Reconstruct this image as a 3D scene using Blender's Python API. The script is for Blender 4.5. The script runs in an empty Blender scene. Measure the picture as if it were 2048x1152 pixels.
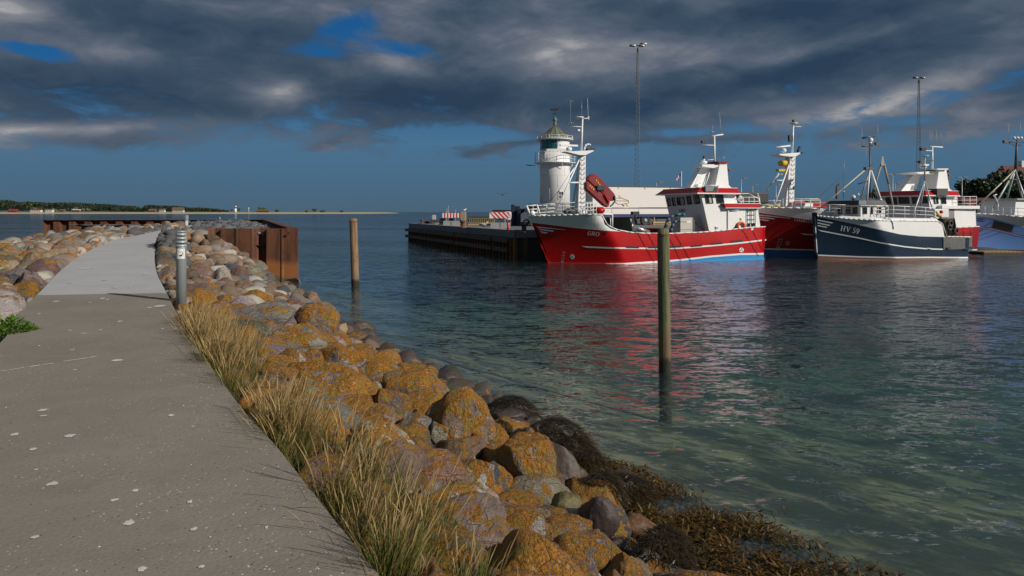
import bpy, bmesh, math, random
import numpy as np
from mathutils import Vector, Matrix, noise as mnoise

# ---------------------------------------------------------------- camera, sky, sun, exposure
SC = bpy.context.scene
COL = SC.collection
F = 1365.33            # focal length in photo pixels (24 mm on 36 mm, 2048 px wide)
CZ = 1.6               # camera height above the path
WZ = -1.3              # water level
cam = bpy.data.cameras.new('camera'); camo = bpy.data.objects.new('camera', cam)
COL.objects.link(camo); SC.camera = camo
cam.lens = 24; cam.sensor_width = 36; cam.shift_y = -152 / 2048
cam.clip_start = 0.1; cam.clip_end = 60000
camo.location = (0, 0, CZ); camo.rotation_euler = (math.radians(90), 0, 0)

SUN_EL = math.radians(29); SUN_H = Vector((0.86, -0.51, 0)).normalized()
SUN_D = Vector((SUN_H.x * math.cos(SUN_EL), SUN_H.y * math.cos(SUN_EL), math.sin(SUN_EL)))
sun = bpy.data.lights.new('sun', 'SUN'); suno = bpy.data.objects.new('sun', sun); COL.objects.link(suno)
sun.energy = 4.3; sun.angle = math.radians(0.5); sun.color = (1.0, 0.93, 0.84)
suno.rotation_euler = SUN_D.to_track_quat('Z', 'Y').to_euler()
SC.view_settings.view_transform = 'Standard'; SC.view_settings.look = 'None'
SC.view_settings.exposure = 0.0; SC.view_settings.gamma = 1.0; SC.view_settings.use_curve_mapping = False
SC.cycles.max_bounces = 8; SC.cycles.transparent_max_bounces = 12
SC.cycles.caustics_reflective = False; SC.cycles.caustics_refractive = False
SC.cycles.sample_clamp_indirect = 4.0


class NT:
    """small helper for node trees"""
    def __init__(s, tree): s.t = tree; s.n = tree.nodes; s.l = tree.links
    def node(s, typ, **kw):
        n = s.n.new(typ)
        for k, v in kw.items():
            if k == 'inp':
                for a, b in v.items(): n.inputs[a].default_value = b
            else: setattr(n, k, v)
        return n
    def link(s, a, b): s.l.new(a, b)
    def val(s, sock, v):
        if hasattr(v, 'is_linked') or isinstance(v, bpy.types.NodeSocket): s.l.new(v, sock)
        else: sock.default_value = v
    def math(s, op, a, b=0.0, c=None, clamp=False):
        n = s.n.new('ShaderNodeMath'); n.operation = op; n.use_clamp = clamp
        s.val(n.inputs[0], a); s.val(n.inputs[1], b)
        if c is not None: s.val(n.inputs[2], c)
        return n.outputs[0]
    def mixc(s, f, a, b, blend='MIX'):
        n = s.n.new('ShaderNodeMix'); n.data_type = 'RGBA'; n.blend_type = blend
        s.val(n.inputs[0], f)
        for sock, v in ((n.inputs[6], a), (n.inputs[7], b)):
            if isinstance(v, tuple) and len(v) == 3: v = (*v, 1)
            s.val(sock, v)
        return n.outputs[2]
    def ramp(s, f, stops, interp='LINEAR'):
        n = s.n.new('ShaderNodeValToRGB'); n.color_ramp.interpolation = interp
        e = n.color_ramp.elements
        while len(e) < len(stops): e.new(0.5)
        for el, (p, c) in zip(e, stops):
            el.position = p
            el.color = (c, c, c, 1) if isinstance(c, (int, float)) else (*c, 1)
        s.val(n.inputs[0], f)
        return n.outputs[0]
    def smooth(s, x, a, b):
        n = s.n.new('ShaderNodeMapRange'); n.interpolation_type = 'SMOOTHSTEP'
        s.val(n.inputs[0], x); n.inputs[1].default_value = a; n.inputs[2].default_value = b
        return n.outputs[0]
    def noise(s, vec, scale, detail=4, rough=0.5, dist=0.0, out=0):
        n = s.n.new('ShaderNodeTexNoise'); s.val(n.inputs['Vector'], vec)
        n.inputs['Scale'].default_value = scale; n.inputs['Detail'].default_value = detail
        n.inputs['Roughness'].default_value = rough; n.inputs['Distortion'].default_value = dist
        return n.outputs[out]
    def mapping(s, vec, sc=(1, 1, 1), rot=(0, 0, 0), loc=(0, 0, 0)):
        n = s.n.new('ShaderNodeMapping'); s.val(n.inputs[0], vec)
        n.inputs[1].default_value = loc; n.inputs[2].default_value = rot; n.inputs[3].default_value = sc
        return n.outputs[0]
    def bump(s, h, strength=0.5, dist=0.02, normal=None):
        n = s.n.new('ShaderNodeBump'); s.val(n.inputs['Height'], h)
        n.inputs['Strength'].default_value = strength; n.inputs['Distance'].default_value = dist
        if normal is not None: s.l.new(normal, n.inputs['Normal'])
        return n.outputs[0]


# ---- world: Nishita sky seen through a broken cloud deck
world = bpy.data.worlds.new('World'); SC.world = world; world.use_nodes = True
w = NT(world.node_tree); w.n.clear()
sky = w.node('ShaderNodeTexSky', sky_type='NISHITA', sun_disc=False)
sky.sun_elevation = SUN_EL; sky.sun_rotation = math.atan2(SUN_H.x, SUN_H.y)
sky.air_density = 1.0; sky.dust_density = 0.3; sky.ozone_density = 2.0
tc = w.node('ShaderNodeTexCoord')
sep = w.node('ShaderNodeSeparateXYZ'); w.link(tc.outputs['Generated'], sep.inputs[0])
az = w.math('ARCTAN2', sep.outputs[0], sep.outputs[1])
el = w.math('ARCSINE', sep.outputs[2])
# warped direction-space coordinates, flattened towards the horizon
comb = w.node('ShaderNodeCombineXYZ')
w.link(w.math('MULTIPLY', az, 1.0), comb.inputs[0])
w.link(w.math('MULTIPLY', el, 2.6), comb.inputs[1])
dv = comb.outputs[0]
n_big = w.noise(dv, 2.2, 3, 0.5, 0.3)
n_mid = w.noise(w.mapping(dv, loc=(3.1, 1.7, 0)), 5.5, 6, 0.55, 0.6)
n_fin = w.noise(w.mapping(dv, rot=(0, 0, 0.25), loc=(7.3, 0.4, 2)), 13.0, 7, 0.6, 0.5)


def PA(px): return math.atan((px - 1024) / F)
def PE(px, py): return math.atan((424 - py) / F * math.cos(PA(px)))


def blob(px, py, rx, ry, rot=0.0):
    """soft spot of the sky at a direction (angles from the picture), 1 at its centre"""
    a0, e0 = PA(px), PE(px, py)
    da = w.math('SUBTRACT', az, a0); de = w.math('SUBTRACT', el, e0)
    c, s_ = math.cos(rot), math.sin(rot)
    u = w.math('MULTIPLY', w.math('ADD', w.math('MULTIPLY', da, c), w.math('MULTIPLY', de, s_)), F / rx)
    v = w.math('MULTIPLY', w.math('SUBTRACT', w.math('MULTIPLY', de, c), w.math('MULTIPLY', da, s_)), F / ry)
    r2 = w.math('ADD', w.math('MULTIPLY', u, u), w.math('MULTIPLY', v, v))
    return w.math('EXPONENT', w.math('MULTIPLY', r2, -1.0))


def addall(base, items):
    for k, b in items: base = w.math('MULTIPLY_ADD', b, k, base)
    return base


# coverage: deck above roughly 7 degrees, ragged lower edge, with gaps
edge = w.math('SUBTRACT', el, 0.108)
cov = w.math('MULTIPLY', edge, 9.0)
cov = w.math('MULTIPLY_ADD', w.math('SUBTRACT', n_mid, 0.5), 1.5, cov)
cov = w.math('MULTIPLY_ADD', w.math('SUBTRACT', n_fin, 0.5), 0.9, cov)
cov = w.math('MINIMUM', cov, 0.95)
cov = w.math('MULTIPLY_ADD', w.math('SUBTRACT', n_fin, 0.5), 1.5, cov)
cov = addall(cov, [(-1.25, blob(690, 55, 95, 34, 0.3)), (-1.1, blob(810, 100, 95, 22, -0.1)), (-0.7, blob(640, 105, 100, 18)),
                   (0.55, blob(150, 40, 330, 60)), (0.45, blob(380, 170, 330, 45)), (-1.25, blob(60, 98, 90, 17, -0.1)), (-0.95, blob(255, 112, 70, 14)), (.4, blob(1500, 90, 500, 90)),
                   (0.75, blob(120, 262, 230, 30, -0.05)), (0.6, blob(1000, 215, 160, 38)), (-0.55, blob(960, 262, 110, 22)),
                   (0.5, blob(1250, 245, 260, 30)), (0.55, blob(648, 290, 42, 9, 0.35)), (0.5, blob(960, 305, 75, 9, 0.25)),
                   (0.45, blob(1900, 225, 170, 30)), (-0.5, blob(1420, 262, 150, 12)), (-0.6, blob(1880, 205, 70, 14, 0.2)),
                   (0.4, blob(1150, 285, 240, 10)), (0.4, blob(1500, 275, 300, 12))])
mask = w.smooth(cov, -0.22, 0.52)
# light and dark of the deck
lit = w.math('MULTIPLY_ADD', w.math('SUBTRACT', n_big, 0.5), 1.2, 0.43)
lit = w.math('MULTIPLY_ADD', w.math('SUBTRACT', n_mid, 0.5), 0.95, lit)
lit = w.math('MULTIPLY_ADD', w.math('SUBTRACT', n_fin, 0.5), 0.65, lit)
lit = addall(lit, [(-0.38, blob(150, 190, 340, 55)), (-0.30, blob(850, 185, 330, 45)), (0.5, blob(548, 190, 85, 30)), (.25, blob(575, 178, 40, 14, .3)), (-.2, blob(430, 215, 120, 20)),
                   (0.35, blob(800, 130, 80, 30, -0.4)), (0.30, blob(1240, 110, 260, 45)), (-0.42, blob(1350, 190, 330, 40, 0.15)),
                   (0.38, blob(1640, 95, 200, 16, 0.2)), (0.40, blob(1780, 200, 170, 22, 0.25)), (-0.30, blob(1750, 130, 280, 28, 0.1)),
                   (0.42, blob(90, 258, 180, 14, 0.1)), (-0.25, blob(400, 60, 260, 60)), (0.3, blob(560, 15, 220, 30)),
                   (0.30, blob(250, 105, 140, 22)), (0.25, blob(1650, 150, 260, 22, 0.2)), (0.6, blob(25, 15, 90, 28)), (-0.2, blob(1500, 30, 200, 25)),
                   (0.3, blob(1990, 95, 90, 30))])
lit = w.math('MULTIPLY_ADD', w.smooth(el, 0.32, 0.8), 0.26, lit)  # overhead deck, above the view, brightened to lift the water's reflections
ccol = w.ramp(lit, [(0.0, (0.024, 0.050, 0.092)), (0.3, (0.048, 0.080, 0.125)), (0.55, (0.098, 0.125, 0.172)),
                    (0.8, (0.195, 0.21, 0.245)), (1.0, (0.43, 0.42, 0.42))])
# clear sky: Nishita, deepened as the photograph's exposure shows it
grad = w.ramp(w.math('MULTIPLY', el, 1.6), [(0.0, (0.68, 1.27, 1.95)), (0.05, (0.68, 1.42, 2.3)), (0.16, (0.70, 1.74, 3.0)), (0.30, (0.14, 1.15, 3.1)), (0.6, (0.09, 0.85, 2.6)), (1.0, (0.07, 0.55, 2.0))])
clear_d = w.mixc(0.12, grad, w.mixc(1.0, sky.outputs[0], (0.10, 0.16, 0.22, 1), 'MULTIPLY'))
bg_c = w.node('ShaderNodeMix', data_type='RGBA')
w.link(mask, bg_c.inputs[0])
w.link(clear_d, bg_c.inputs[6])
# cloud colours are divided by the background strength so both share one Background node
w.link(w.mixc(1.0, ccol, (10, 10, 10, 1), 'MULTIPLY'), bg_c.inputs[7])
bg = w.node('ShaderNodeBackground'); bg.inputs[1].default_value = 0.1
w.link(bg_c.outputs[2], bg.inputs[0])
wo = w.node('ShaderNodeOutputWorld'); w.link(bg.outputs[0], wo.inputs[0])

# ---------------------------------------------------------------- helpers
R = random.Random(7)


def new_mat(name):
    m = bpy.data.materials.new(name); m.use_nodes = True
    t = NT(m.node_tree); t.n.clear()
    o = t.node('ShaderNodeOutputMaterial'); b = t.node('ShaderNodeBsdfPrincipled')
    t.link(b.outputs[0], o.inputs[0])
    return m, t, b, o


def coords(t):
    """object coordinates shifted by a per-object random, so alike pieces differ"""
    tcn = t.node('ShaderNodeTexCoord'); oi = t.node('ShaderNodeObjectInfo')
    v = t.node('ShaderNodeVectorMath', operation='MULTIPLY_ADD')
    t.link(oi.outputs['Random'], v.inputs[0]); v.inputs[1].default_value = (57, 91, 23)
    t.link(tcn.outputs['Object'], v.inputs[2])
    return v.outputs[0], oi


def paint(name, col, rough=0.45, dirt=0.25, scale=1.5, dirtcol=None, metal=0.0, spec=0.5, streak=True):
    """weathered paint: base colour with grime, faint vertical streaks and uneven gloss"""
    m, t, b, o = new_mat(name)
    v, oi = coords(t)
    n1 = t.noise(v, scale, 6, 0.6)
    n2 = t.noise(t.mapping(v, sc=(6, 6, 0.5)), 1.6, 5, 0.65)
    k = t.math('MULTIPLY', t.smooth(n1, 0.42, 0.75), dirt)
    if streak: k = t.math('MULTIPLY_ADD', t.smooth(n2, 0.55, 0.8), dirt * 0.9, k)
    dc = dirtcol or tuple(c * 0.45 + 0.02 for c in col)
    c = t.mixc(k, col, dc)
    c = t.mixc(0.25, c, t.mixc(t.noise(v, scale * 14, 3), tuple(x * 0.75 for x in col), tuple(min(1, x * 1.15) for x in col)))
    t.link(c, b.inputs['Base Color'])
    t.link(t.math('MULTIPLY_ADD', n1, 0.25, rough - 0.12), b.inputs['Roughness'])
    b.inputs['Metallic'].default_value = metal
    b.inputs['Specular IOR Level'].default_value = spec
    t.link(t.bump(t.noise(v, scale * 5, 4), 0.25, 0.01), b.inputs['Normal'])
    return m


def glassy(name, col, rough=0.08):
    m, t, b, o = new_mat(name)
    b.inputs['Base Color'].default_value = (*col, 1); b.inputs['Roughness'].default_value = rough
    b.inputs['Specular IOR Level'].default_value = 0.7
    return m


def tag(o, label=None, cat=None, group=None, kind=None):
    if label: o['label'] = label
    if cat: o['category'] = cat
    if group: o['group'] = group
    if kind: o['kind'] = kind
    return o


def empty(name, loc=(0, 0, 0), rz=0.0, label=None, cat=None, group=None):
    o = bpy.data.objects.new(name, None); COL.objects.link(o)
    o.empty_display_size = 0.2
    o.location = loc; o.rotation_euler = (0, 0, rz)
    return tag(o, label, cat, group)


def link_mesh(name, me, parent=None, loc=None):
    o = bpy.data.objects.new(name, me); COL.objects.link(o)
    if parent is not None: o.parent = parent
    if loc is not None: o.location = loc
    return o


def copy_tree(o, parent=None):
    c = o.copy(); COL.objects.link(c)
    if parent is not None: c.parent = parent
    for ch in list(o.children): copy_tree(ch, c)
    return c


class MB:
    """collects primitives into one mesh"""
    def __init__(s): s.v = []; s.f = []; s.m = []; s.sm = []
    def add(s, vs, fs, mi=0, smooth=False):
        b = len(s.v); s.v += [tuple(p) for p in vs]
        for f in fs: s.f.append(tuple(i + b for i in f)); s.m.append(mi); s.sm.append(smooth)
        return s
    def box(s, lo, hi, mi=0, M=None, bev=0.0):
        (a, b, c), (d, e, f) = lo, hi
        vs = [(a, b, c), (d, b, c), (d, e, c), (a, e, c), (a, b, f), (d, b, f), (d, e, f), (a, e, f)]
        if M is not None: vs = [M @ Vector(p) for p in vs]
        return s.add(vs, [(0, 3, 2, 1), (4, 5, 6, 7), (0, 1, 5, 4), (1, 2, 6, 5), (2, 3, 7, 6), (3, 0, 4, 7)], mi)
    def bbox(s, lo, hi, bv, mi=0, M=None):
        """box with chamfered edges"""
        bm = bmesh.new(); bmesh.ops.create_cube(bm, size=1)
        c = [(lo[i] + hi[i]) / 2 for i in range(3)]; d = [hi[i] - lo[i] for i in range(3)]
        for v in bm.verts: v.co = Vector((c[0] + v.co.x * d[0], c[1] + v.co.y * d[1], c[2] + v.co.z * d[2]))
        bmesh.ops.bevel(bm, geom=bm.edges[:], offset=bv, segments=2, affect='EDGES', profile=0.5)
        s.bm(bm, mi, M); bm.free(); return s
    def bm(s, bm, mi=0, M=None, smooth=False):
        bm.verts.index_update()
        vs = [(M @ v.co if M is not None else v.co.copy()) for v in bm.verts]
        return s.add(vs, [[v.index for v in f.verts] for f in bm.faces], mi, smooth)
    def tube(s, p, q, r, r2=None, n=8, mi=0, cap=True, smooth=True):
        p, q = Vector(p), Vector(q); d = q - p
        if d.length < 1e-6: return s
        r2 = r if r2 is None else r2
        z = d.normalized(); x = z.orthogonal().normalized(); y = z.cross(x)
        vs = []
        for c, rr in ((p, r), (q, r2)):
            for i in range(n):
                a = 2 * math.pi * i / n
                vs.append(c + (x * math.cos(a) + y * math.sin(a)) * rr)
        s.add(vs, [(i, (i + 1) % n, n + (i + 1) % n, n + i) for i in range(n)], mi, smooth)
        if cap: s.add(vs, [tuple(range(n - 1, -1, -1)), tuple(range(n, 2 * n))], mi)
        return s
    def path(s, pts, r, n=6, mi=0):
        for a, b in zip(pts[:-1], pts[1:]): s.tube(a, b, r, n=n, mi=mi)
        return s
    def lathe(s, prof, c=(0, 0, 0), n=20, mi=0, smooth=True, cap=True):
        vs = []
        for r, z in prof:
            for i in range(n):
                a = 2 * math.pi * i / n
                vs.append((c[0] + r * math.cos(a), c[1] + r * math.sin(a), c[2] + z))
        fs = []
        for k in range(len(prof) - 1):
            for i in range(n):
                j = (i + 1) % n
                fs.append((k * n + i, k * n + j, (k + 1) * n + j, (k + 1) * n + i))
        s.add(vs, fs, mi, smooth)
        if cap:
            s.add(vs, [tuple(range(n - 1, -1, -1)), tuple(range((len(prof) - 1) * n, len(prof) * n))], mi)
        return s
    def prism(s, poly, h0, h1, mi=0, axis='z', M=None):
        """extrude a polygon; axis z: poly is (x,y); axis y: poly is (x,z) extruded along y"""
        n = len(poly)
        def P(a, b, h): return (a, b, h) if axis == 'z' else ((a, h, b) if axis == 'y' else (h, a, b))
        vs = [P(a, b, h0) for a, b in poly] + [P(a, b, h1) for a, b in poly]
        if M is not None: vs = [M @ Vector(p) for p in vs]
        return s.add(vs, [tuple(range(n - 1, -1, -1)), tuple(range(n, 2 * n))] +
                     [(i, (i + 1) % n, n + (i + 1) % n, n + i) for i in range(n)], mi)
    def hexa(s, a, b, mi=0):
        """solid between two matching 4-point loops"""
        vs = list(a) + list(b)
        return s.add(vs, [(3, 2, 1, 0), (4, 5, 6, 7), (0, 1, 5, 4), (1, 2, 6, 5), (2, 3, 7, 6), (3, 0, 4, 7)], mi)
    def ball(s, c, r, mi=0, sub=2, sc=(1, 1, 1)):
        bm = bmesh.new(); bmesh.ops.create_icosphere(bm, subdivisions=sub, radius=1)
        for v in bm.verts: v.co = Vector((c[0] + v.co.x * r * sc[0], c[1] + v.co.y * r * sc[1], c[2] + v.co.z * r * sc[2]))
        s.bm(bm, mi, smooth=True); bm.free(); return s
    def torus(s, c, R_, r, axis='y', n=28, k=10, mi=0, mi2=None, a0=0.0, a1=2 * math.pi):
        vs = []
        for i in range(n + 1):
            a = a0 + (a1 - a0) * i / n
            for j in range(k):
                b = 2 * math.pi * j / k
                q = (R_ + r * math.cos(b)); u, v_, h = q * math.cos(a), q * math.sin(a), r * math.sin(b)
                vs.append((c[0] + u, c[1] + h, c[2] + v_) if axis == 'y' else ((c[0] + h, c[1] + u, c[2] + v_) if axis == 'x' else (c[0] + u, c[1] + v_, c[2] + h)))
        for i in range(n):
            m_ = mi if (mi2 is None or (i * 8 // n) % 2 == 0) else mi2
            s.add([vs[i * k + j] for j in range(k)] + [vs[(i + 1) * k + j] for j in range(k)],
                  [(j, (j + 1) % k, k + (j + 1) % k, k + j) for j in range(k)], m_, True)
        return s
    def build(s, name, mats, parent=None, loc=None, fix=True):
        me = bpy.data.meshes.new(name); me.from_pydata([tuple(v) for v in s.v], [], s.f)
        if not isinstance(mats, (list, tuple)): mats = [mats]
        for m in mats: me.materials.append(m)
        me.polygons.foreach_set('material_index', s.m)
        me.polygons.foreach_set('use_smooth', s.sm)
        if fix:
            bm = bmesh.new(); bm.from_mesh(me)
            bmesh.ops.remove_doubles(bm, verts=bm.verts, dist=1e-5)
            bmesh.ops.recalc_face_normals(bm, faces=bm.faces); bm.to_mesh(me); bm.free()
        me.update()
        return link_mesh(name, me, parent, loc)


def P(px, py, Y):
    """world point seen at picture position (px, py) at distance Y"""
    return Vector(((px - 1024) / F * Y, Y, CZ - (py - 424) / F * Y))


def YW(py, z=WZ): return (CZ - z) * F / (py - 424)


# ---------------------------------------------------------------- path geometry
def zp(Y): return 0.0 if Y < 14 else 0.014 * (min(Y, 60) - 14)
def GY(py):
    q = (py - 424) / F
    Y = CZ / q
    return Y if Y < 14 else (CZ + 0.014 * 14) / (q + 0.014)
def GP(px, py): Y = GY(py); return ((px - 1024) / F * Y, Y)


RE = [(1.9, -1.2), (0.75, 0.8)] + [GP(*q) for q in ((750, 1140), (684, 1059), (594, 945), (548, 887), (489, 824), (434, 749), (400, 702), (362, 643),
      (331, 581), (312, 540), (310, 500), (324, 482), (350, 471), (388, 459), (424, 450))]
LE = [(-0.6, -2.6), (-2.2, 0.0), (-3.9, 3.6)] + [GP(*q) for q in ((0, 687), (27, 637), (73, 590), (122, 540), (162, 510), (191, 495.5), (229, 479), (267, 472),
      (300, 465), (322, 460), (352, 455), (380, 450))]


def resample(pts, n=200):
    p = np.array(pts, float)
    # Catmull-Rom
    out = []
    q = np.vstack([2 * p[0] - p[1], p, 2 * p[-1] - p[-2]])
    for i in range(len(p) - 1):
        p0, p1, p2, p3 = q[i], q[i + 1], q[i + 2], q[i + 3]
        for t in np.linspace(0, 1, 12, endpoint=False):
            out.append(0.5 * ((2 * p1) + (-p0 + p2) * t + (2 * p0 - 5 * p1 + 4 * p2 - p3) * t ** 2 + (-p0 + 3 * p1 - 3 * p2 + p3) * t ** 3))
    out.append(p[-1]); out = np.array(out)
    for _ in range(6): out[1:-1] = (out[:-2] + 2 * out[1:-1] + out[2:]) / 4
    d = np.r_[0, np.cumsum(np.linalg.norm(np.diff(out, axis=0), axis=1))]
    s = np.linspace(0, d[-1], n)
    return np.c_[np.interp(s, d, out[:, 0]), np.interp(s, d, out[:, 1])]


REs = resample(RE, 260); LEs = resample(LE, 260)
def tang(c):
    t = np.gradient(c, axis=0); t /= np.linalg.norm(t, axis=1)[:, None]
    for _ in range(12): t[1:-1] = (t[:-2] + t[1:-1] + t[2:]) / 3
    return t / np.linalg.norm(t, axis=1)[:, None]
REt = tang(REs); LEt = tang(LEs)
REn = np.c_[REt[:, 1], -REt[:, 0]]     # to the right of the walking direction
LEn = np.c_[-LEt[:, 1], LEt[:, 0]]     # to the left


def edge_pt(side, i, d):
    c, n_ = (REs, REn) if side > 0 else (LEs, LEn)
    return c[i, 0] + n_[i, 0] * d, c[i, 1] + n_[i, 1] * d


def near_edge(side, x, y):
    c, n_ = (REs, REn) if side > 0 else (LEs, LEn)
    d2 = (c[:, 0] - x) ** 2 + (c[:, 1] - y) ** 2
    i = int(np.argmin(d2))
    d = math.sqrt(d2[i]); s = (x - c[i, 0]) * n_[i, 0] + (y - c[i, 1]) * n_[i, 1]
    return i, d if s > 0 else -d


def prof(side, Y, d):
    """ground height beside the path at distance d from its edge"""
    z0 = zp(Y) - 0.14
    if d < 0: return z0 - 0.2
    if side > 0:
        if Y > 29.8: return 0.55 if d > 1.2 else z0 + (0.55 - z0) * d / 1.2
        dw = float(np.interp(Y, [3, 5.2, 6.5, 8.0, 11.0], [2.5, 2.75, 3.2, 3.75, 3.9]))
        t = d / dw
        if t < 1 or (Y > 24 and d < 4.6):
            z = z0 + (WZ + 0.02 - z0) * (min(t, 1.2) ** 1.15)
            if Y > 24:
                a_ = min((Y - 24) / 5, 1); c_ = min(max((4.6 - d) / 3.4, 0), 1)
                z += (0.66 - z) * (a_ * a_ * (3 - 2 * a_)) * (c_ * c_ * (3 - 2 * c_))
            return z
        if d < 4.3: return WZ + 0.02 - 0.10 * (d - dw) / (4.35 - dw)
        e = d - 4.0
        return WZ - 0.05 - 0.22 * e + (0.09 * (e - 9) if e > 9 else 0) + (0.065 * (e - 30) if e > 30 else 0)
    if d < 6: return z0 - 0.10 - 0.05 * d
    e = d - 6
    return max(z0 - 0.40 - 0.42 * e, -4.0)


def ground(x, y):
    i, d = near_edge(1, x, y); j, e = near_edge(-1, x, y)
    if d > 0 and (e <= 0 or d < e): return prof(1, y, d), 1, i, d
    if e > 0: return prof(-1, y, e), -1, j, e
    return zp(y), 0, i, 0.0


def hit(px, py, lift=0.0):
    """where the ray through a picture position meets the banks"""
    dx, dz = (px - 1024) / F, -(py - 424) / F
    Y = 2.0
    while Y < 75:
        g = ground(dx * Y, Y)[0] + lift
        if CZ + dz * Y <= g: break
        Y += 0.04 + Y * 0.004
    return Vector((dx * Y, Y, CZ + dz * Y))
# ---------------------------------------------------------------- water, sea bed, banks, path
def water_mat():
    m, t, b, o = new_mat('harbour_water'); t.n.remove(b)
    tcn = t.node('ShaderNodeTexCoord')
    v = tcn.outputs['Object']
    # wave slopes taken straight from noise, so far ripples are not filtered flat
    def slopes(vec, scale, det, rough, dist, amp):
        c_ = t.node('ShaderNodeVectorMath', operation='SUBTRACT'); t.link(t.noise(vec, scale, det, rough, dist, out=1), c_.inputs[0]); c_.inputs[1].default_value = (.5, .5, .5)
        m_ = t.node('ShaderNodeVectorMath', operation='MULTIPLY'); t.link(c_.outputs[0], m_.inputs[0]); m_.inputs[1].default_value = (amp * .8, amp, 0)
        return m_.outputs[0]
    def vadd(a_, b_):
        n_ = t.node('ShaderNodeVectorMath', operation='ADD'); t.val(n_.inputs[0], a_); t.val(n_.inputs[1], b_); return n_.outputs[0]
    gust = t.math('MULTIPLY_ADD', t.smooth(t.noise(t.mapping(v, rot=(0, 0, 0.2), sc=(0.3, 0.6, 1)), 0.10, 3, 0.5), 0.35, 0.65), 0.75, 0.5)
    s1 = slopes(t.mapping(v, rot=(0, 0, 0.5), sc=(0.45, 1.2, 1)), 0.55, 2, 0.5, 0.5, 0.36)
    s2 = slopes(t.mapping(v, rot=(0, 0, 0.62), sc=(0.5, 1.5, 1), loc=(4, 9, 0)), 2.9, 3, 0.6, 0.8, 1.35)
    s3 = slopes(t.mapping(v, rot=(0, 0, -0.3), sc=(0.7, 1.5, 1), loc=(1, 2, 0)), 10.0, 3, 0.6, 0.8, 1.35)
    sc_ = t.node('ShaderNodeVectorMath', operation='SCALE'); t.link(vadd(vadd(s1, s2), s3), sc_.inputs[0]); t.link(gust, sc_.inputs['Scale'])
    nn = t.node('ShaderNodeVectorMath', operation='NORMALIZE'); t.link(vadd(sc_.outputs[0], (0.0, 0.0, 1.0)), nn.inputs[0])
    nrm = nn.outputs[0]
    # Schlick reflectance from either side of the surface
    ge = t.node('ShaderNodeNewGeometry'); dp = t.node('ShaderNodeVectorMath', operation='DOT_PRODUCT'); t.link(nrm, dp.inputs[0]); t.link(ge.outputs['Incoming'], dp.inputs[1])
    om = t.math('SUBTRACT', 1.0, t.math('ABSOLUTE', dp.outputs['Value']), clamp=True)
    fres = t.math('MULTIPLY_ADD', t.math('POWER', om, 5.0), 0.98, 0.02)
    gl = t.node('ShaderNodeBsdfGlossy'); gl.inputs['Roughness'].default_value = 0.06; t.link(nrm, gl.inputs['Normal'])
    gl.inputs['Color'].default_value = (1, 1, 1, 1)
    df = t.node('ShaderNodeBsdfDiffuse'); df.inputs[0].default_value = (0.040, 0.082, 0.100, 1)
    tr = t.node('ShaderNodeBsdfTransparent'); tr.inputs[0].default_value = (0.92, 0.97, 0.95, 1)
    body = t.node('ShaderNodeMixShader'); body.inputs[0].default_value = 0.25
    t.link(tr.outputs[0], body.inputs[1]); t.link(df.outputs[0], body.inputs[2])
    mx = t.node('ShaderNodeMixShader'); t.link(fres, mx.inputs[0])
    t.link(body.outputs[0], mx.inputs[1]); t.link(gl.outputs[0], mx.inputs[2])
    t.link(mx.outputs[0], o.inputs[0])
    va = t.node('ShaderNodeVolumeAbsorption'); va.inputs[0].default_value = (0.50, 0.78, 0.66, 1); va.inputs[1].default_value = 0.15
    t.link(va.outputs[0], o.inputs['Volume'])
    return m


WMAT = water_mat()
b = MB()
b.box((-26000, -300, -9.0), (26000, 45000, WZ))
tag(b.build('water', WMAT, fix=False), kind='structure')


def bed_mat():
    m, t, b, o = new_mat('sea_bed')
    tcn = t.node('ShaderNodeTexCoord'); v = tcn.outputs['Object']
    a = t.noise(t.mapping(v, rot=(0, 0, -0.7), sc=(0.7, 1.3, 1)), 1.5, 7, 0.7, 0.8)
    c = t.mixc(t.smooth(a, 0.38, 0.56), (0.035, 0.028, 0.010), (0.31, 0.27, 0.15))
    vor = t.node('ShaderNodeTexVoronoi'); t.link(v, vor.inputs['Vector']); vor.inputs['Scale'].default_value = 2.3
    c = t.mixc(t.smooth(vor.outputs['Distance'], 0.42, 0.34), c, t.mixc(vor.outputs['Color'], (0.07, 0.055, 0.025), (0.20, 0.19, 0.12)))
    c = t.mixc(t.smooth(t.noise(v, 0.35, 6, .65), 0.45, 0.6), c, (0.035, 0.04, 0.012))
    rp = t.noise(t.mapping(v, rot=(0, 0, -0.75), sc=(0.6, 3.2, 1)), 2.6, 5, 0.65, 0.6)
    c = t.mixc(t.math('MULTIPLY', t.smooth(rp, 0.5, 0.62), 0.4), c, (0.015, 0.018, 0.008))
    c = t.mixc(t.math('MULTIPLY', t.smooth(rp, 0.40, 0.30), 0.25), c, (0.30, 0.29, 0.20))
    t.link(c, b.inputs['Base Color']); b.inputs['Roughness'].default_value = 0.9
    return m


def soil_mat():
    m, t, b, o = new_mat('bank_soil')
    tcn = t.node('ShaderNodeTexCoord'); v = tcn.outputs['Object']
    n1 = t.noise(v, 2.5, 6, 0.65)
    vor = t.node('ShaderNodeTexVoronoi'); t.link(v, vor.inputs['Vector']); vor.inputs['Scale'].default_value = 16
    c = t.mixc(n1, (0.018, 0.014, 0.009), (0.075, 0.06, 0.04))
    c = t.mixc(t.smooth(vor.outputs['Distance'], 0.5, 0.1), c, t.mixc(vor.outputs['Color'], (0.05, 0.045, 0.04), (0.16, 0.14, 0.12)))
    t.link(c, b.inputs['Base Color']); b.inputs['Roughness'].default_value = 0.95
    t.link(t.bump(t.math('ADD', n1, vor.outputs['Distance']), 0.9, 0.05), b.inputs['Normal'])
    return m


SOIL, BED = soil_mat(), bed_mat()


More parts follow.
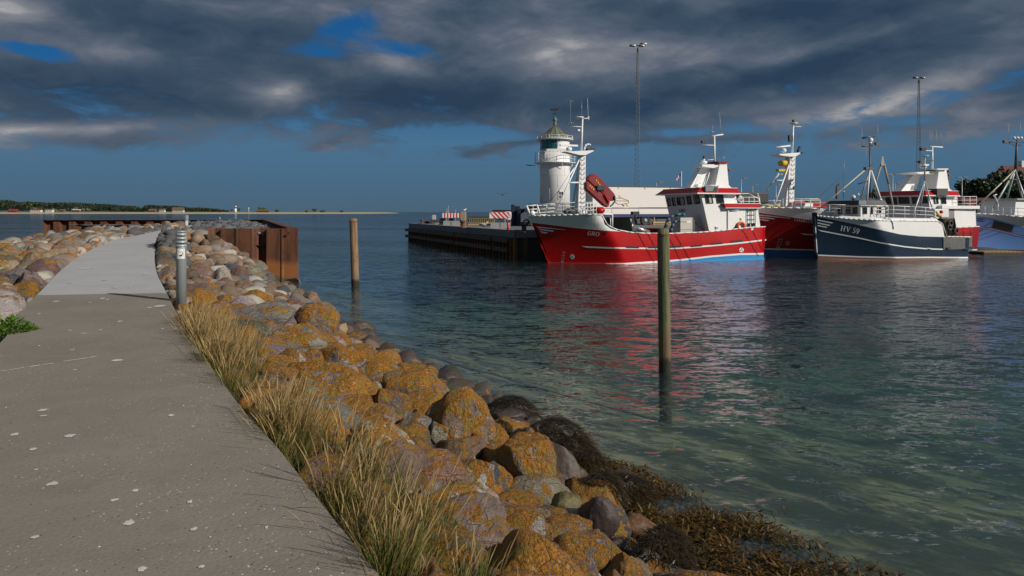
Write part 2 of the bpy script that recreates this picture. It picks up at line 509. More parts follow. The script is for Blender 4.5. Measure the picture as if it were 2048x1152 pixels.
def bank(side, ds, name, mats, split, jit=0.05):
    n_ = len(REs); vs = []; fs = []; mi = []
    idx = [i for i in range(0, n_, 3)] + ([n_ - 1] if (n_ - 1) % 3 else [])
    rr = random.Random(3)
    for i in idx:
        for d in ds:
            x, y = edge_pt(side, i, d)
            vs.append((x, y, prof(side, (REs if side > 0 else LEs)[i, 1] if d < 3 else y, d) + rr.uniform(-jit, jit) * (0.3 if d < .2 else 1)))
    k = len(ds)
    for a in range(len(idx) - 1):
        for c in range(k - 1):
            fs.append((a * k + c, a * k + c + 1, (a + 1) * k + c + 1, (a + 1) * k + c)); mi.append(0 if ds[c] < split else 1)
    me = bpy.data.meshes.new(name); me.from_pydata(vs, [], fs)
    for m in mats: me.materials.append(m)
    me.polygons.foreach_set('material_index', mi); me.polygons.foreach_set('use_smooth', [True] * len(fs)); me.update()
    return tag(link_mesh(name, me), kind='structure')


# right bank: a simple height grid that follows prof(), so no folds on the inside of the bend
def bank_grid(side, xs, ys, name, mats, lim):
    vs = []; fs = []; mi = []; ok = []
    rr = random.Random(5)
    for y in ys:
        for x in xs:
            i, d = near_edge(side, x, y)
            vs.append((x, y, prof(side, y, d) + (rr.uniform(-.03, .03) if d > 0.3 else 0))); ok.append(-0.9 < d < lim(y))
    k = len(xs)
    for a in range(len(ys) - 1):
        for c in range(k - 1):
            q = (a * k + c, a * k + c + 1, (a + 1) * k + c + 1, (a + 1) * k + c)
            if all(ok[j] for j in q):
                fs.append(q); mi.append(0 if sum(vs[j][2] for j in q) / 4 > WZ - 0.1 else 1)
    me = bpy.data.meshes.new(name); me.from_pydata(vs, [], fs)
    for m in mats: me.materials.append(m)
    me.polygons.foreach_set('material_index', mi); me.polygons.foreach_set('use_smooth', [True] * len(fs)); me.update()
    return tag(link_mesh(name, me), kind='structure')


W0 = Vector((-9.25, 29.5, 0)); W1 = Vector((-22.8, 63.0, 0)); W2 = Vector((-41.5, 60.5, 0)); W4 = Vector((-17.5, 29.5, 0))
bank_grid(1, np.arange(-16.5, 7, 0.3), np.arange(-1.5, 29.45, 0.3), 'right_bank', [SOIL, BED], lambda y: 6.5 if y < 28 else 7.0)
bank_grid(-1, np.arange(-48, -1.5, 0.5), np.arange(-2.0, 60.6, 0.5), 'left_bank', [SOIL, BED], lambda y: 15)
# open sea bed falling away from the shore
gx = np.r_[np.linspace(-60, -10, 16), np.linspace(-9, 30, 60), np.linspace(34, 120, 18)]
gy = np.r_[np.linspace(-20, 0, 6), np.linspace(0.6, 40, 70), np.linspace(42, 160, 26)]
vs = []; fs = []
for y in gy:
    for x in gx:
        i, d = near_edge(1, x, y)
        base = prof(1, min(y, 29), max(d, 4.0)) if d > 0 else -3.2
        if y > 34 and x < -5: base = -4.5
        vs.append((x, y, min(base, -1.30 - 0.10) - 0.03))
k = len(gx)
for a in range(len(gy) - 1):
    for c in range(k - 1): fs.append((a * k + c, a * k + c + 1, (a + 1) * k + c + 1, (a + 1) * k + c))
vs += [(-26000, -290, -8.6), (26000, -290, -8.6), (26000, 44900, -8.6), (-26000, 44900, -8.6)]
nv = len(vs); fs.append((nv - 4, nv - 3, nv - 2, nv - 1))
me = bpy.data.meshes.new('sea_bed'); me.from_pydata(vs, [], fs); me.materials.append(BED)
me.polygons.foreach_set('use_smooth', [True] * len(fs)); me.update()
tag(link_mesh('sea_bed', me), kind='structure')


def concrete_mat(name, ca, cb, bumpk=0.5, spots=True):
    m, t, b, o = new_mat(name)
    tcn = t.node('ShaderNodeTexCoord'); v = tcn.outputs['Object']
    n1 = t.noise(v, 0.7, 6, 0.62, 0.4); n2 = t.noise(v, 5, 6, 0.6); n3 = t.noise(v, 60, 3, 0.6)
    n4 = t.noise(t.mapping(v, rot=(0, 0, -0.5), sc=(0.35, 1.4, 1)), 1.8, 5, 0.6)
    c = t.mixc(t.smooth(n1, 0.3, 0.7), ca, cb)
    c = t.mixc(t.math('MULTIPLY', t.smooth(n2, 0.5, 0.72), 0.35), c, tuple(x * 0.7 for x in ca))
    c = t.mixc(t.math('MULTIPLY', t.smooth(n4, 0.5, 0.7), 0.22), c, tuple(x * 1.25 for x in cb))
    c = t.mixc(0.45, c, t.mixc(n3, tuple(x * 0.55 for x in ca), tuple(x * 1.4 for x in cb)))
    # aggregate: dark and light grains
    vor = t.node('ShaderNodeTexVoronoi'); t.link(v, vor.inputs['Vector']); vor.inputs['Scale'].default_value = 38
    g = t.math('MULTIPLY', t.smooth(vor.outputs['Distance'], 0.24, 0.14), t.smooth(t.noise(v, 2.2, 4), 0.42, 0.62))
    sepc = t.node('ShaderNodeSeparateColor'); t.link(vor.outputs['Color'], sepc.inputs[0])
    c = t.mixc(t.math('MULTIPLY', g, t.smooth(sepc.outputs[0], 0.62, 0.7)), c, tuple(x * 2.6 for x in cb))
    c = t.mixc(t.math('MULTIPLY', g, t.smooth(sepc.outputs[1], 0.62, 0.7)), c, tuple(x * 0.30 for x in ca))
    if spots:
        c = t.mixc(t.math('MULTIPLY', t.smooth(t.noise(t.mapping(v, loc=(5, 2, 0)), 1.1, 5, 0.7), 0.66, 0.76), 0.4), c, (0.17, 0.095, 0.05))
    t.link(c, b.inputs['Base Color']); b.inputs['Roughness'].default_value = 0.88
    h = t.math('ADD', t.math('MULTIPLY', n2, 0.6), t.math('ADD', t.math('MULTIPLY', n3, 0.25), t.math('MULTIPLY', vor.outputs['Distance'], 0.25)))
    t.link(t.bump(h, bumpk, 0.012), b.inputs['Normal'])
    return m


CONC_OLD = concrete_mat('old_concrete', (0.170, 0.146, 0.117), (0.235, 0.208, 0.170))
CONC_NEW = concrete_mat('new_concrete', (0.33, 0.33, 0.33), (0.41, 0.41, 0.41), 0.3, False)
# centre index of the joint
JY = 13.15


def slab(name, mat, sel, z_off=0.0):
    vs = []; fs = []
    L, Rr = [], []
    for i in range(len(REs)):
        Rr.append(REs[i]); L.append(LEs[i])
    L = np.array(L); Rr = np.array(Rr)
    rows = []
    n_ = 260
    # pair left and right edge points by their fraction along each side of the joint
    dl = np.r_[0, np.cumsum(np.linalg.norm(np.diff(L, axis=0), axis=1))]; dr = np.r_[0, np.cumsum(np.linalg.norm(np.diff(Rr, axis=0), axis=1))]
    jl = np.interp(JY, L[:, 1], dl); jr = np.interp(JY + 0.35, Rr[:, 1], dr)
    rg = np.linspace(0, 1, 60)
    for t in rg:
        a = (jl * t, jr * t) if sel == 0 else (jl + (dl[-1] - jl) * t, jr + (dr[-1] - jr) * t)
        if sel == 1: a = (max(a[0], jl + 0.008), max(a[1], jr + 0.008))
        pl = np.array([np.interp(a[0], dl, L[:, 0]), np.interp(a[0], dl, L[:, 1])]); pr = np.array([np.interp(a[1], dr, Rr[:, 0]), np.interp(a[1], dr, Rr[:, 1])])
        rows.append((pl, pr))
    K = 14
    for pl, pr in rows:
        zc = zp((pl[1] + pr[1]) / 2) + z_off
        for k_ in range(K):
            q = pl + (pr - pl) * k_ / (K - 1)
            vs.append((q[0], q[1], zp(q[1]) + z_off))
        vs.append((pr[0], pr[1], zp(pr[1]) - 0.22)); vs.append((pl[0], pl[1], zp(pl[1]) - 0.22))
    K2 = K + 2
    for a in range(len(rows) - 1):
        for k_ in range(K2):
            b_ = (k_ + 1) % K2
            fs.append((a * K2 + k_, a * K2 + b_, (a + 1) * K2 + b_, (a + 1) * K2 + k_))
    fs.append(tuple(range(K2))); fs.append(tuple((len(rows) - 1) * K2 + j for j in range(K2 - 1, -1, -1)))
    me = bpy.data.meshes.new(name); me.from_pydata(vs, [], fs); me.materials.append(mat); me.update()
    return tag(link_mesh(name, me), kind='structure')


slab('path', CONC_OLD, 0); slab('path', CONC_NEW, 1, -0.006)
tag(bpy.data.objects['path'], label='weathered brown-grey concrete path nearest the camera')
tag(bpy.data.objects['path.001'], label='newer pale grey concrete path curving away beyond the joint')

# fill inside the sheet pile wall
FILL = paint('grey_gravel', (0.10, 0.10, 0.105), 0.9, 0.4, 3)
b = MB(); zf = 0.55
poly = [(-17.4, 29.62), (-9.45, 29.62), (-22.9, 62.6), (-41.0, 60.2), (-41.0, 52.0), (-30, 52), (-22, 38)]
def inpath(x, y):
    i, d = near_edge(1, x, y); j, e = near_edge(-1, x, y); return d < 0.05 and e < 0.05
vs = []; fs = []; ok = []
gx = np.arange(-42, -9.0, 0.5); gy = np.arange(29.62, 63.2, 0.5)
rr = random.Random(9)
def inside_wall(x, y):
    # right wall line W0-W1, far wall W1-W2
    tt = (y - W0.y) / (W1.y - W0.y); xr = W0.x + (W1.x - W0.x) * tt
    tf = (x - W1.x) / (W2.x - W1.x); yf = W1.y + (W2.y - W1.y) * tf
    return x < xr - 0.1 and y < yf - 0.1 and x > -41.3
def wall_d(x, y):
    tt = (y - W0.y) / (W1.y - W0.y); xr = W0.x + (W1.x - W0.x) * tt
    tf = (x - W1.x) / (W2.x - W1.x); yf = W1.y + (W2.y - W1.y) * tf
    return max(0, min((xr - x) * .92, yf - y))
for y in gy:
    for x in gx:
        i, d = near_edge(1, x, y); j, e = near_edge(-1, x, y)
        o_ = inside_wall(x, y) and x > -38.5 and (d > 0.05 or y > 57.5) and (e <= 0.05 or y > 57)
        z = zp(y) - 0.1 + min(max(d, 0) / 1.2, 1) * 0.12 if y < 58 else 0.5
        z -= .32 * max(0, 1 - wall_d(x, y) / 2.2); vs.append((x, y, z + rr.uniform(-.05, .05))); ok.append(o_)
k = len(gx)
for a in range(len(gy) - 1):
    for c in range(k - 1):
        q = (a * k + c, a * k + c + 1, (a + 1) * k + c + 1, (a + 1) * k + c)
        if sum(ok[j] for j in q) >= 3: fs.append(q)
me = bpy.data.meshes.new('gravel_fill'); me.from_pydata(vs, [], fs); me.materials.append(FILL); me.update()
tag(link_mesh('gravel_fill', me), kind='structure')

# ---------------------------------------------------------------- boulders
def rock_mat():
    m, t, b, o = new_mat('boulder_stone')
    v, oi = coords(t)
    geo = t.node('ShaderNodeNewGeometry'); sp = t.node('ShaderNodeSeparateXYZ'); t.link(geo.outputs['Normal'], sp.inputs[0])
    base = oi.outputs['Color']; amt = oi.outputs['Alpha']
    n1 = t.noise(v, 1.6, 6, 0.6, 0.3); n2 = t.noise(v, 9, 6, 0.65); n3 = t.noise(v, 70, 3, 0.7)
    c = t.mixc(t.smooth(n1, 0.3, 0.7), t.mixc(1.0, base, (0.62, 0.60, 0.60, 1), 'MULTIPLY'), t.mixc(1.0, base, (1.25, 1.2, 1.15, 1), 'MULTIPLY'))
    c = t.mixc(t.math('MULTIPLY', t.smooth(n2, 0.52, 0.7), 0.5), c, t.mixc(1.0, base, (0.45, 0.42, 0.42, 1), 'MULTIPLY'))
    # crystals
    c = t.mixc(t.math('MULTIPLY', t.smooth(n3, 0.56, 0.66), 0.55), c, t.mixc(1.0, base, (1.8, 1.7, 1.65, 1), 'MULTIPLY'))
    c = t.mixc(t.math('MULTIPLY', t.smooth(n3, 0.44, 0.34), 0.6), c, t.mixc(1.0, base, (0.3, 0.3, 0.3, 1), 'MULTIPLY'))
    # veins / cracks
    vr = t.node('ShaderNodeTexVoronoi', feature='DISTANCE_TO_EDGE'); t.link(t.mapping(v, sc=(1, 1.6, 2.2)), vr.inputs['Vector']); vr.inputs['Scale'].default_value = 1.3
    crack = t.math('MULTIPLY', t.smooth(vr.outputs['Distance'], 0.022, 0.004), t.smooth(n1, 0.45, 0.6))
    c = t.mixc(t.math('MULTIPLY', crack, 0.6), c, t.mixc(1.0, base, (0.25, 0.23, 0.22, 1), 'MULTIPLY'))
    # orange lichen: crusts with ragged lobes, more of it on upper faces
    up = t.math('MULTIPLY_ADD', sp.outputs[2], 0.12, 0.0)
    ln = t.math('ADD', t.math('MULTIPLY', t.noise(t.mapping(v, loc=(9, 3, 4)), 2.1, 3, 0.5, 0.8), 0.8), t.math('MULTIPLY', t.noise(v, 11, 6, 0.7, 0.4), 0.42))
    ln = t.math('ADD', t.math('ADD', ln, up), t.math('MULTIPLY', amt, 0.26))
    lmask = t.smooth(ln, 0.775, 0.795)
    lcol = t.mixc(t.smooth(t.noise(v, 24, 5, 0.6), 0.35, 0.65), (0.14, 0.055, 0.007), (0.42, 0.185, 0.015))
    lcol = t.mixc(t.smooth(t.noise(t.mapping(v, loc=(2, 8, 1)), 3.0, 3), 0.50, 0.68), lcol, (0.22, 0.15, 0.018))
    c = t.mixc(lmask, c, lcol)
    # pale grey-green crustose lichen spots
    wv = t.node('ShaderNodeTexVoronoi'); t.link(v, wv.inputs['Vector']); wv.inputs['Scale'].default_value = 7.0
    wm = t.math('MULTIPLY', t.smooth(t.math('ADD', wv.outputs['Distance'], t.math('MULTIPLY', n2, 0.35)), 0.42, 0.34), t.smooth(t.noise(v, 2.0, 3), 0.46, 0.56))
    wm = t.math('MULTIPLY', wm, t.math('MULTIPLY', t.smooth(amt, 0.05, 0.3), t.smooth(sp.outputs[2], -0.2, 0.2)))
    c = t.mixc(t.math('MULTIPLY', wm, 0.75), c, (0.34, 0.33, 0.27))
    t.link(c, b.inputs['Base Color']); b.inputs['Roughness'].default_value = 0.85
    h = t.math('ADD', t.math('ADD', t.math('MULTIPLY', n1, 1.0), t.math('MULTIPLY', t.noise(v, 4.2, 5, 0.6), 0.8)), t.math('ADD', t.math('MULTIPLY', n2, 0.5), t.math('MULTIPLY', n3, 0.09)))
    h = t.math('ADD', h, t.math('MULTIPLY', lmask, 0.06)); h = t.math('SUBTRACT', h, t.math('MULTIPLY', crack, 0.4))
    t.link(t.bump(h, 0.9, 0.10), b.inputs['Normal'])
    return m


def wet_mat():
    m, t, b, o = new_mat('wet_stone')
    v, oi = coords(t)
    n1 = t.noise(v, 2.0, 6, 0.6, 0.3); n3 = t.noise(v, 60, 3, 0.7)
    c = t.mixc(n1, t.mixc(1.0, oi.outputs['Color'], (0.6, 0.6, 0.6, 1), 'MULTIPLY'), t.mixc(1.0, oi.outputs['Color'], (1.3, 1.2, 1.1, 1), 'MULTIPLY'))
    c = t.mixc(t.math('MULTIPLY', t.smooth(n3, 0.55, 0.65), 0.4), c, t.mixc(1.0, oi.outputs['Color'], (2, 1.9, 1.7, 1), 'MULTIPLY'))
    t.link(c, b.inputs['Base Color']); t.link(t.math('MULTIPLY_ADD', n1, 0.4, 0.3), b.inputs['Roughness'])
    t.link(t.bump(t.math('ADD', n1, t.math('MULTIPLY', n3, 0.1)), 0.6, 0.04), b.inputs['Normal'])
    return m


ROCK, WET = rock_mat(), wet_mat()
_ico = {}
def ico(sub):
    if sub not in _ico:
        bm = bmesh.new(); bmesh.ops.create_icosphere(bm, subdivisions=sub, radius=1)
        bm.verts.index_update()
        _ico[sub] = (np.array([v.co[:] for v in bm.verts]), [[v.index for v in f.verts] for f in bm.faces]); bm.free()
    return _ico[sub]


def rock_shape(seed, sub=4, ang=0.5):
    """unit boulder: low lobes, sheared-off faces with softened edges, fine unevenness"""
    g = np.random.default_rng(seed)
    n_, fs = ico(sub); v = n_.copy()
    r = np.ones(len(v))
    for k_ in range(7):
        kv = g.normal(size=3) * (1.0 + 0.45 * k_); r += 0.095 / (1 + 0.35 * k_) * np.sin(v @ kv + g.uniform(0, 6.3))
    v = v * r[:, None]
    for k_ in range(int(5 + 10 * ang)):
        p = g.normal(size=3); p /= np.linalg.norm(p)
        c = g.uniform(0.52, 0.84)
        over = v @ p - c
        soft = np.where(over > 0, over, 0) * (0.62 + 0.33 * ang)
        v -= soft[:, None] * p
    for k_ in range(16):
        kv = g.normal(size=3) * (5 + 0.8 * k_); v += (0.0075 * np.sin(n_ @ kv * 1.0 + g.uniform(0, 6.3)))[:, None] * n_
    v /= np.abs(v).max(axis=0)
    return v, fs


def rock_mesh(seed, sub, ang, mat):
    v, fs = rock_shape(seed, sub, ang)
    me = bpy.data.meshes.new('boulder'); me.from_pydata(v.tolist(), [], fs)
    me.polygons.foreach_set('use_smooth', [True] * len(fs)); me.materials.append(mat); me.update()
    return me


POOL_HI = [rock_mesh(100 + i, 4, (0.25, 0.55, 0.95)[i % 3], ROCK) for i in range(26)]
POOL = [rock_mesh(300 + i, 3, (0.5, 0.8, 1.0)[i % 3], ROCK) for i in range(24)]
POOL_WET = [rock_mesh(500 + i, 4, 0.3, WET) for i in range(6)]
GREY, PINK, BROWN, TAN, PALE, DARK, PURP = (0.20, 0.19, 0.175), (0.215, 0.16, 0.125), (0.145, 0.105, 0.075), (0.24, 0.18, 0.12), (0.34, 0.32, 0.28), (0.075, 0.078, 0.082), (0.145, 0.118, 0.10)
SEAL = (0.035, 0.028, 0.020)
PLACED = []     # (x, y, radius)
RECORD = []     # (px, py, short name)


def put_rock(px, py, wpx, hpx, col, amt, label, short=None, pool=None, rot=None, deep=0.85, seed=None, wet=False, group=None):
    rr = random.Random(seed if seed is not None else int(px * 31 + py * 7))
    p0 = hit(px, py + hpx * 0.30)
    D = p0.y
    w_ = wpx / F * D; h_ = hpx / F * D
    a = w_ / 2; c = min(h_ * 0.56, a * 1.25)
    bb = a * deep
    # centre so the picture centre lands at (px, py)
    g = ground(*hit(px, py + hpx * 0.25).xy)[0]
    pc = P(px, py, D + bb * 0.35)
    if pc.y < 29.9 and pc.y + bb > 29.3 and pc.x > -17: pc = P(px, py, 29.25 - bb)
    me = (pool or (POOL_WET if wet else POOL_HI))[rr.randrange(len(pool or (POOL_WET if wet else POOL_HI)))]
    o = link_mesh('boulder', me)
    o.location = pc
    o.rotation_euler = (rr.uniform(-.12, .12), (rot if rot is not None else rr.uniform(-.15, .15)), rr.uniform(-.35, .35) + (math.pi if rr.random() < .5 else 0))
    gk = 1.24 if py > 660 and px > 450 else 1.08; o.scale = (a * gk, bb * 1.05, c * gk)
    o.color = (*[x * rr.uniform(0.9, 1.12) for x in col], amt)
    tag(o, label, 'boulder', group or 'boulders of the breakwater')
    PLACED.append((pc.x, pc.y, max(a, bb) * 0.8, pc.z))
    if short: RECORD.append((px, py, short))
    return o


HERO = [
 (515, 640, 146, 66, GREY, 0.14, 'large smooth pale grey boulder with white bird streaks, above the tall grass', 'the large pale grey boulder'),
 (632, 652, 96, 80, PINK, 0.48, 'pinkish boulder streaked with orange lichen beside the large pale grey boulder', 'the pink streaked boulder'),
 (588, 694, 110, 78, GREY, 0.42, 'grey boulder with orange lichen cap standing behind the tall grass clump', 'the lichen-capped grey boulder'),
 (687, 729, 96, 62, PALE, 0.72, 'rounded boulder crusted bright orange and white, in the middle of the slope', 'the bright crusted boulder'),
 (752, 752, 88, 54, GREY, 0.66, 'low grey boulder with orange crust touching the water edge, left of the pointed one', 'the low water-edge boulder'),
 (722, 704, 60, 26, BROWN, 0.4, 'flat brown boulder at the water edge behind the bright crusted boulder', None),
 (822, 792, 100, 98, PURP, 0.62, 'big purple-grey boulder with orange crust and pale top at the water edge', 'the big water-edge boulder'),
 (650, 778, 176, 82, GREY, 0.66, 'broad flat slab-like boulder mottled grey and orange behind the grass', 'the broad flat boulder'),
 (743, 789, 56, 40, PALE, 0.12, 'small speckled light grey boulder with almost no lichen, mid slope', 'the small speckled boulder'),
 (775, 815, 78, 60, PURP, 0.52, 'rounded purple-grey boulder patched orange below the small speckled one', 'the rounded purple boulder'),
 (700, 824, 88, 54, GREY, 0.66, 'rounded grey boulder with orange side next to the broad flat boulder', 'the orange-sided boulder'),
 (752, 852, 86, 56, PALE, 0.55, 'grey and orange domed boulder below the rounded purple boulder', 'the domed boulder'),
 (915, 860, 130, 128, TAN, 0.66, 'very large rounded boulder covered in orange and white crust near the seaweed', 'the very large crusted boulder'),
 (955, 905, 50, 66, BROWN, 0.6, 'orange lump of a boulder leaning on the very large crusted one', None),
 (1042, 940, 120, 140, TAN, 0.64, 'tall angular slanting boulder with orange crust and cracked face', 'the tall slanting boulder'),
 (882, 876, 80, 58, PALE, 0.26, 'speckled grey egg-shaped boulder below the very large crusted one', 'the egg-shaped boulder'),
 (816, 888, 98, 58, BROWN, 0.42, 'brown domed boulder with orange flank right of the tall grass', 'the brown domed boulder'),
 (938, 960, 90, 94, PALE, 0.55, 'upright pale boulder with a broad orange stripe down its front', 'the orange-striped boulder'),
 (915, 985, 42, 56, PINK, 0.16, 'small pink boulder pressed against the orange-striped boulder', None),
 (1030, 1013, 100, 40, BROWN, 0.80, 'flat boulder capped in solid orange below the tall slanting boulder', 'the orange-capped flat boulder'),
 (1060, 1046, 76, 62, PINK, 0.10, 'brownish pink boulder with a dent, bare of lichen, under the orange-capped flat one', 'the dented pink boulder'),
 (1018, 1064, 124, 80, PALE, 0.52, 'large speckled boulder with orange foot, near the bottom of the slope', 'the large speckled boulder'),
 (905, 1078, 64, 78, TAN, 0.92, 'upright yellow-orange boulder at the end of the tall grass', 'the yellow-orange boulder'),
 (955, 1130, 104, 62, GREY, 0.62, 'grey boulder banded orange at the lower picture edge beside the leafy weeds', 'the banded boulder'),
 (1050, 1117, 100, 56, DARK, 0.44, 'dark slate-grey boulder with orange speckles at the foot of the slope', 'the slate-grey boulder'),
 (1125, 1072, 100, 66, TAN, 0.66, 'orange mottled boulder right of the dented pink boulder', 'the mottled boulder'),
 (1155, 1126, 124, 80, GREY, 0.58, 'large grey and orange boulder lowest on the slope beside the seaweed', 'the lowest large boulder'),
 (1122, 1142, 50, 38, PALE, 0.45, 'small round pale boulder with orange blotch at the lower picture edge', None),
 (1058, 1147, 66, 36, BROWN, 0.12, 'small brown boulder cut by the lower picture edge', None),
 (1227, 1122, 42, 38, PALE, 0.02, 'small clean pale olive stone beside the dark wet stones', None),
 (413, 588, 60, 38, GREY, 0.86, 'yellow-orange crusted boulder just right of the near bollard light', 'the yellow crusted boulder'),
 (445, 610, 48, 36, BROWN, 0.80, 'orange boulder below the yellow crusted boulder', 'the orange boulder'),
 (511, 602, 68, 42, BROWN, 0.80, 'orange crusted hump directly above the large pale grey boulder', 'the orange hump'),
 (446, 562, 50, 46, PALE, 0.0, 'pale whitish grey boulder with a clean rounded top', 'the whitish boulder'),
 (449, 573, 33, 31, PINK, 0.0, 'small pink granite ball leaning on the whitish boulder', None),
 (398, 551, 60, 42, PINK, 0.06, 'broad pink granite boulder behind the near bollard light', 'the broad pink boulder'),
 (338, 553, 34, 38, PINK, 0.04, 'pink granite boulder left of the near bollard light at the path edge', None),
 (422, 478, 38, 32, BROWN, 0.10, 'brown block perched on top of the heap beside the rusty wall', 'the perched brown block'),
 (453, 478, 30, 19, GREY, 0.0, 'flat grey wedge lying against the rusty wall top', None),
 (447, 494, 30, 20, PALE, 0.0, 'small pale grey stone under the perched brown block', None),
 (465, 506, 28, 20, TAN, 0.2, 'yellowish stone at the foot of the rusty wall', None),
 (333, 505, 42, 22, TAN, 0.1, 'tan boulder at the inner bend of the path', None),
 (330, 519, 36, 24, BROWN, 0.05, 'brown boulder at the path edge just past the near bollard light', None),
 (337, 532, 36, 20, PINK, 0.05, 'flat reddish boulder at the path edge left of the bollard light', None),
 (394, 505, 30, 18, TAN, 0.2, 'small orange tan stone in the middle of the far heap', None),
 (432, 522, 46, 28, PINK, 0.03, 'pinkish flat boulder in the middle of the far heap', 'the pinkish flat boulder'),
 (474, 553, 46, 40, BROWN, 0.05, 'brown domed boulder right of the whitish boulder', 'the brown dome'),
 (505, 552, 44, 32, GREY, 0.04, 'grey sloping boulder under the rusty wall', None),
 (516, 538, 36, 30, GREY, 0.0, 'light blue-grey boulder touching the rusty wall', None),
 (536, 541, 34, 44, PINK, 0.05, 'long pinkish boulder sliding down beside the rusty wall', 'the long pinkish boulder'),
 (487, 580, 42, 38, PINK, 0.05, 'pinkish brown boulder with a white chip right of the pink ball', None),
 (540, 580, 28, 34, PINK, 0.02, 'narrow speckled boulder near the foot of the rusty wall', None),
 (566, 579, 40, 30, TAN, 0.12, 'olive tinted round boulder in front of the rusty wall corner', 'the olive round boulder'),
 (586, 570, 36, 24, TAN, 0.05, 'tan boulder under the corner of the rusty wall', None),
 (598, 592, 30, 26, TAN, 0.0, 'tan stone at the water edge below the wall corner', None),
 (622, 603, 40, 36, TAN, 0.02, 'yellowish angular block at the water edge', 'the yellowish angular block'),
 (650, 622, 46, 30, TAN, 0.05, 'flat tan block at the water edge right of the yellowish block', 'the flat tan block'),
 (560, 600, 46, 26, PURP, 0.25, 'reddish brown boulder between the orange hump and the water', None),
 (585, 612, 50, 24, TAN, 0.3, 'low tan boulder behind the pink streaked boulder', None),
 (70, 530, 76, 46, TAN, 0.16, 'big tan boulder left of the path with an angular face', 'the big tan boulder'),
 (135, 498, 56, 40, TAN, 0.22, 'tan and brown boulder left of the path with an orange top', 'the brown-topped boulder'),
 (177, 482, 44, 30, BROWN, 0.22, 'round orange-brown boulder at the left edge of the path bend', 'the round brown boulder'),
 (24, 541, 62, 30, PURP, 0.06, 'purplish red flat boulder at the left picture edge', 'the purplish boulder'),
 (66, 564, 56, 22, GREY, 0.10, 'long flat grey-green boulder beside the left path edge', 'the long flat boulder'),
 (11, 562, 38, 34, TAN, 0.85, 'yellow-green crusted boulder at the left picture edge', 'the yellow-green boulder'),
 (78, 547, 44, 24, PINK, 0.02, 'pinkish boulder between the big tan boulder and the path', None),
 (79, 476, 40, 18, BROWN, 0.35, 'orange brown boulder on the left crest against the water', 'the left crest boulder'),
 (100, 486, 46, 20, PURP, 0.05, 'dark reddish boulder behind the brown-topped boulder', None),
 (7, 592, 28, 24, TAN, 0.6, 'orange stone at the left picture edge beside the path', None),
 (42, 598, 40, 18, PINK, 0.2, 'pinkish flat stone at the left path edge above the green plant', None),
 (25, 607, 60, 16, BROWN, 0.8, 'orange lichen slab just behind the leafy green plant', None),
 (194, 467, 36, 20, TAN, 0.05, 'tan boulder on the left crest where the path bends', None),
 (350, 580, 26, 22, BROWN, 0.5, 'olive brown stone at the foot of the near bollard light', None),
 (378, 602, 34, 22, GREY, 0.35, 'grey stone right of the foot of the near bollard light', None),
 (372, 622, 36, 26, BROWN, 0.9, 'bright orange stone where the tall grass begins', None),
 (397, 616, 40, 26, BROWN, 0.85, 'orange stone between the bollard light and the tall grass', None),
 (505, 806, 44, 34, BROWN, 0.75, 'small orange stone in the gap of the tall grass by the path', None),
 (1130, 1090, 40, 24, TAN, 0.5, 'tan stone wedged between the mottled and the lowest large boulder', None),
]
WETR = [
 (1115, 947, 84, 90, (0.055, 0.045, 0.038), 'smooth dark brown boulder between the tall slanting one and the seaweed mound', 'the smooth dark boulder'),
 (1133, 1020, 54, 64, (0.11, 0.095, 0.030), 'olive green egg-shaped boulder below the smooth dark boulder', None),
 (1190, 1050, 80, 108, (0.050, 0.043, 0.036), 'dark wet pointed boulder half buried in seaweed', 'the dark pointed boulder'),
 (1272, 1063, 66, 56, (0.12, 0.065, 0.028), 'rust brown rounded boulder lying in the seaweed', None),
 (1285, 1128, 60, 56, (0.05, 0.038, 0.03), 'dark round boulder in seaweed at the lower picture edge', None),
 (1232, 1102, 56, 40, (0.045, 0.038, 0.032), 'dark low stone behind the small clean pale stone', None),
 (988, 872, 40, 50, (0.10, 0.095, 0.09), 'grey wet stone behind the very large crusted boulder', None),
 (1340, 1150, 60, 20, (0.09, 0.085, 0.08), 'grey wet stone at the lower picture edge right of the dark round boulder', None),
 (670, 642, 30, 30, (0.06, 0.05, 0.03), 'dark wet stone at the outermost water edge', None),
 (1023, 826, 76, 60, SEAL, 'dark boulder draped in seaweed nearest the right pile reflection', 'the first weedy boulder'),
 (1110, 880, 90, 70, SEAL, 'rounded boulder buried under black seaweed strands', 'the second weedy boulder'),
 (1245, 972, 90, 44, SEAL, 'low boulder matted with brown seaweed beside the water', 'the third weedy boulder'),
]
for px, py, wd, hg, col, am, lab, sh in HERO:
    put_rock(px, py, wd, hg, col, am, lab, sh)
for px, py, wd, hg, col, lab, sh in WETR:
    put_rock(px, py, wd, hg, col, 0.0, lab, sh, wet=True)
# ---------------------------------------------------------------- the rest of the rip-rap
def to_px(p):
    return 1024 + p[0] / p[1] * F, 424 - (p[2] - CZ) / p[1] * F


fill = []
g_ = np.random.default_rng(21)
class Hash:
    def __init__(s): s.d = {}
    def put(s, p):
        s.d.setdefault((int(p[0] // 1.5), int(p[1] // 1.5)), []).append(p)
    def ok(s, x, y, z, r, k):
        cx, cy = int(x // 1.5), int(y // 1.5)
        for a in (-1, 0, 1):
            for b_ in (-1, 0, 1):
                for q in s.d.get((cx + a, cy + b_), ()):
                    if (q[0] - x) ** 2 + (q[1] - y) ** 2 + (q[3] - z) ** 2 < (k * (q[2] + r)) ** 2: return False
        return True
H_ = Hash()
for q in PLACED: H_.put(q)


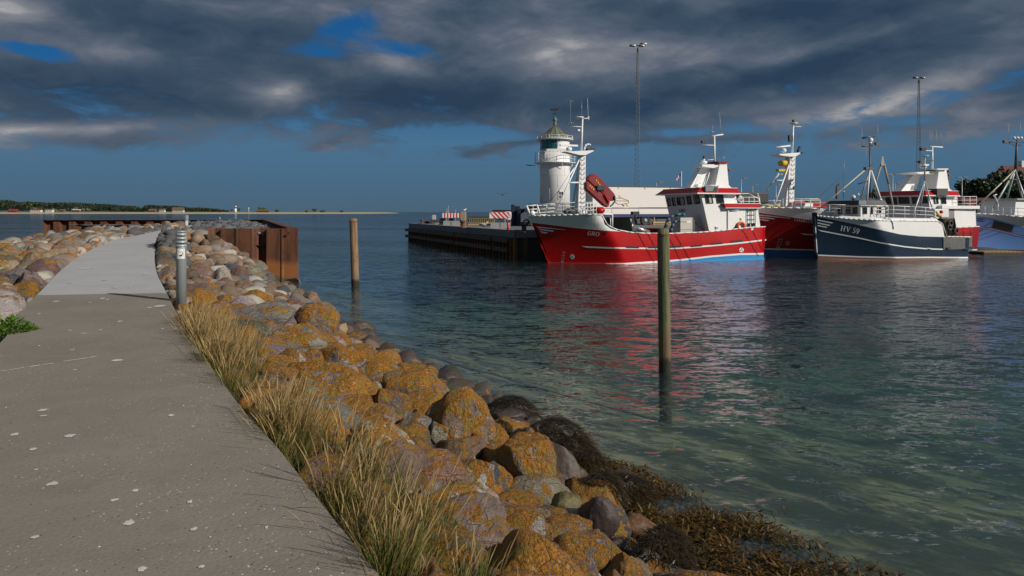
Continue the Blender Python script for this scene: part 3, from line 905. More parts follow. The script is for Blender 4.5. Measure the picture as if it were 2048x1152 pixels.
def scatter(side, y0, y1, d0, d1, r, n_, k, sink=0.25, kind='fill', rj=0.25):
    c = REs if side > 0 else LEs
    ids = [i for i in range(len(c)) if y0 <= c[i, 1] <= y1]
    for _ in range(n_):
        i = ids[int(g_.integers(len(ids)))]; d = g_.uniform(d0, d1)
        x, y = edge_pt(side, i, d); x += g_.uniform(-.15, .15); y += g_.uniform(-.15, .15)
        ii, dd = near_edge(side, x, y)
        rad = r * g_.uniform(1 - rj, 1 + rj)
        if dd < 0.05 + rad * 0.8 or y < 1.5: continue
        if side > 0 and y < 29.6 and y > 29.2 - rad * 1.3: continue
        if side > 0 and dd > (4.3 if y > 10 else float(np.interp(y, [3, 5.2, 6.5, 8.0, 10.0], [2.35, 2.55, 3.0, 3.6, 4.2]))): continue
        if side < 0:
            jj, ed = near_edge(1, x, y)
            if ed < 0 and dd < 0: continue
        z = prof(side, y, dd) + rad * sink
        if H_.ok(x, y, z, rad, k):
            p = (x, y, rad, z); H_.put(p); fill.append((x, y, rad, z, side, dd))


scatter(1, 12.5, 30, 0.5, 4.1, 0.30, 2500, 0.80, 0.22)
_q = hit(6, 672); H_.put((_q.x, _q.y, 0.75, _q.z))
scatter(1, 1.6, 13, 0.7, 3.6, 0.27, 3000, 0.78, 0.15)
scatter(1, 1.6, 30, 0.3, 4.1, 0.19, 5000, 0.78, 0.20)
scatter(1, 1.6, 30, 0.15, 4.2, 0.135, 9000, 0.80, 0.35)
scatter(1, 1.6, 29.5, 0.1, 4.3, 0.085, 9000, 0.82, 0.6)
scatter(-1, 7, 58, 0.3, 7.6, 0.42, 3500, 0.80, 0.35)
scatter(-1, 7, 58, 0.3, 7.8, 0.32, 4000, 0.80, 0.40)
scatter(-1, 7, 50, 0.15, 7.8, 0.22, 5000, 0.82, 0.5)
scatter(-1, 7, 24, 0.08, 4.0, 0.12, 2500, 0.85, 0.8)

COLS = [(GREY, 'grey'), (PINK, 'pinkish'), (BROWN, 'brown'), (TAN, 'tan'), (PALE, 'pale'), (PURP, 'reddish'), (DARK, 'dark grey')]
items = []
for (x, y, rad, z, side, dd) in fill:
    sx, sy = to_px((x, y, z)); ps = 2 * rad * F / y
    if not (-60 < sx < 2100 and 380 < sy < 1250): vis = 0
    else: vis = 1
    col, cn = COLS[int(g_.choice(7, p=[.24, .2, .14, .16, .13, .07, .06]))]
    if side > 0 and y < 13.5: am = g_.uniform(0.22, 0.85) if g_.random() < 0.85 else 0.1
    elif side > 0: am = g_.uniform(0, 0.12) if g_.random() < .8 else 0.4
    else: am = g_.uniform(0, 0.2) if g_.random() < .6 else g_.uniform(.25, .6)
    if side > 0 and dd > (3.45 if y > 8 else 2.3 + .2 * (y - 3)) and y < 20: am = 0; col = (0.055, 0.047, 0.036); cn = 'dark wet'
    elif side > 0 and dd > 3.3: col = tuple(c * 0.6 for c in col); cn = 'dark ' + cn if 'dark' not in cn else cn; am *= .2
    if side > 0 and y > 21 and dd < 1.0: col = DARK; cn = 'dark grey'; am = 0
    if side < 0 and y > 38 and g_.random() < .35: col = DARK; cn = 'dark grey'; am = 0
    items.append([vis * ps, x, y, rad, z, side, dd, col, cn, am, sx, sy])
items.sort(key=lambda t: -t[0])
N_IND = 300 - len(PLACED)
ANCH = RECORD + [(362, 590, 'the near bollard light'), (520, 500, 'the rusty wall'), (460, 720, 'the tall grass'), (373, 455, 'the far bollard light'),
                 (25, 660, 'the leafy green plant'), (225, 500, 'the pale bend of the path'), (130, 445, 'the left end of the far wall'),
                 (300, 455, 'the far end of the path'), (1450, 1080, 'the seaweed bed'), (596, 530, 'the rusty wall corner')]
used = set()
SHARE = set()


def rock_label(it):
    ps, x, y, rad, z, side, dd, col, cn, am, sx, sy = it
    size = 'large' if ps > 75 else 'medium' if ps > 42 else 'small' if ps > 22 else 'tiny'
    lich = 'orange-crusted' if am > .5 else 'lichen-flecked' if am > .2 else 'bare'
    order = sorted(ANCH, key=lambda a: (a[0] - sx) ** 2 + ((a[1] - sy) * 1.3) ** 2)
    def rel(a):
        dx, dy = sx - a[0], sy - a[1]
        if abs(dx) > abs(dy) * 1.1: return 'right of' if dx > 0 else 'left of'
        return 'below' if dy > 0 else 'above'
    cands = []
    for a in order[:3]: cands.append(('%s %s %s boulder %s %s' % (size, lich, cn, rel(a), a[2])).replace('bare dark', 'dark'))
    for a, b_ in ((0, 1), (0, 2), (1, 2), (0, 3), (1, 3)):
        s_ = '%s %s %s boulder %s %s and %s %s' % (size, lich, cn, rel(order[a]), order[a][2], rel(order[b_]), order[b_][2])
        if len(s_.split()) <= 16: cands.append(s_)
    for c in cands:
        if c not in used:
            used.add(c); return c
    return cands[0]


rest = []
for k_, it in enumerate(items):
    ps, x, y, rad, z, side, dd, col, cn, am, sx, sy = it
    rr = random.Random(k_)
    if k_ < N_IND and ps > 9:
        pool = POOL_WET if cn == 'dark wet' else (POOL_HI if ps > 60 else POOL)
        o = link_mesh('boulder', pool[rr.randrange(len(pool))], loc=(x, y, z))
        o.rotation_euler = (rr.uniform(-.5, .5), rr.uniform(-.5, .5), rr.uniform(0, 6.28))
        o.scale = (rad * rr.uniform(1.1, 1.4), rad * rr.uniform(.95, 1.2), rad * rr.uniform(.72, 1.0))
        o.color = (*[c * rr.uniform(.85, 1.15) for c in col], am)
        tag(o, rock_label(it), 'boulder', 'boulders of the breakwater')
    else: rest.append(it)


def joined(name, specs, mat, seed=0, sub=2, ang=0.8, label=None, cat=None, nsh=10):
    """specs: (x,y,z,sx,sy,sz,(r,g,b),amt) -> one mesh with a per-corner colour"""
    g = np.random.default_rng(seed)
    shapes = [rock_shape(9000 + seed * 50 + i, sub, ang) for i in range(nsh)]
    V = []; Fc = []; Cc = []; base = 0
    for sp in specs:
        v, fs = shapes[int(g.integers(nsh))]
        a, b_, c = g.uniform(-.6, .6), g.uniform(-.6, .6), g.uniform(0, 6.28)
        Rm = np.array(Matrix.Rotation(c, 3, 'Z') @ Matrix.Rotation(b_, 3, 'Y') @ Matrix.Rotation(a, 3, 'X'))
        q = (v * np.array(sp[3:6])) @ Rm.T + np.array(sp[0:3])
        V.append(q); Fc.append(np.array(fs) + base); base += len(v)
        Cc.append(np.tile([*sp[6], sp[7]], (len(v), 1)))
    V = np.vstack(V); Fc = np.vstack(Fc); Cc = np.vstack(Cc)
    me = bpy.data.meshes.new(name)
    me.vertices.add(len(V)); me.vertices.foreach_set('co', V.ravel())
    me.loops.add(Fc.size); me.loops.foreach_set('vertex_index', Fc.ravel())
    me.polygons.add(len(Fc)); me.polygons.foreach_set('loop_start', np.arange(len(Fc)) * 3)
    me.polygons.foreach_set('loop_total', np.full(len(Fc), 3))
    me.polygons.foreach_set('use_smooth', [True] * len(Fc))
    me.update(calc_edges=True)
    ca = me.color_attributes.new('stone', 'FLOAT_COLOR', 'POINT'); ca.data.foreach_set('color', Cc.ravel())
    me.materials.append(mat)
    return tag(link_mesh(name, me), label, cat, kind='stuff')


def attr_rock_mat():
    m, t, b, o = new_mat('small_stone')
    at = t.node('ShaderNodeAttribute', attribute_name='stone')
    tcn = t.node('ShaderNodeTexCoord'); v = tcn.outputs['Object']
    n1 = t.noise(v, 3.0, 6, 0.6); n2 = t.noise(v, 30, 5, 0.7)
    c = t.mixc(n1, t.mixc(1.0, at.outputs['Color'], (0.6, 0.6, 0.6, 1), 'MULTIPLY'), t.mixc(1.0, at.outputs['Color'], (1.35, 1.3, 1.25, 1), 'MULTIPLY'))
    c = t.mixc(t.math('MULTIPLY', t.smooth(n2, 0.5, 0.66), 0.5), c, t.mixc(1.0, at.outputs['Color'], (1.7, 1.65, 1.6, 1), 'MULTIPLY'))
    l = t.math('ADD', t.math('MULTIPLY', t.noise(v, 5, 5, 0.6, 0.5), 1.0), t.math('MULTIPLY', at.outputs['Alpha'], 0.34))
    c = t.mixc(t.smooth(l, 0.66, 0.72), c, (0.22, 0.085, 0.012))
    t.link(c, b.inputs['Base Color']); b.inputs['Roughness'].default_value = 0.88
    t.link(t.bump(t.math('ADD', n1, t.math('MULTIPLY', n2, 0.4)), 0.7, 0.04), b.inputs['Normal'])
    return m


SMALL = attr_rock_mat()
sp = [(it[1], it[2], it[4], it[3] * 1.2, it[3], it[3] * .85, it[7], it[9]) for it in rest if it[0] > 0]
joined('stones', sp, SMALL, 1, 2, 0.7, 'small stones filling the gaps between the breakwater boulders', 'stones')
# dark crushed granite behind the sheet pile wall and along the far path
sp = []
for _ in range(9000):
    x, y = g_.uniform(-39.5, -9), g_.uniform(30.15, 62)
    i, d = near_edge(1, x, y); j, e = near_edge(-1, x, y)
    if not inside_wall(x, y): continue
    if y < 58.5 and not ((d > 0.25) or (0.1 < e < 1.6 and y > 36)): continue
    if y >= 58.5 and x < -29: continue
    if e > 0 and y > 58 and x < -31: pass
    if len(sp) > 2300: break
    r = g_.uniform(.10, .30)
    z = 0.55 if (d > 0 and e <= 0) or y > 58 else prof(-1, y, e)
    if d > 0 and e <= 0 and d < 1.2: z = zp(y) + 0.05
    z -= .32 * max(0, 1 - wall_d(x, y) / 2.2)
    k_ = g_.uniform(.6, 1.5)
    sp.append((x, y, z + r * .25 + (0.12 * g_.random() if d > 1 else 0), r * 1.2, r, r * .8, (0.085 * k_, 0.09 * k_, 0.10 * k_), 0))
joined('crushed_granite', sp, SMALL, 2, 2, 1.0, 'dark grey crushed granite heaped behind the rusty sheet pile wall', 'gravel')

# ---------------------------------------------------------------- grass, weeds and seaweed as real blades
def blades(name, specs, mat, label, cat, seg=5):
    """specs rows: x,y,z, length, width, lean azimuth, lean, curve, tint, head -> strips with attribute (t, tint, head)"""
    S = np.array(specs, float); n_ = len(S)
    t = np.linspace(0, 1, seg + 1)[None, :]
    L, Wd, azm, lean, curve = [S[:, k][:, None] for k in (3, 4, 5, 6, 7)]
    ang = lean + curve * t ** 1.6           # angle from vertical grows along the blade
    ds = L / seg
    hx = np.cumsum(np.c_[np.zeros((n_, 1)), (np.sin((ang[:, 1:] + ang[:, :-1]) / 2) * ds)], axis=1)
    hz = np.cumsum(np.c_[np.zeros((n_, 1)), (np.cos((ang[:, 1:] + ang[:, :-1]) / 2) * ds)], axis=1)
    cx = S[:, 0:1] + hx * np.cos(azm); cy = S[:, 1:2] + hx * np.sin(azm); cz = S[:, 2:3] + hz
    head = S[:, 9:10]
    prof_ = (1 - t ** 2.2) * 0.9 + 0.1
    prof_h = 0.45 + 2.0 * np.exp(-((t - 0.86) / 0.10) ** 2)
    wd = Wd * (prof_ * (1 - head) + prof_h * head) / 2
    wa = S[:, 10:11]                       # orientation of the blade's flat side
    ox, oy = np.cos(wa) * wd, np.sin(wa) * wd
    A = np.stack([cx - ox, cy - oy, cz], -1); B_ = np.stack([cx + ox, cy + oy, cz], -1)
    V = np.stack([A, B_], 2).reshape(-1, 3)
    base = (np.arange(n_) * (seg + 1) * 2)[:, None] + (np.arange(seg) * 2)[None, :]
    Q = np.stack([base, base + 1, base + 3, base + 2], -1).reshape(-1, 4)
    C = np.stack([np.broadcast_to(t, (n_, seg + 1)), np.broadcast_to(S[:, 8:9], (n_, seg + 1)), np.broadcast_to(head, (n_, seg + 1)), np.ones((n_, seg + 1))], -1)
    C = np.repeat(C[:, :, None, :], 2, axis=2).reshape(-1, 4)
    me = bpy.data.meshes.new(name)
    me.vertices.add(len(V)); me.vertices.foreach_set('co', V.ravel())
    me.loops.add(Q.size); me.loops.foreach_set('vertex_index', Q.ravel())
    me.polygons.add(len(Q)); me.polygons.foreach_set('loop_start', np.arange(len(Q)) * 4); me.polygons.foreach_set('loop_total', np.full(len(Q), 4))
    me.update(calc_edges=True)
    ca = me.color_attributes.new('blade', 'FLOAT_COLOR', 'POINT'); ca.data.foreach_set('color', C.ravel())
    me.materials.append(mat)
    return tag(link_mesh(name, me), label, cat, kind='stuff')


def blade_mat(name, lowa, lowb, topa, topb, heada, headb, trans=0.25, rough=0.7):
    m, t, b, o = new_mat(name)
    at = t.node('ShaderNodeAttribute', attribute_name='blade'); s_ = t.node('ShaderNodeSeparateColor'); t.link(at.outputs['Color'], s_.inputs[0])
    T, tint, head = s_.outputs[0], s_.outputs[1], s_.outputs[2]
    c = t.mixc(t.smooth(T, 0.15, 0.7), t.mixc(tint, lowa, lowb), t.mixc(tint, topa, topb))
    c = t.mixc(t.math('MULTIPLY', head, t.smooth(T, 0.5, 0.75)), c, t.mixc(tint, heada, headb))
    t.link(c, b.inputs['Base Color']); b.inputs['Roughness'].default_value = rough
    b.inputs['Specular IOR Level'].default_value = 0.2
    tl = t.node('ShaderNodeBsdfTranslucent'); t.link(c, tl.inputs[0])
    mx = t.node('ShaderNodeMixShader'); mx.inputs[0].default_value = trans
    t.link(b.outputs[0], mx.inputs[1]); t.link(tl.outputs[0], mx.inputs[2]); t.link(mx.outputs[0], o.inputs[0])
    return m


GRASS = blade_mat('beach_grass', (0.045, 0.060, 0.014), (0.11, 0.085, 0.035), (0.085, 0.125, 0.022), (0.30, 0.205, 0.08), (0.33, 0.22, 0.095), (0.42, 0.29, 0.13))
sp = []
rr = random.Random(11)
gr = np.random.default_rng(4)
# tufts: position along the path edge, distance, height, share of straw
TUFTS = []
for i in range(len(REs)):
    pass
def edge_at(Y): return int(np.argmin(np.abs(REs[:, 1] - Y)))
for _ in range(360):
    Y = rr.uniform(2.3, 10.6); i = edge_at(Y)
    wide = np.interp(Y, [2.3, 4.0, 5.2, 5.9, 6.6, 8.5, 10.6], [0.60, 0.60, 0.46, 0.42, 0.8, 0.66, 0.30])
    d = rr.uniform(0.04, wide)
    gap = (5.55 < Y < 6.25 and (d < 0.28 or rr.random() < .75))
    if gap or mnoise.noise(Vector((Y * 1.3, d * 2.0, 4.0))) < -0.06: continue
    x, y = edge_pt(1, i, d)
    if y > 10.9: continue
    hgt = np.interp(Y, [2.3, 4, 6, 8, 10.6], [0.40, 0.52, 0.44, 0.50, 0.50]) * rr.uniform(0.5, 1.0)
    straw = np.interp(Y, [2.3, 4, 5.5, 7, 9, 10.6], [0.34, 0.42, 0.65, 0.5, 0.66, 0.82])
    TUFTS.append((x, y, prof(1, y, d), hgt, min(0.95, max(0.1, straw + rr.uniform(-.35, .3)))))
for (x, y, z, hgt, straw) in TUFTS:
    n_ = 130 if near_edge(1, x, y)[1] < .28 else 55
    ta = rr.uniform(0, 6.28); tl_ = rr.uniform(0, .15)
    for _ in range(n_):
        r = abs(gr.normal(0, 0.075)); a = gr.uniform(0, 6.28)
        is_s = gr.random() < straw
        head = 1.0 if (is_s and gr.random() < 0.5) else 0.0
        L = hgt * gr.uniform(0.7, 1.15) * (1.08 if head else 0.85)
        lean = 0.05 + r * 1.5 + gr.uniform(0, .10)
        cur = gr.uniform(0.1, 0.75) if not head else gr.uniform(0.15, 0.6)
        # the sea breeze bends the tops the same way
        aa = a + 0.0 if gr.random() < .5 else gr.normal(0.25, 0.7)
        sp.append((x + r * math.cos(a), y + r * math.sin(a), z - .03, L, gr.uniform(.0024, .0046) * (1.0 if head else 1.35), aa, lean, cur,
                   (gr.uniform(.55, 1) if is_s else gr.uniform(0, .35)), head, gr.uniform(0, 3.14)))
# loose, long bent stems along the concrete edge and thin regrowth in the gap
for _ in range(2600):
    Y = rr.uniform(2.3, 10.8); i = edge_at(Y); d = rr.uniform(0.0, 0.35) ** 1.0
    x, y = edge_pt(1, i, d)
    sp.append((x, y, prof(1, y, max(d, 0.01)) - .02, gr.uniform(.08, .30), .0035, gr.uniform(0, 6.28), .25, gr.uniform(.2, .9), gr.uniform(0, .8), 0, gr.uniform(0, 3.14)))
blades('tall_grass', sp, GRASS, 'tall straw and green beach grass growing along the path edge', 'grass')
# the leafy weeds at the lower end of the grass and the plant at the left edge
def leaf_cluster(name, c, n_, rad, ll, wdt, mat, label, cat, seed, up=0.6, parent=None, flat=1.0):
    g = np.random.default_rng(seed); mb = MB()
    for _ in range(n_):
        a = g.uniform(0, 6.283); r = rad * math.sqrt(g.random()); h = g.uniform(0, up) * (1 - (r / rad) ** 2 * flat)
        p = Vector((r * math.cos(a), r * math.sin(a), h))
        az_ = a + g.uniform(-.9, .9); tilt = g.uniform(0.1, 1.1)
        d = Vector((math.cos(az_) * math.cos(tilt), math.sin(az_) * math.cos(tilt), math.sin(tilt)))
        L = ll * g.uniform(.6, 1.2); W_ = wdt * g.uniform(.7, 1.2)
        s_ = d.cross(Vector((0, 0, 1))).normalized(); u = s_.cross(d).normalized()
        q0 = p; q1 = p + d * L * .35 + u * L * .06; q2 = p + d * L * .7 + u * L * .04; q3 = p + d * L - u * L * .12
        vs = [q0, q1 - s_ * W_ / 2 + u * W_ * .15, q1, q1 + s_ * W_ / 2 + u * W_ * .15, q2 - s_ * W_ * .42 + u * W_ * .1, q2, q2 + s_ * W_ * .42 + u * W_ * .1, q3]
        mb.add(vs, [(0, 2, 1), (0, 3, 2), (1, 2, 5, 4), (2, 3, 6, 5), (4, 5, 7), (5, 6, 7)], 0, True)
    o = mb.build(name, mat, parent, c, fix=False)
    return tag(o, label, cat)


def leaf_mat(name, a, b_, trans=.25):
    m, t, b, o = new_mat(name)
    geo = t.node('ShaderNodeNewGeometry')
    tcn = t.node('ShaderNodeTexCoord')
    c = t.mixc(geo.outputs['Random Per Island'], a, b_)
    c = t.mixc(0.4, c, t.mixc(t.noise(tcn.outputs['Object'], 6, 3), tuple(x * .6 for x in a), tuple(x * 1.3 for x in b_)))
    t.link(c, b.inputs['Base Color']); b.inputs['Roughness'].default_value = 0.55
    tl = t.node('ShaderNodeBsdfTranslucent'); t.link(c, tl.inputs[0])
    mx = t.node('ShaderNodeMixShader'); mx.inputs[0].default_value = trans
    t.link(b.outputs[0], mx.inputs[1]); t.link(tl.outputs[0], mx.inputs[2]); t.link(mx.outputs[0], o.inputs[0])
    return m


LEAF = leaf_mat('fresh_leaf', (0.07, 0.15, 0.015), (0.15, 0.26, 0.03))
LEAFB = leaf_mat('blue_green_leaf', (0.06, 0.10, 0.045), (0.12, 0.17, 0.08))
STEM = paint('plant_stem', (0.10, 0.11, 0.03), 0.8)
pt = hit(20, 666)
leaf_cluster('leafy_plant', (pt.x - .13, pt.y + .1, pt.z - .03), 560, 0.34, 0.085, 0.040, LEAF, 'bright green leafy plant at the left edge of the path', 'plant', 3, up=0.22)
for k_, (px, py, n_, rd, up, mt, lb) in enumerate(((800, 1150, 150, .13, .20, LEAF, 'small bright green weed at the lower end of the grass by the path'),
        (868, 1120, 120, .15, .16, LEAFB, 'blue-green thistle-like weed in front of the yellow-orange boulder'),
        (655, 868, 90, .12, .14, LEAF, 'small green weed in the grass beside the orange-sided boulder'),
        (384, 636, 60, .12, .12, LEAF, 'tiny green weed at the start of the tall grass'),
        (60, 600, 90, .25, .08, LEAF, 'low green weed between stones at the left path edge'))):
    q = hit(px, py)
    leaf_cluster('weed', (q.x, q.y, q.z - .02), n_, rd, .07 if k_ != 1 else .13, .018 if k_ != 1 else .028, mt, lb, 'weed', 40 + k_, up=up)

# seaweed: bladder wrack strands over the low stones and the waterline
WRACK_D = blade_mat('dark_wrack', (0.012, 0.010, 0.005), (0.030, 0.022, 0.010), (0.020, 0.016, 0.006), (0.060, 0.038, 0.014), (0.05, 0.03, 0.01), (0.05, 0.03, 0.01), 0.1, 0.35)
WRACK_O = blade_mat('ochre_wrack', (0.035, 0.022, 0.006), (0.09, 0.05, 0.012), (0.06, 0.035, 0.008), (0.19, 0.105, 0.022), (0.1, .06, .02), (0.1, .06, .02), 0.2, 0.4)
rocks_xy = [(o.location.x, o.location.y, o.location.z, o.scale.x, o.scale.y, o.scale.z) for o in bpy.data.objects if o.name.startswith('boulder')]
sp_d, sp_o = [], []


def strand(lst, x, y, z, L, wdt, az_, lean, cur): lst.append((x, y, z, L, wdt, az_, lean, cur, gr.random(), 0, gr.uniform(0, 3.14)))


MOUNDS = [(1023, 826, 0.36), (1110, 885, 0.42), (1245, 975, 0.34), (1205, 1000, .20), (1178, 940, .2), (1330, 1140, .22), (1150, 905, .25)]
for px, py, rad in MOUNDS:
    c = hit(px, py + 25)
    near = [q for q in rocks_xy if (q[0] - c.x) ** 2 + (q[1] - c.y) ** 2 < 0.25]
    top = max([q[2] + q[5] for q in near] + [c.z + .12])
    n_ = int(5200 * rad)
    for _ in range(n_):
        a = gr.uniform(0, 6.283); u = math.sqrt(gr.random())
        x, y = c.x + math.cos(a) * rad * u, c.y + math.sin(a) * rad * u
        z = c.z + max(0.02, (top - c.z + .03) * math.sqrt(max(0, 1 - u * u * .98)))
        strand(sp_d, x, y, z, gr.uniform(.05, .13), gr.uniform(.006, .013), a + gr.normal(0, .5), 1.15 + u * .5 + gr.normal(0, .15), .7)
# the flat bed along the waterline
ids = [i for i in range(len(REs)) if 1.2 < REs[i, 1] < 9.2]
for _ in range(56000):
    i = ids[int(gr.integers(len(ids)))]
    Yp = REs[i, 1]
    d0_ = np.interp(Yp, [1.2, 3.0, 4.5, 6.0, 8.0, 9.2], [2.2, 2.45, 2.8, 3.2, 3.6, 3.8]); width = np.interp(Yp, [1.2, 3, 4.5, 6.0, 7.5, 9.2], [2.1, 1.9, 1.45, 0.9, 0.55, 0.2])
    u = gr.random(); d = d0_ + u * width + 0.12 * math.sin(Yp * 5)
    x, y = edge_pt(1, i, d); x += gr.uniform(-.22, .22); y += gr.uniform(-.22, .22)
    if mnoise.noise(Vector((x * 2.3, y * 2.3, 0))) < -0.45 + 0.75 * max(0, u - .45): continue
    if y < 1.2: continue
    ii, dd = near_edge(1, x, y)
    z = prof(1, y, dd)
    z = max(z, WZ - 0.0) + gr.uniform(0, .05) - .05 * (u > .85)
    far = u > 0.30 + 0.25 * mnoise.noise(Vector((x * 1.7, y * 1.7, 5)))
    # ochre where it lies flat and wet, darker up the bank
    strand(sp_o if far else sp_d, x, y, z, gr.uniform(.03, .10), gr.uniform(.010, .024), gr.uniform(0, 6.28), gr.uniform(.6, 1.5), gr.uniform(.2, 1.3))
blades('seaweed', sp_d, WRACK_D, 'dark brown seaweed strands draped over the stones at the waterline', 'seaweed', 3)
blades('seaweed', sp_o, WRACK_O, 'ochre brown seaweed bed floating at the foot of the slope', 'seaweed', 3)

# bird droppings, shell crumbs and grit lying on the path
DROP = paint('dropping_white', (0.55, 0.55, 0.52), 0.9, 0.6, 20, (0.28, 0.26, 0.23), streak=False)
mb = MB(); rr = random.Random(31)
def splat(cx, cy, rx, ry, rot, mi=0, z=0.004):
    n_ = 16; vs = []
    ph = [rr.uniform(.72, 1.25) for _ in range(n_)]
    for k_ in range(n_):
        a = 2 * math.pi * k_ / n_; u, v_ = rx * ph[k_] * math.cos(a), ry * ph[k_] * math.sin(a)
        x = cx + u * math.cos(rot) - v_ * math.sin(rot); y = cy + u * math.sin(rot) + v_ * math.cos(rot)
        vs.append((x, y, zp(y) + z))
    mb.add([(cx, cy, zp(cy) + z + .002)] + vs, [(0, 1 + k_, 1 + (k_ + 1) % n_) for k_ in range(n_)], mi)
SPL = [(140, 872, 17, 5), (105, 968, 16, 6), (65, 899, 11, 4), (228, 1001, 12, 4), (270, 982, 11, 4.5), (380, 1004, 8, 5), (258, 1046, 18, 9), (388, 1059, 10, 5.5),
       (533, 1055, 5, 3.2), (284, 1139, 15, 8), (403, 1134, 11, 5), (235, 721, 18, 3), (85, 821, 14, 3.5), (88, 832, 11, 2.2), (78, 449, 0, 0), (342, 831, 9, 3), (240, 643, 8, 1.6),
       (140, 661, 6, 1.2), (201, 660, 5, 1.1), (78, 628, 5, 1.2), (325, 658, 5, 1.1), (205, 597, 9, 1.6), (215, 599, 6, 1.2), (112, 603, 10, 1.5), (320, 612, 16, 2.6), (300, 594, 8, 1.4),
       (168, 667, 10, 1.0), (150, 740, 5, 1.6), (78, 692, 4, 1.3), (145, 700, 6, 1.2), (300, 615, 9, 1.3), (620 - 200, 1075, 4, 2), (72, 940, 6, 2), (30, 869, 13, 4), (70, 1075, 12, 5),
       (160, 520, 9, 1), (170, 537, 22, 1.4), (210, 560, 8, 1), (232, 575, 12, 1.2), (140, 566, 7, 1), (290, 548, 7, 1), (260, 575, 6, 1), (280, 500, 6, .6), (505, 945, 3, 1.4), (180, 605, 4, .8)]
for px, py, a, c in SPL:
    if a == 0: continue
    x, Y = GP(px, py)
    wv = a / F * Y; hv = c / ((CZ) * F) * Y * Y * 1.0
    splat(x, Y, wv * .6, max(hv, wv * .35) * .7, 0.35 + rr.uniform(-.3, .3))
# long faint scrape
x0, Y0 = GP(8, 742); x1, Y1 = GP(190, 714)
for k_ in range(46):
    t = rr.random();
    if rr.random() < .3: continue
    splat(x0 + (x1 - x0) * t, Y0 + (Y1 - Y0) * t + rr.uniform(-.02, .02), rr.uniform(.01, .04), rr.uniform(.004, .010), math.atan2(Y1 - Y0, x1 - x0))
tag(mb.build('bird_droppings', DROP, fix=False), 'white bird droppings splashed over the concrete path', 'bird droppings', kind='stuff')
mb = MB(); mb2 = MB()
CRUMB = paint('shell_crumb', (0.55, 0.53, 0.50), 0.7, 0.2, 9, streak=False); GRIT = paint('dark_grit', (0.05, 0.045, 0.04), 0.9, streak=False)
for k_ in range(1800):
    Y = 2.6 + 11 * rr.random() ** 1.7; i = int(np.argmin(np.abs(REs[:, 1] - Y)))
    u = rr.random(); near_e = rr.random() < .35
    d = -(abs(rr.gauss(0, .22)) if near_e else u * 2.5)
    x, y = edge_pt(1, i, d); x += rr.uniform(-.25, .25); y += rr.uniform(-.3, .3)
    if near_edge(1, x, y)[1] > -0.02 or near_edge(-1, x, y)[1] > -.05: continue
    r = rr.uniform(.002, .0055) * (1.5 if rr.random() < .06 else 1); z = zp(y)
    m_ = mb if rr.random() < (.6 if near_e else .42) else mb2
    a = rr.uniform(0, 3.1); c_, s_ = math.cos(a) * r, math.sin(a) * r
    h = r * .7
    m_.add([(x + c_ * 1.4, y + s_ * 1.4, z + .001), (x - s_, y + c_, z + .001), (x - c_, y - s_, z + .001), (x + s_, y - c_, z + .001), (x, y, z + h)],
           [(0, 1, 4), (1, 2, 4), (2, 3, 4), (3, 0, 4)])
tag(mb.build('shell_crumbs', CRUMB, fix=False), 'white shell crumbs strewn on the path, thickest beside the grass', 'shell crumbs', kind='stuff')
tag(mb2.build('grit', GRIT, fix=False), 'dark grit scattered over the concrete path', 'grit', kind='stuff')
# ---------------------------------------------------------------- boats
WHITE = paint('boat_white', (0.78, 0.78, 0.77), 0.4, 0.16, 1.2, (0.50, 0.44, 0.36))
WHITE2 = paint('boat_white_worn', (0.72, 0.72, 0.71), 0.5, 0.3, 1.6, (0.40, 0.33, 0.26))
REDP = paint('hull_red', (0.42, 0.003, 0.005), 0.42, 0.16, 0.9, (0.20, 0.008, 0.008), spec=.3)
DREDP = paint('dark_hull_red', (0.24, 0.005, 0.008), 0.42, 0.16, 0.9, (0.14, 0.008, 0.010), spec=.3)  # darker copy of the hull red; carries painted-in shade on the second red boat
SKYB = paint('boot_blue', (0.03, 0.23, 0.50), 0.5, 0.3, 1.2, (0.10, 0.20, 0.20))
NAVY = paint('hull_navy', (0.006, 0.022, 0.050), 0.38, 0.25, 0.8, (0.02, 0.032, 0.05))
SKYB_SHADE = paint('boot_blue_shaded', (0.02, 0.09, 0.30), 0.5, 0.3)  # boot blue darkened, the hull's shade put into the colour
LBLUE = paint('hull_light_blue', (0.21, 0.40, 0.88), 0.5, 0.35, 0.8, (0.17, 0.27, 0.50))
ANTIF = paint('antifouling_brown', (0.20, 0.085, 0.055), 0.7, 0.5, 1.0, (0.10, 0.06, 0.04))
GREYP = paint('deck_grey', (0.22, 0.23, 0.24), 0.7, 0.4)
STEEL = paint('galvanised', (0.42, 0.43, 0.44), 0.45, 0.3, 2, metal=0.35)
INOX = paint('stainless', (0.60, 0.58, 0.54), 0.28, 0.25, 2, metal=0.85)
CAB = paint('cabinet_beige', (0.50, 0.48, 0.43), 0.4, 0.25, 2)
BLACK = paint('black_rubber', (0.018, 0.018, 0.02), 0.6, 0.3)
DARKM = paint('dark_metal', (0.06, 0.06, 0.065), 0.5, 0.4)
TANP = paint('tan_boom', (0.55, 0.47, 0.33), 0.5, 0.3)
YEL = paint('safety_yellow', (0.60, 0.40, 0.03), 0.5, 0.3)
ORNG = paint('ring_orange', (0.70, 0.13, 0.02), 0.5, 0.15)
GREENP = paint('net_green', (0.03, 0.22, 0.14), 0.8, 0.3)
RUSTM = paint('rust', (0.16, 0.065, 0.03), 0.85, 0.6, 3, (0.05, 0.025, 0.015))
HOSE = paint('blue_grey_hose', (0.05, 0.075, 0.11), 0.5, 0.3)
TEAL = paint('teal_valve', (0.02, 0.16, 0.20), 0.4, 0.2)
NETM = paint('brown_net', (0.10, 0.075, 0.05), 0.95, 0.6, 8, (0.03, 0.025, 0.02))
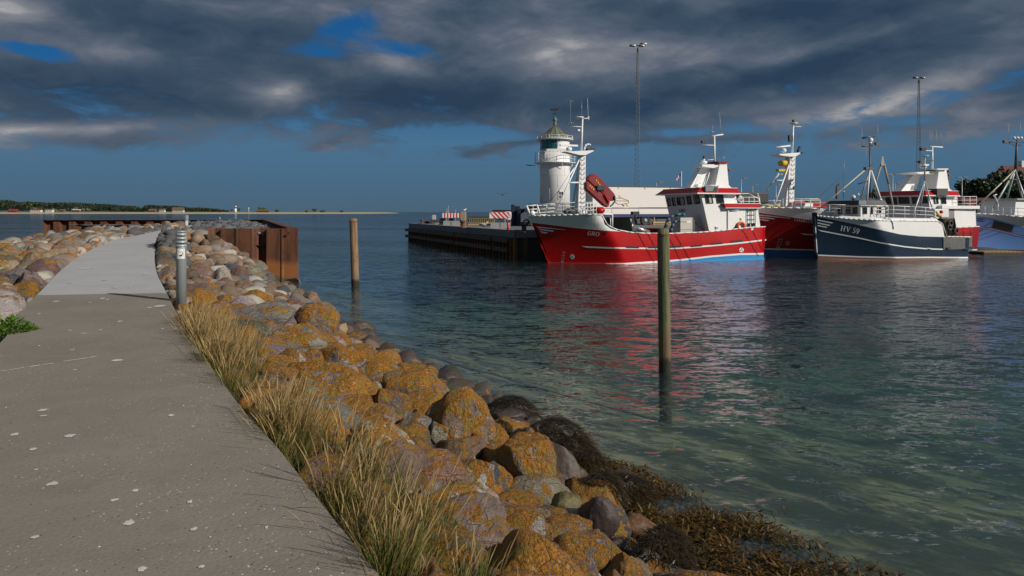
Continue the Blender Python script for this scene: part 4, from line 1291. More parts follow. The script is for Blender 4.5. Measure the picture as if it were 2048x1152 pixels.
GLASS = glassy('dark_window_glass', (0.012, 0.014, 0.014))
REFL = paint('pale_reflection', (0.35, 0.38, 0.33), 0.7, 0.1)  # pale colour for reflections drawn on the window glass
LETW = paint('lettering_white', (0.80, 0.80, 0.79), 0.5, 0.05)
LETK = paint('lettering_black', (0.015, 0.015, 0.018), 0.5, 0.05)


def text_geo(s, shear=0.0, bold=0.0, res=3):
    cu = bpy.data.curves.new('tmp_text', 'FONT'); cu.body = s; cu.size = 1.0; cu.shear = shear; cu.offset = bold; cu.resolution_u = res
    o = bpy.data.objects.new('tmp_text', cu); COL.objects.link(o)
    dg = bpy.context.evaluated_depsgraph_get(); me = o.evaluated_get(dg).to_mesh()
    vs = [v.co.copy() for v in me.vertices]; fs = [tuple(p.vertices) for p in me.polygons]
    o.evaluated_get(dg).to_mesh_clear(); bpy.data.objects.remove(o); bpy.data.curves.remove(cu)
    x0 = min(v.x for v in vs); x1 = max(v.x for v in vs); y0 = min(v.y for v in vs); y1 = max(v.y for v in vs)
    return [((v.x - x0) / (x1 - x0), (v.y - y0) / (y1 - y0)) for v in vs], fs


def serif_geo(s, slant=0.0):
    """roman capitals and figures with serifs, thick and thin strokes; unit square like text_geo"""
    P_ = []; x = 0.0
    def q(*pts): P_.append([(x + a, b_) for a, b_ in pts])
    def bar(a, b_, c, d): q((a, b_), (c, b_), (c, d), (a, d))
    def ring(cx, cy, rx, ry, th, tv, a0=0, a1=360, n=18):
        for k_ in range(n):
            u, v_ = math.radians(a0 + (a1 - a0) * k_ / n), math.radians(a0 + (a1 - a0) * (k_ + 1) / n)
            o_ = lambda t: (cx + rx * math.cos(t), cy + ry * math.sin(t)); i_ = lambda t: (cx + (rx - th) * math.cos(t), cy + (ry - tv) * math.sin(t))
            q(o_(u), o_(v_), i_(v_), i_(u))
    for ch in s:
        if ch == ' ': x += .32; continue
        if ch == 'H':
            for a in (.08, .60): bar(a, 0, a + .15, 1); bar(a - .09, 0, a + .24, .06); bar(a - .09, .94, a + .24, 1)
            bar(.2, .47, .62, .55); x += .95
        elif ch == 'V':
            q((.02, 1), (.22, 1), (.48, .12), (.40, 0)); q((.66, 1), (.74, 1), (.48, 0), (.38, 0)); bar(-.05, .94, .30, 1); bar(.56, .94, .84, 1); x += .88
        elif ch == '5':
            bar(.12, .93, .55, 1.02); bar(.12, .55, .19, 1); ring(.28, .32, .29, .33, .15, .07, -150, 125, 14); x += .68
        elif ch == '9':
            ring(.3, .68, .29, .33, .14, .07); q((.46, .70), (.59, .70), (.34, -.01), (.18, -.01), (.16, .05)); x += .70
        elif ch == 'C':
            ring(.42, .5, .40, .52, .16, .07, 50, 310, 20); bar(.62, .70, .70, .98); x += .92
        elif ch == 'G':
            ring(.42, .5, .40, .52, .17, .07, 50, 325, 20); bar(.60, .10, .76, .46); bar(.50, .42, .84, .48); bar(.62, .70, .70, .98); x += .95
        elif ch == 'A':
            q((.30, 1), (.44, 1), (.80, 0), (.60, 0)); q((.30, 1), (.37, .92), (.14, 0), (.06, 0)); bar(.2, .30, .6, .37); bar(-.02, 0, .24, .06); bar(.5, 0, .88, .06); x += .95
        elif ch == 'R':
            bar(.08, 0, .24, 1); bar(-.01, 0, .33, .06); bar(-.01, .94, .3, 1); ring(.34, .74, .30, .27, .15, .07, -90, 90, 12); bar(.2, .93, .36, 1); bar(.2, .47, .36, .54)
            q((.34, .5), (.50, .5), (.82, 0), (.62, 0)); x += .88
        elif ch == 'L':
            bar(.08, 0, .24, 1); bar(-.01, 0, .33, .06); bar(-.01, .94, .33, 1); bar(.2, 0, .66, .06); bar(.60, 0, .67, .28); x += .78
        elif ch == 'O': ring(.42, .5, .42, .53, .17, .07, 0, 360, 26); x += .95
        elif ch == 'T':
            bar(.30, 0, .46, 1); bar(.2, 0, .56, .06); bar(0, .94, .76, 1); bar(0, .72, .06, 1); bar(.70, .72, .76, 1); x += .86
        elif ch == 'E':
            bar(.08, 0, .24, 1); bar(-.01, 0, .66, .06); bar(-.01, .94, .64, 1); bar(.2, .47, .5, .54); bar(.60, 0, .67, .26); bar(.58, .76, .64, 1); x += .78
    w_ = x - .08
    vs = []; fs = []
    for poly in P_:
        fs.append(tuple(range(len(vs), len(vs) + len(poly)))); vs += [((a + b_ * slant) / w_, b_) for a, b_ in poly]
    return vs, fs


class Boat:
    def __init__(s, name, px, py, deg, L, B, rake, Le, label, cat='fishing boat', group='fishing boats moored at the quay', stern_k=0.86):
        Y = YW(py); s.x = (px - 1024) / F * Y; s.y = Y; s.th = math.radians(deg)
        s.c, s.s = math.cos(s.th), math.sin(s.th); s.L, s.B, s.rake, s.Le, s.sk = L, B, rake, Le, stern_k
        s.root = empty(name, (s.x, s.y, WZ), s.th, label, cat, group)
    def ray(s, px, py):
        dx, dz = (px - 1024) / F, -(py - 424) / F
        o = Vector((s.c * -s.x + s.s * -s.y, s.s * s.x - s.c * s.y, CZ - WZ))
        d = Vector((s.c * dx + s.s, -s.s * dx + s.c, dz))
        return o, d
    def q(s, px, py, v=0.0):
        o, d = s.ray(px, py); t = (v - o.y) / d.y
        return o + d * t
    def qu(s, px, py, u):
        o, d = s.ray(px, py); t = (u - o.x) / d.x
        return o + d * t
    def on(s, px, py, A, Bp, C):
        o, d = s.ray(px, py); n = (Bp - A).cross(C - A)
        return o + d * ((A - o).dot(n) / d.dot(n))
    def us(s, w): return -(s.rake[0] * w + s.rake[1] * w * abs(w))
    def b(s, u, w):
        Lw = s.Le[0] + (s.Le[1] - s.Le[0]) * min(max(w / 2.6, -.2), 1)
        t = min(max((u - s.us(w)) / Lw, 0.0), 1.0)
        f = 1 - (1 - t) ** 1.09
        k = 1.0
        e = (u - s.L * 0.6) / (s.L * 0.4)
        if e > 0: k = 1 - (1 - s.sk) * e * e
        if e > 0.9: k *= 1 - 0.10 * ((e - .9) / .1) ** 2
        if w < 0: k *= 1 + 0.30 * w
        else: k *= 0.93 + 0.07 * min(w / 1.2, 1)
        return s.B * f * k
    def hull(s, px, py, off=0.0):
        lo, hi = -s.B - .3, 0.0
        for _ in range(26):
            v = (lo + hi) / 2; p = s.q(px, py, v)
            if v + s.b(p.x, p.z) + off > 0: hi = v
            else: lo = v
        return s.q(px, py, hi)
    def row(s, pts):
        pr = [s.hull(*p) for p in pts]; return ([p.x for p in pr], [p.z for p in pr])
    def build_hull(s, rows, mats, order, n=64, sub=3, name='hull'):
        """rows: list of (us, ws) bottom to top; order: material index of each band"""
        T = (np.linspace(0, 1, n) ** 1.35).tolist(); st = []
        W = []
        for (ru, rw) in rows:
            w0 = rw[0]
            for _ in range(6): w0 = float(np.interp(s.us(w0), ru, rw))
            W.append((ru, rw, w0))
        grid = []       # rows of (u, b, w)
        def rowpts(ru, rw, w0):
            u0 = s.us(w0); out = []
            for t in T:
                u = u0 + (s.L - u0) * t; out.append((u, float(np.interp(u, ru, rw))))
            return out
        base = [rowpts(*w_) for w_ in W]
        for k in range(1, len(base)):
            base[k] = [(u, max(w, base[k - 1][j][1] + 0.004)) for j, (u, w) in enumerate(base[k])]
        full = []; mi = []
        for k in range(len(base) - 1):
            m_ = sub if k != 0 else 4
            for a in range(m_):
                t = a / m_
                full.append([(p[0] * (1 - t) + r_[0] * t, p[1] * (1 - t) + r_[1] * t) for p, r_ in zip(base[k], base[k + 1])]); mi.append(order[k])
        full.append(base[-1])
        vs = []; nr = len(full)
        for side in (-1, 1):
            for rw_ in full:
                for (u, w) in rw_: vs.append((u, side * s.b(u, w), w))
        mb = MB(); fsn = []
        N = len(T)
        for r_ in range(nr - 1):
            f = []
            for j in range(N - 1):
                a = r_ * N + j; f.append((a, a + 1, a + N + 1, a + N))
                a2 = nr * N + a; f.append((a2, a2 + N, a2 + N + 1, a2 + 1))
            # transom
            a = r_ * N + N - 1; c = nr * N + a; f.append((a, c, c + N, a + N))
            fsn.append((mi[r_], f))
        fs = []; ms = []
        for m_, f in fsn: fs += f; ms += [m_] * len(f)
        me = bpy.data.meshes.new(name); me.from_pydata(vs, [], fs)
        for m_ in mats: me.materials.append(m_)
        me.polygons.foreach_set('material_index', ms); me.polygons.foreach_set('use_smooth', [True] * len(fs))
        bm = bmesh.new(); bm.from_mesh(me); bmesh.ops.remove_doubles(bm, verts=bm.verts, dist=1e-4)
        for e in bm.edges:
            if len(e.link_faces) == 2 and e.calc_face_angle(0) > 0.7: e.smooth = False
        bm.to_mesh(me); bm.free(); me.update()
        o = link_mesh(name, me, s.root)
        s.sheer = base[-1]
        # gunwale on both sides
        g = MB()
        for side in (-1, 1):
            pts = [(u, side * (s.b(u, w) + 0.005), w) for u, w in base[-1]]
            g.path(pts[::2] + [pts[-1]], 0.035, 6)
        return o, g
    def deck(s, mat, wf, name='deck'):
        mb = MB(); us_ = np.linspace(s.us(2.0) + 0.5, s.L - .03, 40); pr = []
        for u in us_:
            w = wf(u); b_ = max(s.b(u, w) - 0.04, 0.02); pr.append(((u, -b_, w), (u, b_, w)))
        for (a, b_), (c, d) in zip(pr[:-1], pr[1:]): mb.add([a, b_, d, c], [(0, 1, 2, 3)])
        return mb.build(name, mat, s.root)
    def decal(s, name, geo, p0, p1, h, mat, off=0.02, lean=0.0):
        """flat lettering wrapped on the near side of the hull; p0-p1 baseline in the picture, h height"""
        vs, fs = geo; out = []
        for a, t in vs:
            px = p0[0] + (p1[0] - p0[0]) * a + lean * t * h; py = p0[1] + (p1[1] - p0[1]) * a - h * t
            p = s.hull(px, py, off); out.append(p)
        me = bpy.data.meshes.new(name); me.from_pydata([tuple(p) for p in out], [], fs); me.materials.append(mat); me.update()
        return link_mesh(name, me, s.root)
    def patch(s, name, quad, mat, off=0.02, n=8):
        """a painted patch on the near hull side from 4 picture corners"""
        a, b_, c, d = [Vector(q) for q in quad]; mb = MB(); vs = []
        for i in range(n + 1):
            t = i / n; lo = a.lerp(b_, t); hi = d.lerp(c, t)
            for j in range(3): q = lo.lerp(hi, j / 2); vs.append(s.hull(q.x, q.y, off))
        mb.add(vs, [(i * 3 + j, i * 3 + j + 1, i * 3 + j + 4, i * 3 + j + 3) for i in range(n) for j in range(2)])
        return mb.build(name, mat, s.root, fix=False)


def window(bt, parent, quad, plane, fm=BLACK, gm=GLASS, out=None, thick=0.03, refl=None):
    A, B_, C = plane; n = (B_ - A).cross(C - A).normalized()
    o, d = bt.ray(quad[0][0], quad[0][1])
    if n.dot(d) > 0: n = -n
    q = [bt.on(px, py, A, B_, C) for px, py in quad]; c = sum(q, Vector()) / 4
    mb = MB(); qi = [c + (p - c) * 0.86 for p in q]; qo = [c + (p - c) * 1.02 for p in q]
    for i in range(4):
        j = (i + 1) % 4
        mb.hexa([qo[i], qo[j], qi[j], qi[i]], [p + n * thick for p in (qo[i], qo[j], qi[j], qi[i])])
    f = mb.build('window', fm, parent)
    g = MB(); g.hexa([p + n * 0.006 for p in qi], [p + n * 0.014 for p in qi]); g.build('pane', gm, f)
    if refl:  # opaque pale strip laid on the glass as a painted reflection
        a, b2 = refl; bb = MB()
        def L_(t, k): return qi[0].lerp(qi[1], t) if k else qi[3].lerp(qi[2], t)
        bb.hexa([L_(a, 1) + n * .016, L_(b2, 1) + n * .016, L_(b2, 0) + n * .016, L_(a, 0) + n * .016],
                [L_(a, 1) + n * .018, L_(b2, 1) + n * .018, L_(b2, 0) + n * .018, L_(a, 0) + n * .018]); bb.build('pane_reflection', REFL, f)
    return f


def rail(bt, name, top, heights, posts, vf, r=0.018, mat=WHITE, parent=None, mirror=False):
    """top: picture polyline of the top rail; heights: lower rails as metres below; posts: picture x of the posts; vf(px)->v"""
    mb = MB(); xs = [p[0] for p in top]; ys = [p[1] for p in top]
    def tp(px): return bt.q(px, float(np.interp(px, xs, ys)), vf(px))
    pts = [tp(x) for x in xs]
    for h in [0] + list(heights):
        mb.path([p - Vector((0, 0, h)) for p in pts], r if h == 0 else r * .8, 6)
    H = max(list(heights) + [0.3])
    for x in posts: p = tp(x); mb.tube(p, p - Vector((0, 0, H + posts_extra)), r, n=6)
    if mirror:
        for pl in ([p for p in pts],):
            for h in [0] + list(heights): mb.path([Vector((p.x, -p.y, p.z - h)) for p in pl], r if h == 0 else r * .8, 6)
        for x in posts: p = tp(x); mb.tube((p.x, -p.y, p.z), (p.x, -p.y, p.z - H - posts_extra), r, n=6)
    return mb.build(name, mat, parent or bt.root)
posts_extra = 0.25


def whip(bt, px0, py0, px1, py1, v, parent, r=0.012, mat=STEEL):
    return MB().tube(bt.q(px0, py0, v), bt.q(px1, py1, v), r * .5, r, n=5).build('antenna', mat, parent)


def wheelhouse(bt, bot, top, ub0, ub1, ut0, ut1, hw, mat, name='wheelhouse'):
    """raked box: bottom u range ub0..ub1 at height bot, top u range ut0..ut1 at height top"""
    mb = MB()
    mb.hexa([(ub0, -hw, bot), (ub1, -hw, bot), (ub1, hw, bot), (ub0, hw, bot)], [(ut0, -hw, top), (ut1, -hw, top), (ut1, hw, top), (ut0, hw, top)])
    return mb.build(name, mat, bt.root)


# ======================= the red boat in front
g = Boat('fishing_boat', 1096, 525, 20, 13.75, 2.42, (0.27, 0.075), (3.7, 3.1),
         'bright red fishing boat named GRO with white bow and raked white wheelhouse')
kl = [(1100, 560), (1535, 560)]
wl0 = ([-3, 30], [-0.9, -0.9]); wl = ([-3, 30], [-0.02, -0.02])
boot_lo = g.row([(1225, 530), (1250, 528.6), (1320, 525), (1364, 521.5), (1422, 514.5), (1480, 510), (1534, 505.5)])
boot_hi = g.row([(1225, 528), (1250, 526), (1320, 521.5), (1364, 518), (1422, 511.2), (1480, 506.5), (1534, 502)])
boot_lo[1][0] = 0.0; boot_hi[1][0] = 0.01
boot_lo = ([-3, boot_lo[0][0] - .3] + boot_lo[0], [-0.01, -0.01] + boot_lo[1]); boot_hi = ([-3, boot_hi[0][0] - .3] + boot_hi[0], [0.0, 0.0] + boot_hi[1])
Wb = g.row([(1064, 445.5), (1090, 448.5), (1150, 456), (1209, 461.2), (1240, 463), (1262, 464.5)]); Wb = (Wb[0] + [Wb[0][-1] + .3, 30], Wb[1] + [Wb[1][-1] - .01, 0.2])
shp = [(1057, 433), (1085, 431.5), (1130, 430), (1196, 428.3), (1203, 429.5), (1207, 434), (1209, 441), (1213, 448), (1221, 454), (1235, 459.5), (1262, 465), (1290, 466.5),
       (1340, 467), (1400, 464.5), (1430, 462.5), (1470, 458), (1500, 455), (1534, 450.5)]
shr = g.row(shp)
u_cut = shr[0][4]
Wb = (Wb[0], [min(a, float(np.interp(u, *shr)) - .01) for u, a in zip(*Wb)])
Wb2 = ([u for u in np.linspace(-2, 14, 80)], None)
ws = []
for u in Wb2[0]:
    sh = float(np.interp(u, *shr)); wv = float(np.interp(u, *Wb)); ws.append(min(wv, sh - .006) if u < float(Wb[0][-3]) else sh - 0.006)
Wb2 = (list(Wb2[0]), ws)
hull, gun = g.build_hull([wl0, wl, boot_lo, boot_hi, Wb2, shr], [ANTIF, SKYB, WHITE, REDP], [0, 1, 2, 3, 2], n=90)
for p_ in hull.data.polygons:       # above the waterline ahead of the boot top all is red
    pass
gun.build('gunwale', WHITE, g.root)
g.deck(GREYP, lambda u: float(np.interp(u, [-1, 4.0, 4.2, 20], [2.62, 2.62, 0.95, 0.95])))
mb = MB(); u_ = shr[0][4] + .02; bb_ = g.b(u_, .95) - .12; mb.hexa([(u_, -bb_, .95), (u_ + .05, -bb_, .95), (u_ + .05, bb_, .95), (u_, bb_, .95)], [(u_, -2.0, 2.6), (u_ + .05, -2.0, 2.6), (u_ + .05, 2.0, 2.6), (u_, 2.0, 2.6)]); mb.build('forecastle_bulkhead', WHITE2, g.root)
# freestanding bar closing the mooring opening
mb = MB(); a = g.hull(1225, 428.5); b_ = g.hull(1225, 456); mb.tube(a, b_, .035); mb.tube(g.hull(1196, 428.5), a, .04); c = g.hull(1221, 436); mb.tube(c, g.hull(1221, 452), .03)
mb.build('opening_post', WHITE, g.root)
mb = MB(); mb.path([g.hull(x, y, .015) for x, y in ((1224, 434), (1212, 436), (1208.5, 441), (1211, 448), (1222, 456), (1240, 461.5), (1262, 465))], .02, 5); mb.build('opening_lip', BLACK, g.root)
# stripes and marks
for qd in (((1072, 452.5), (1132, 459.5), (1130, 459.8), (1076, 455.6), ), ((1076, 456.8), (1108, 461.2), (1106, 463.6), (1080, 460.2)), ((1079, 462), (1096, 465), (1092, 467.3), (1084, 466))):
    g.patch('bow_stripe', qd, LETW)
def stripe(bt, pts, th, mat, name='hull_stripe', off=.018):
    mb = MB(); vs = []
    X = np.linspace(pts[0][0], pts[-1][0], 40)
    for k_, x in enumerate(X):
        y = float(np.interp(x, [p[0] for p in pts], [p[1] for p in pts])); h = th / 2
        if k_ == 0: vs += [bt.hull(x, y - h, off), bt.hull(x, y - h + .2, off)]
        else: vs += [bt.hull(x, y - h, off), bt.hull(x, y + h, off)]
    mb.add(vs, [(2 * i, 2 * i + 1, 2 * i + 3, 2 * i + 2) for i in range(len(X) - 1)]); return mb.build(name, mat, bt.root, fix=False)
stripe(g, [(1163, 493.6), (1220, 496), (1317, 497), (1364, 496), (1422, 491.5), (1480, 486), (1533, 479.6)], 3.0, LETW)
for a, b_, y0, y1 in ((1252, 1278, 494, 494.6), (1296, 1315, 494.6, 494.6), (1340, 1362, 494, 493), (1381, 1404, 492.5, 490.5), (1422, 1445, 488, 486), (1462, 1485, 483.5, 481)):
    g.patch('freeing_port', ((a, y0 + 2), (b_, y1 + 2), (b_, y1 - 1.8), (a, y0 - 1.8)), BLACK, .03)
for a, c in (((1276, 467), (1309, 525)), ((1296, 467), (1324, 522)), ((1339, 475), (1362, 522)), ((1351, 469), (1382, 522)), ((1485, 459), (1517, 512)), ((1504, 458), (1525, 500)), ((1528, 452), (1528, 511))):
    mb = MB(); P0 = Vector(a); P1 = Vector(c)
    mb.path([g.hull(*P0.lerp(P1, k / 6), .025) for k in range(7)], .012, 5); mb.build('guide_rod', BLACK, g.root)
g.decal('name_lettering', serif_geo('GRO', 0.25), (1173.5, 470), (1198, 472.6), 8.0, LETW, lean=.0)
for txt, x, y in (('18', 1125, 507), ('14', 1124, 513), ('11', 1123, 519), ('8', 1122, 525)):
    g.decal('draft_mark', text_geo(txt, bold=.01), (x, y), (x + 5, y), 3.8, paint('faded_mark', (0.35, 0.30, 0.30), .6) if txt == '18' else bpy.data.materials['faded_mark'])
def disc_mark(bt, px, py, r, mat, inner, spokes=4, name='thruster_mark'):
    mb = MB(); n_ = 20
    vs = [bt.hull(px, py, .02)] + [bt.hull(px + r * math.cos(6.283 * k / n_), py + r * math.sin(6.283 * k / n_), .02) for k in range(n_)]
    mb.add(vs, [(0, 1 + k, 1 + (k + 1) % n_) for k in range(n_)])
    for s_ in range(spokes):
        a = 6.283 * s_ / spokes + .785; cx, cy = px + r * .5 * math.cos(a), py + r * .5 * math.sin(a)
        vs = [bt.hull(cx + r * .3 * math.cos(6.283 * k / 6), cy + r * .3 * math.sin(6.283 * k / 6), .028) for k in range(6)]
        mb.add(vs, [tuple(range(6))], 1)
    return mb.build(name, [mat, inner], bt.root, fix=False)
disc_mark(g, 1144.5, 513.5, 4.6, LETW, BLACK); disc_mark(g, 1483, 500, 4.6, LETW, BLACK, 3)
disc_mark(g, 1504.5, 458.5, 2.4, LETW, BLACK, 0, 'hawse_ring'); disc_mark(g, 1211, 465.5, 2.6, BLACK, BLACK, 0, 'hawse_hole')
# foredeck rails, buoy and gear
def vrail(px): return -(g.b(g.q(px, 420, -1.5).x, 2.7) - .12)
rail(g, 'bow_rail', [(1054, 411), (1075, 409.5), (1110, 407), (1150, 405), (1192.5, 404.7)], [.22, .42], [1054, 1075, 1093.5, 1125, 1158, 1175, 1181, 1186.5, 1192.5], lambda px: min(-.15, vrail(px)), .022)
rail(g, 'bow_rail', [(1056, 412), (1150, 408), (1189, 407)], [.22, .42], [1066, 1100, 1130, 1160, 1189], lambda px: 1.6 if px > 1090 else .3 + 1.3 * (px - 1056) / 34, .02)
MB().tube(g.q(1053, 411, -.2), g.q(1060, 430, -.25), .06).tube(g.q(1074, 409, -.5), g.q(1080, 430, -.55), .05).build('bow_frame', WHITE, g.root)
MB().ball(g.q(1065, 426.5, -.75), .16, sc=(1, .8, 1)).build('buoy', WHITE, g.root)
MB().torus(g.q(1169, 423, -1.75), .12, .045, 'y', 16, 8).build('fairlead', WHITE, g.root)
mb = MB(); c = g.q(1135, 422, -.4)
mb.box((c.x - .45, c.y - .3, 2.6), (c.x + .5, c.y + .4, 2.78)); mb.torus((c.x - .1, c.y - .35, 2.92), .16, .05, 'y', 18, 6); mb.torus((c.x + .3, c.y - .35, 2.92), .16, .05, 'y', 18, 6)
mb.tube((c.x - .3, c.y - .3, 2.92), (c.x + .5, c.y + .3, 2.95), .13); mb.build('anchor_winch', DARKM, g.root)
mb = MB(); c = g.q(1160, 425, -1.0); mb.box((c.x - .3, c.y - .2, 2.6), (c.x + .35, c.y + .25, 2.82)); mb.tube((c.x - .2, c.y - .22, 2.8), (c.x + .1, c.y + .2, 2.9), .08); mb.build('bollard_pair', GREYP, g.root)
# mast
ms = empty('mast', (0, 0, 0)); ms.parent = g.root
def quadcol(bt, pl, v0, v1, mat, name, parent):
    """column from a picture outline (closed) extruded between two depths"""
    a = [bt.q(x, y, v0) for x, y in pl]; b2 = [Vector((p.x, v1, p.z)) for p in a]; n_ = len(pl); mb = MB()
    mb.add(a + b2, [tuple(range(n_)), tuple(range(2 * n_ - 1, n_ - 1, -1))] + [(i, n_ + i, n_ + (i + 1) % n_, (i + 1) % n_) for i in range(n_)])
    return mb.build(name, mat, parent)
col = quadcol(g, [(1155.5, 428), (1170.5, 428), (1171.5, 311), (1161, 311)], -.16, .22, WHITE, 'mast_column', g.root)
for k in range(11):
    y = 318 + k * 9.6; mb = MB(); p = [g.q(x, yy, -.2) for x, yy in ((1162.5, y - 3.5), (1161.5, y + .5), (1165.5, y + 3), (1168.5, y + 1.5), (1169.5, y - 3))]
    mb.path(p, .012, 4); mb.build('mast_step', DARKM, col)
quadcol(g, [(1130.5, 303), (1187, 300.5), (1188, 302), (1171, 310), (1160, 310), (1140, 305)], -.35, .35, WHITE, 'mast_platform', col)
MB().tube(g.q(1162.5, 303, 0), g.q(1165, 238, 0), .07, .05).build('topmast', WHITE, col)
c = g.q(1158, 235.5, 0); MB().lathe([(0, -.07), (.14, -.05), (.30, 0), (.28, .04), (0, .07)], c).build('radar_reflector', WHITE, col)
mb = MB(); mb.tube(g.q(1165, 238, 0), g.q(1177, 236, 0), .025); mb.tube(g.q(1177, 240, 0), g.q(1177, 233, 0), .04); mb.tube(g.q(1143, 253, 0), g.q(1164, 253.5, 0), .02)
mb.box(g.q(1156, 262, -.05), g.q(1159, 259, .05)); mb.build('crossarm', WHITE, col)
whip(g, 1163.4, 201, 1163.8, 233, 0, col); whip(g, 1175, 196, 1176.5, 236, 0, col, .014, WHITE)
mb = MB(); mb.lathe([(0, -.1), (.14, -.1), (.18, .02), (.16, .1), (0, .12)], g.q(1138, 298.5, 0)); p0 = g.q(1120, 290.5, 0); p1 = g.q(1155, 290, 0)
mb.tube(g.q(1138, 297, 0), g.q(1138, 290, 0), .05); mb.box((p0.x, -.07, p0.z - .04), (p1.x, .07, p0.z + .06)); mb.build('radar', WHITE, col)
mb = MB(); mb.path([g.q(*p, 0) for p in ((1169, 303), (1169.5, 294), (1172.5, 289.5), (1177, 288.5), (1181, 290))], .055, 8); mb.build('vent_pipe', WHITE, col)
mb = MB(); mb.box(g.q(1175, 300.5, -.2), g.q(1182, 298, .2)); mb.box(g.q(1183, 299.5, -.15), g.q(1187, 296.5, .1)); mb.build('floodlight', BLACK, col)
for a, c in (((1089, 425), (1153, 329)), ((1110, 427), (1162, 311))):
    MB().tube(g.q(*a, -.7 if a[0] > 1100 else .8), g.q(*c, -.05 if a[0] > 1100 else .1), .045).build('mast_stay', WHITE, col)
MB().tube(g.q(1139, 365.5, -.4), g.q(1157, 365, -.1), .05).build('stay_brace', WHITE, col)
MB().tube(g.q(1144, 425, .2), g.q(1158, 320, .15), .05).build('mast_leg', STEEL, col)
bpy.data.objects.remove(ms)
# crane
cr = quadcol(g, [(1196, 428), (1206, 428), (1207, 414), (1195, 414)], -.2, .3, REDP, 'crane', g.root)
CRED = paint('crane_red', (.20, .004, .006), .4, .3, 2)
def boom(pts, v0, v1, mat, nm):
    o = quadcol(g, pts, v0, v1, mat, nm, cr)
    bm_ = bmesh.new(); bm_.from_mesh(o.data); bmesh.ops.bevel(bm_, geom=bm_.edges[:], offset=.05, segments=2, affect='EDGES'); bm_.to_mesh(o.data); bm_.free(); return o
boom([(1178, 354), (1188, 347.5), (1195, 349), (1230, 388), (1233, 396), (1229, 402), (1219, 401), (1175, 360)], -.15, .35, CRED, 'crane_boom')
boom([(1171.5, 363), (1177, 363), (1199, 382), (1212, 393), (1221, 406), (1217, 415), (1209, 412), (1172, 378)], -.3, .05, CRED, 'crane_arm')
boom([(1207, 388), (1211, 387), (1222, 403), (1218, 408)], -.42, -.3, REDP, 'crane_ram')
mb = MB(); mb.box(g.q(1195, 380, -.4), g.q(1207, 372, -.15)); mb.path([g.q(*p, -.35) for p in ((1196, 384), (1201, 376), (1207, 379), (1208, 385))], .03, 5); mb.build('crane_valve', BLACK, cr); mb = MB()
mb.path([g.q(*p, -.2) for p in ((1229, 392), (1230, 402), (1225, 409), (1220, 413))], .045, 6); mb.build('crane_hose', BLACK, cr)
mb = MB()
for k, (x, y) in enumerate(((1193, 361), (1196.5, 365), (1199.5, 369), (1180, 371.5), (1183.5, 375), (1187, 378.5))):
    p = g.q(x, y, -.165 if k < 3 else -.315); mb.box((p.x - .035, p.y - .012, p.z - .05), (p.x + .035, p.y, p.z + .05))
mb.build('crane_lettering', YEL, cr)
MB().ball(g.q(1201, 421, -.5), .26, sc=(1.1, .8, .75)).build('red_float', REDP, g.root)
# fish pump drum, cabinet, hoses on the working deck
mb = MB(); a = g.q(1262, 453, -1.1); c = g.q(1297, 466, -1.3); mb.tube(a, c, .19, .17, 18); d = (c - a).normalized()
mb.tube(a - d * .32, a - d * .02, .15, .15, 18); mb.tube(a - d * .36, a - d * .30, .20, .20, 18); mb.tube(a - d * .04, a + d * .02, .24, .24, 18); mb.tube(a + d * .55, a + d * .60, .205, .205, 18)
mb.build('pump_drum', INOX, g.root)
cab = quadcol(g, [(1361, 467), (1385, 466.5), (1385, 435), (1361, 435.5)], -1.5, -.85, CAB, 'pump_cabinet', g.root)
quadcol(g, [(1361.5, 459), (1384.5, 458.5), (1384.5, 459.2), (1361.5, 459.7)], -1.515, -1.45, GREYP, 'cabinet_seam', cab)
quadcol(g, [(1386, 466.5), (1389.5, 466), (1389.5, 435), (1386, 435)], -1.45, -.8, DARKM, 'cabinet_side', cab)
quadcol(g, [(1374, 445), (1382, 445), (1382, 442), (1374, 442)], -1.515, -1.5, LETW, 'maker_badge', cab)
quadcol(g, [(1362, 444.3), (1373, 444.3), (1373, 442.6), (1362, 442.6)], -1.515, -1.5, paint('badge_grey', (.25, .3, .38)), 'maker_strip', cab)
mb = MB(); mb.path([g.q(*p, -1.2) for p in ((1330, 466), (1331, 455), (1334, 444), (1339, 436), (1347, 431), (1356, 429), (1364, 430))], .10, 8)
mb.path([g.q(*p, -1.35) for p in ((1342, 466), (1343, 456), (1347, 447), (1353, 441), (1360, 438))], .10, 8); mb.build('suction_hose', HOSE, g.root)
mb = MB(); mb.path([g.q(*p, -1.3) for p in ((1352, 430), (1362, 428), (1369, 432))], .07, 6); mb.ball(g.q(1367, 429, -1.35), .1); mb.build('valve', TEAL, g.root)
MB().tube(g.q(1390, 444, -1.3), g.q(1418, 465, -1.6), .06).build('outlet_pipe', STEEL, g.root)
rail(g, 'deck_rail', [(1224, 415.6), (1277, 415.4), (1338, 415.4)], [], [1224, 1277], lambda px: 1.9, .022, STEEL)
mb = MB(); mb.tube(g.q(1272, 447, 1.2), g.q(1270, 424, 1.2), .09, .07); mb.box(g.q(1266, 430, 1.1), g.q(1274, 423, 1.4)); mb.build('deck_capstan', BLACK, g.root)
mb = MB(); mb.box(g.q(1297, 467, .9), g.q(1316, 456, 1.6)); mb.build('hatch_coaming', REDP, g.root)
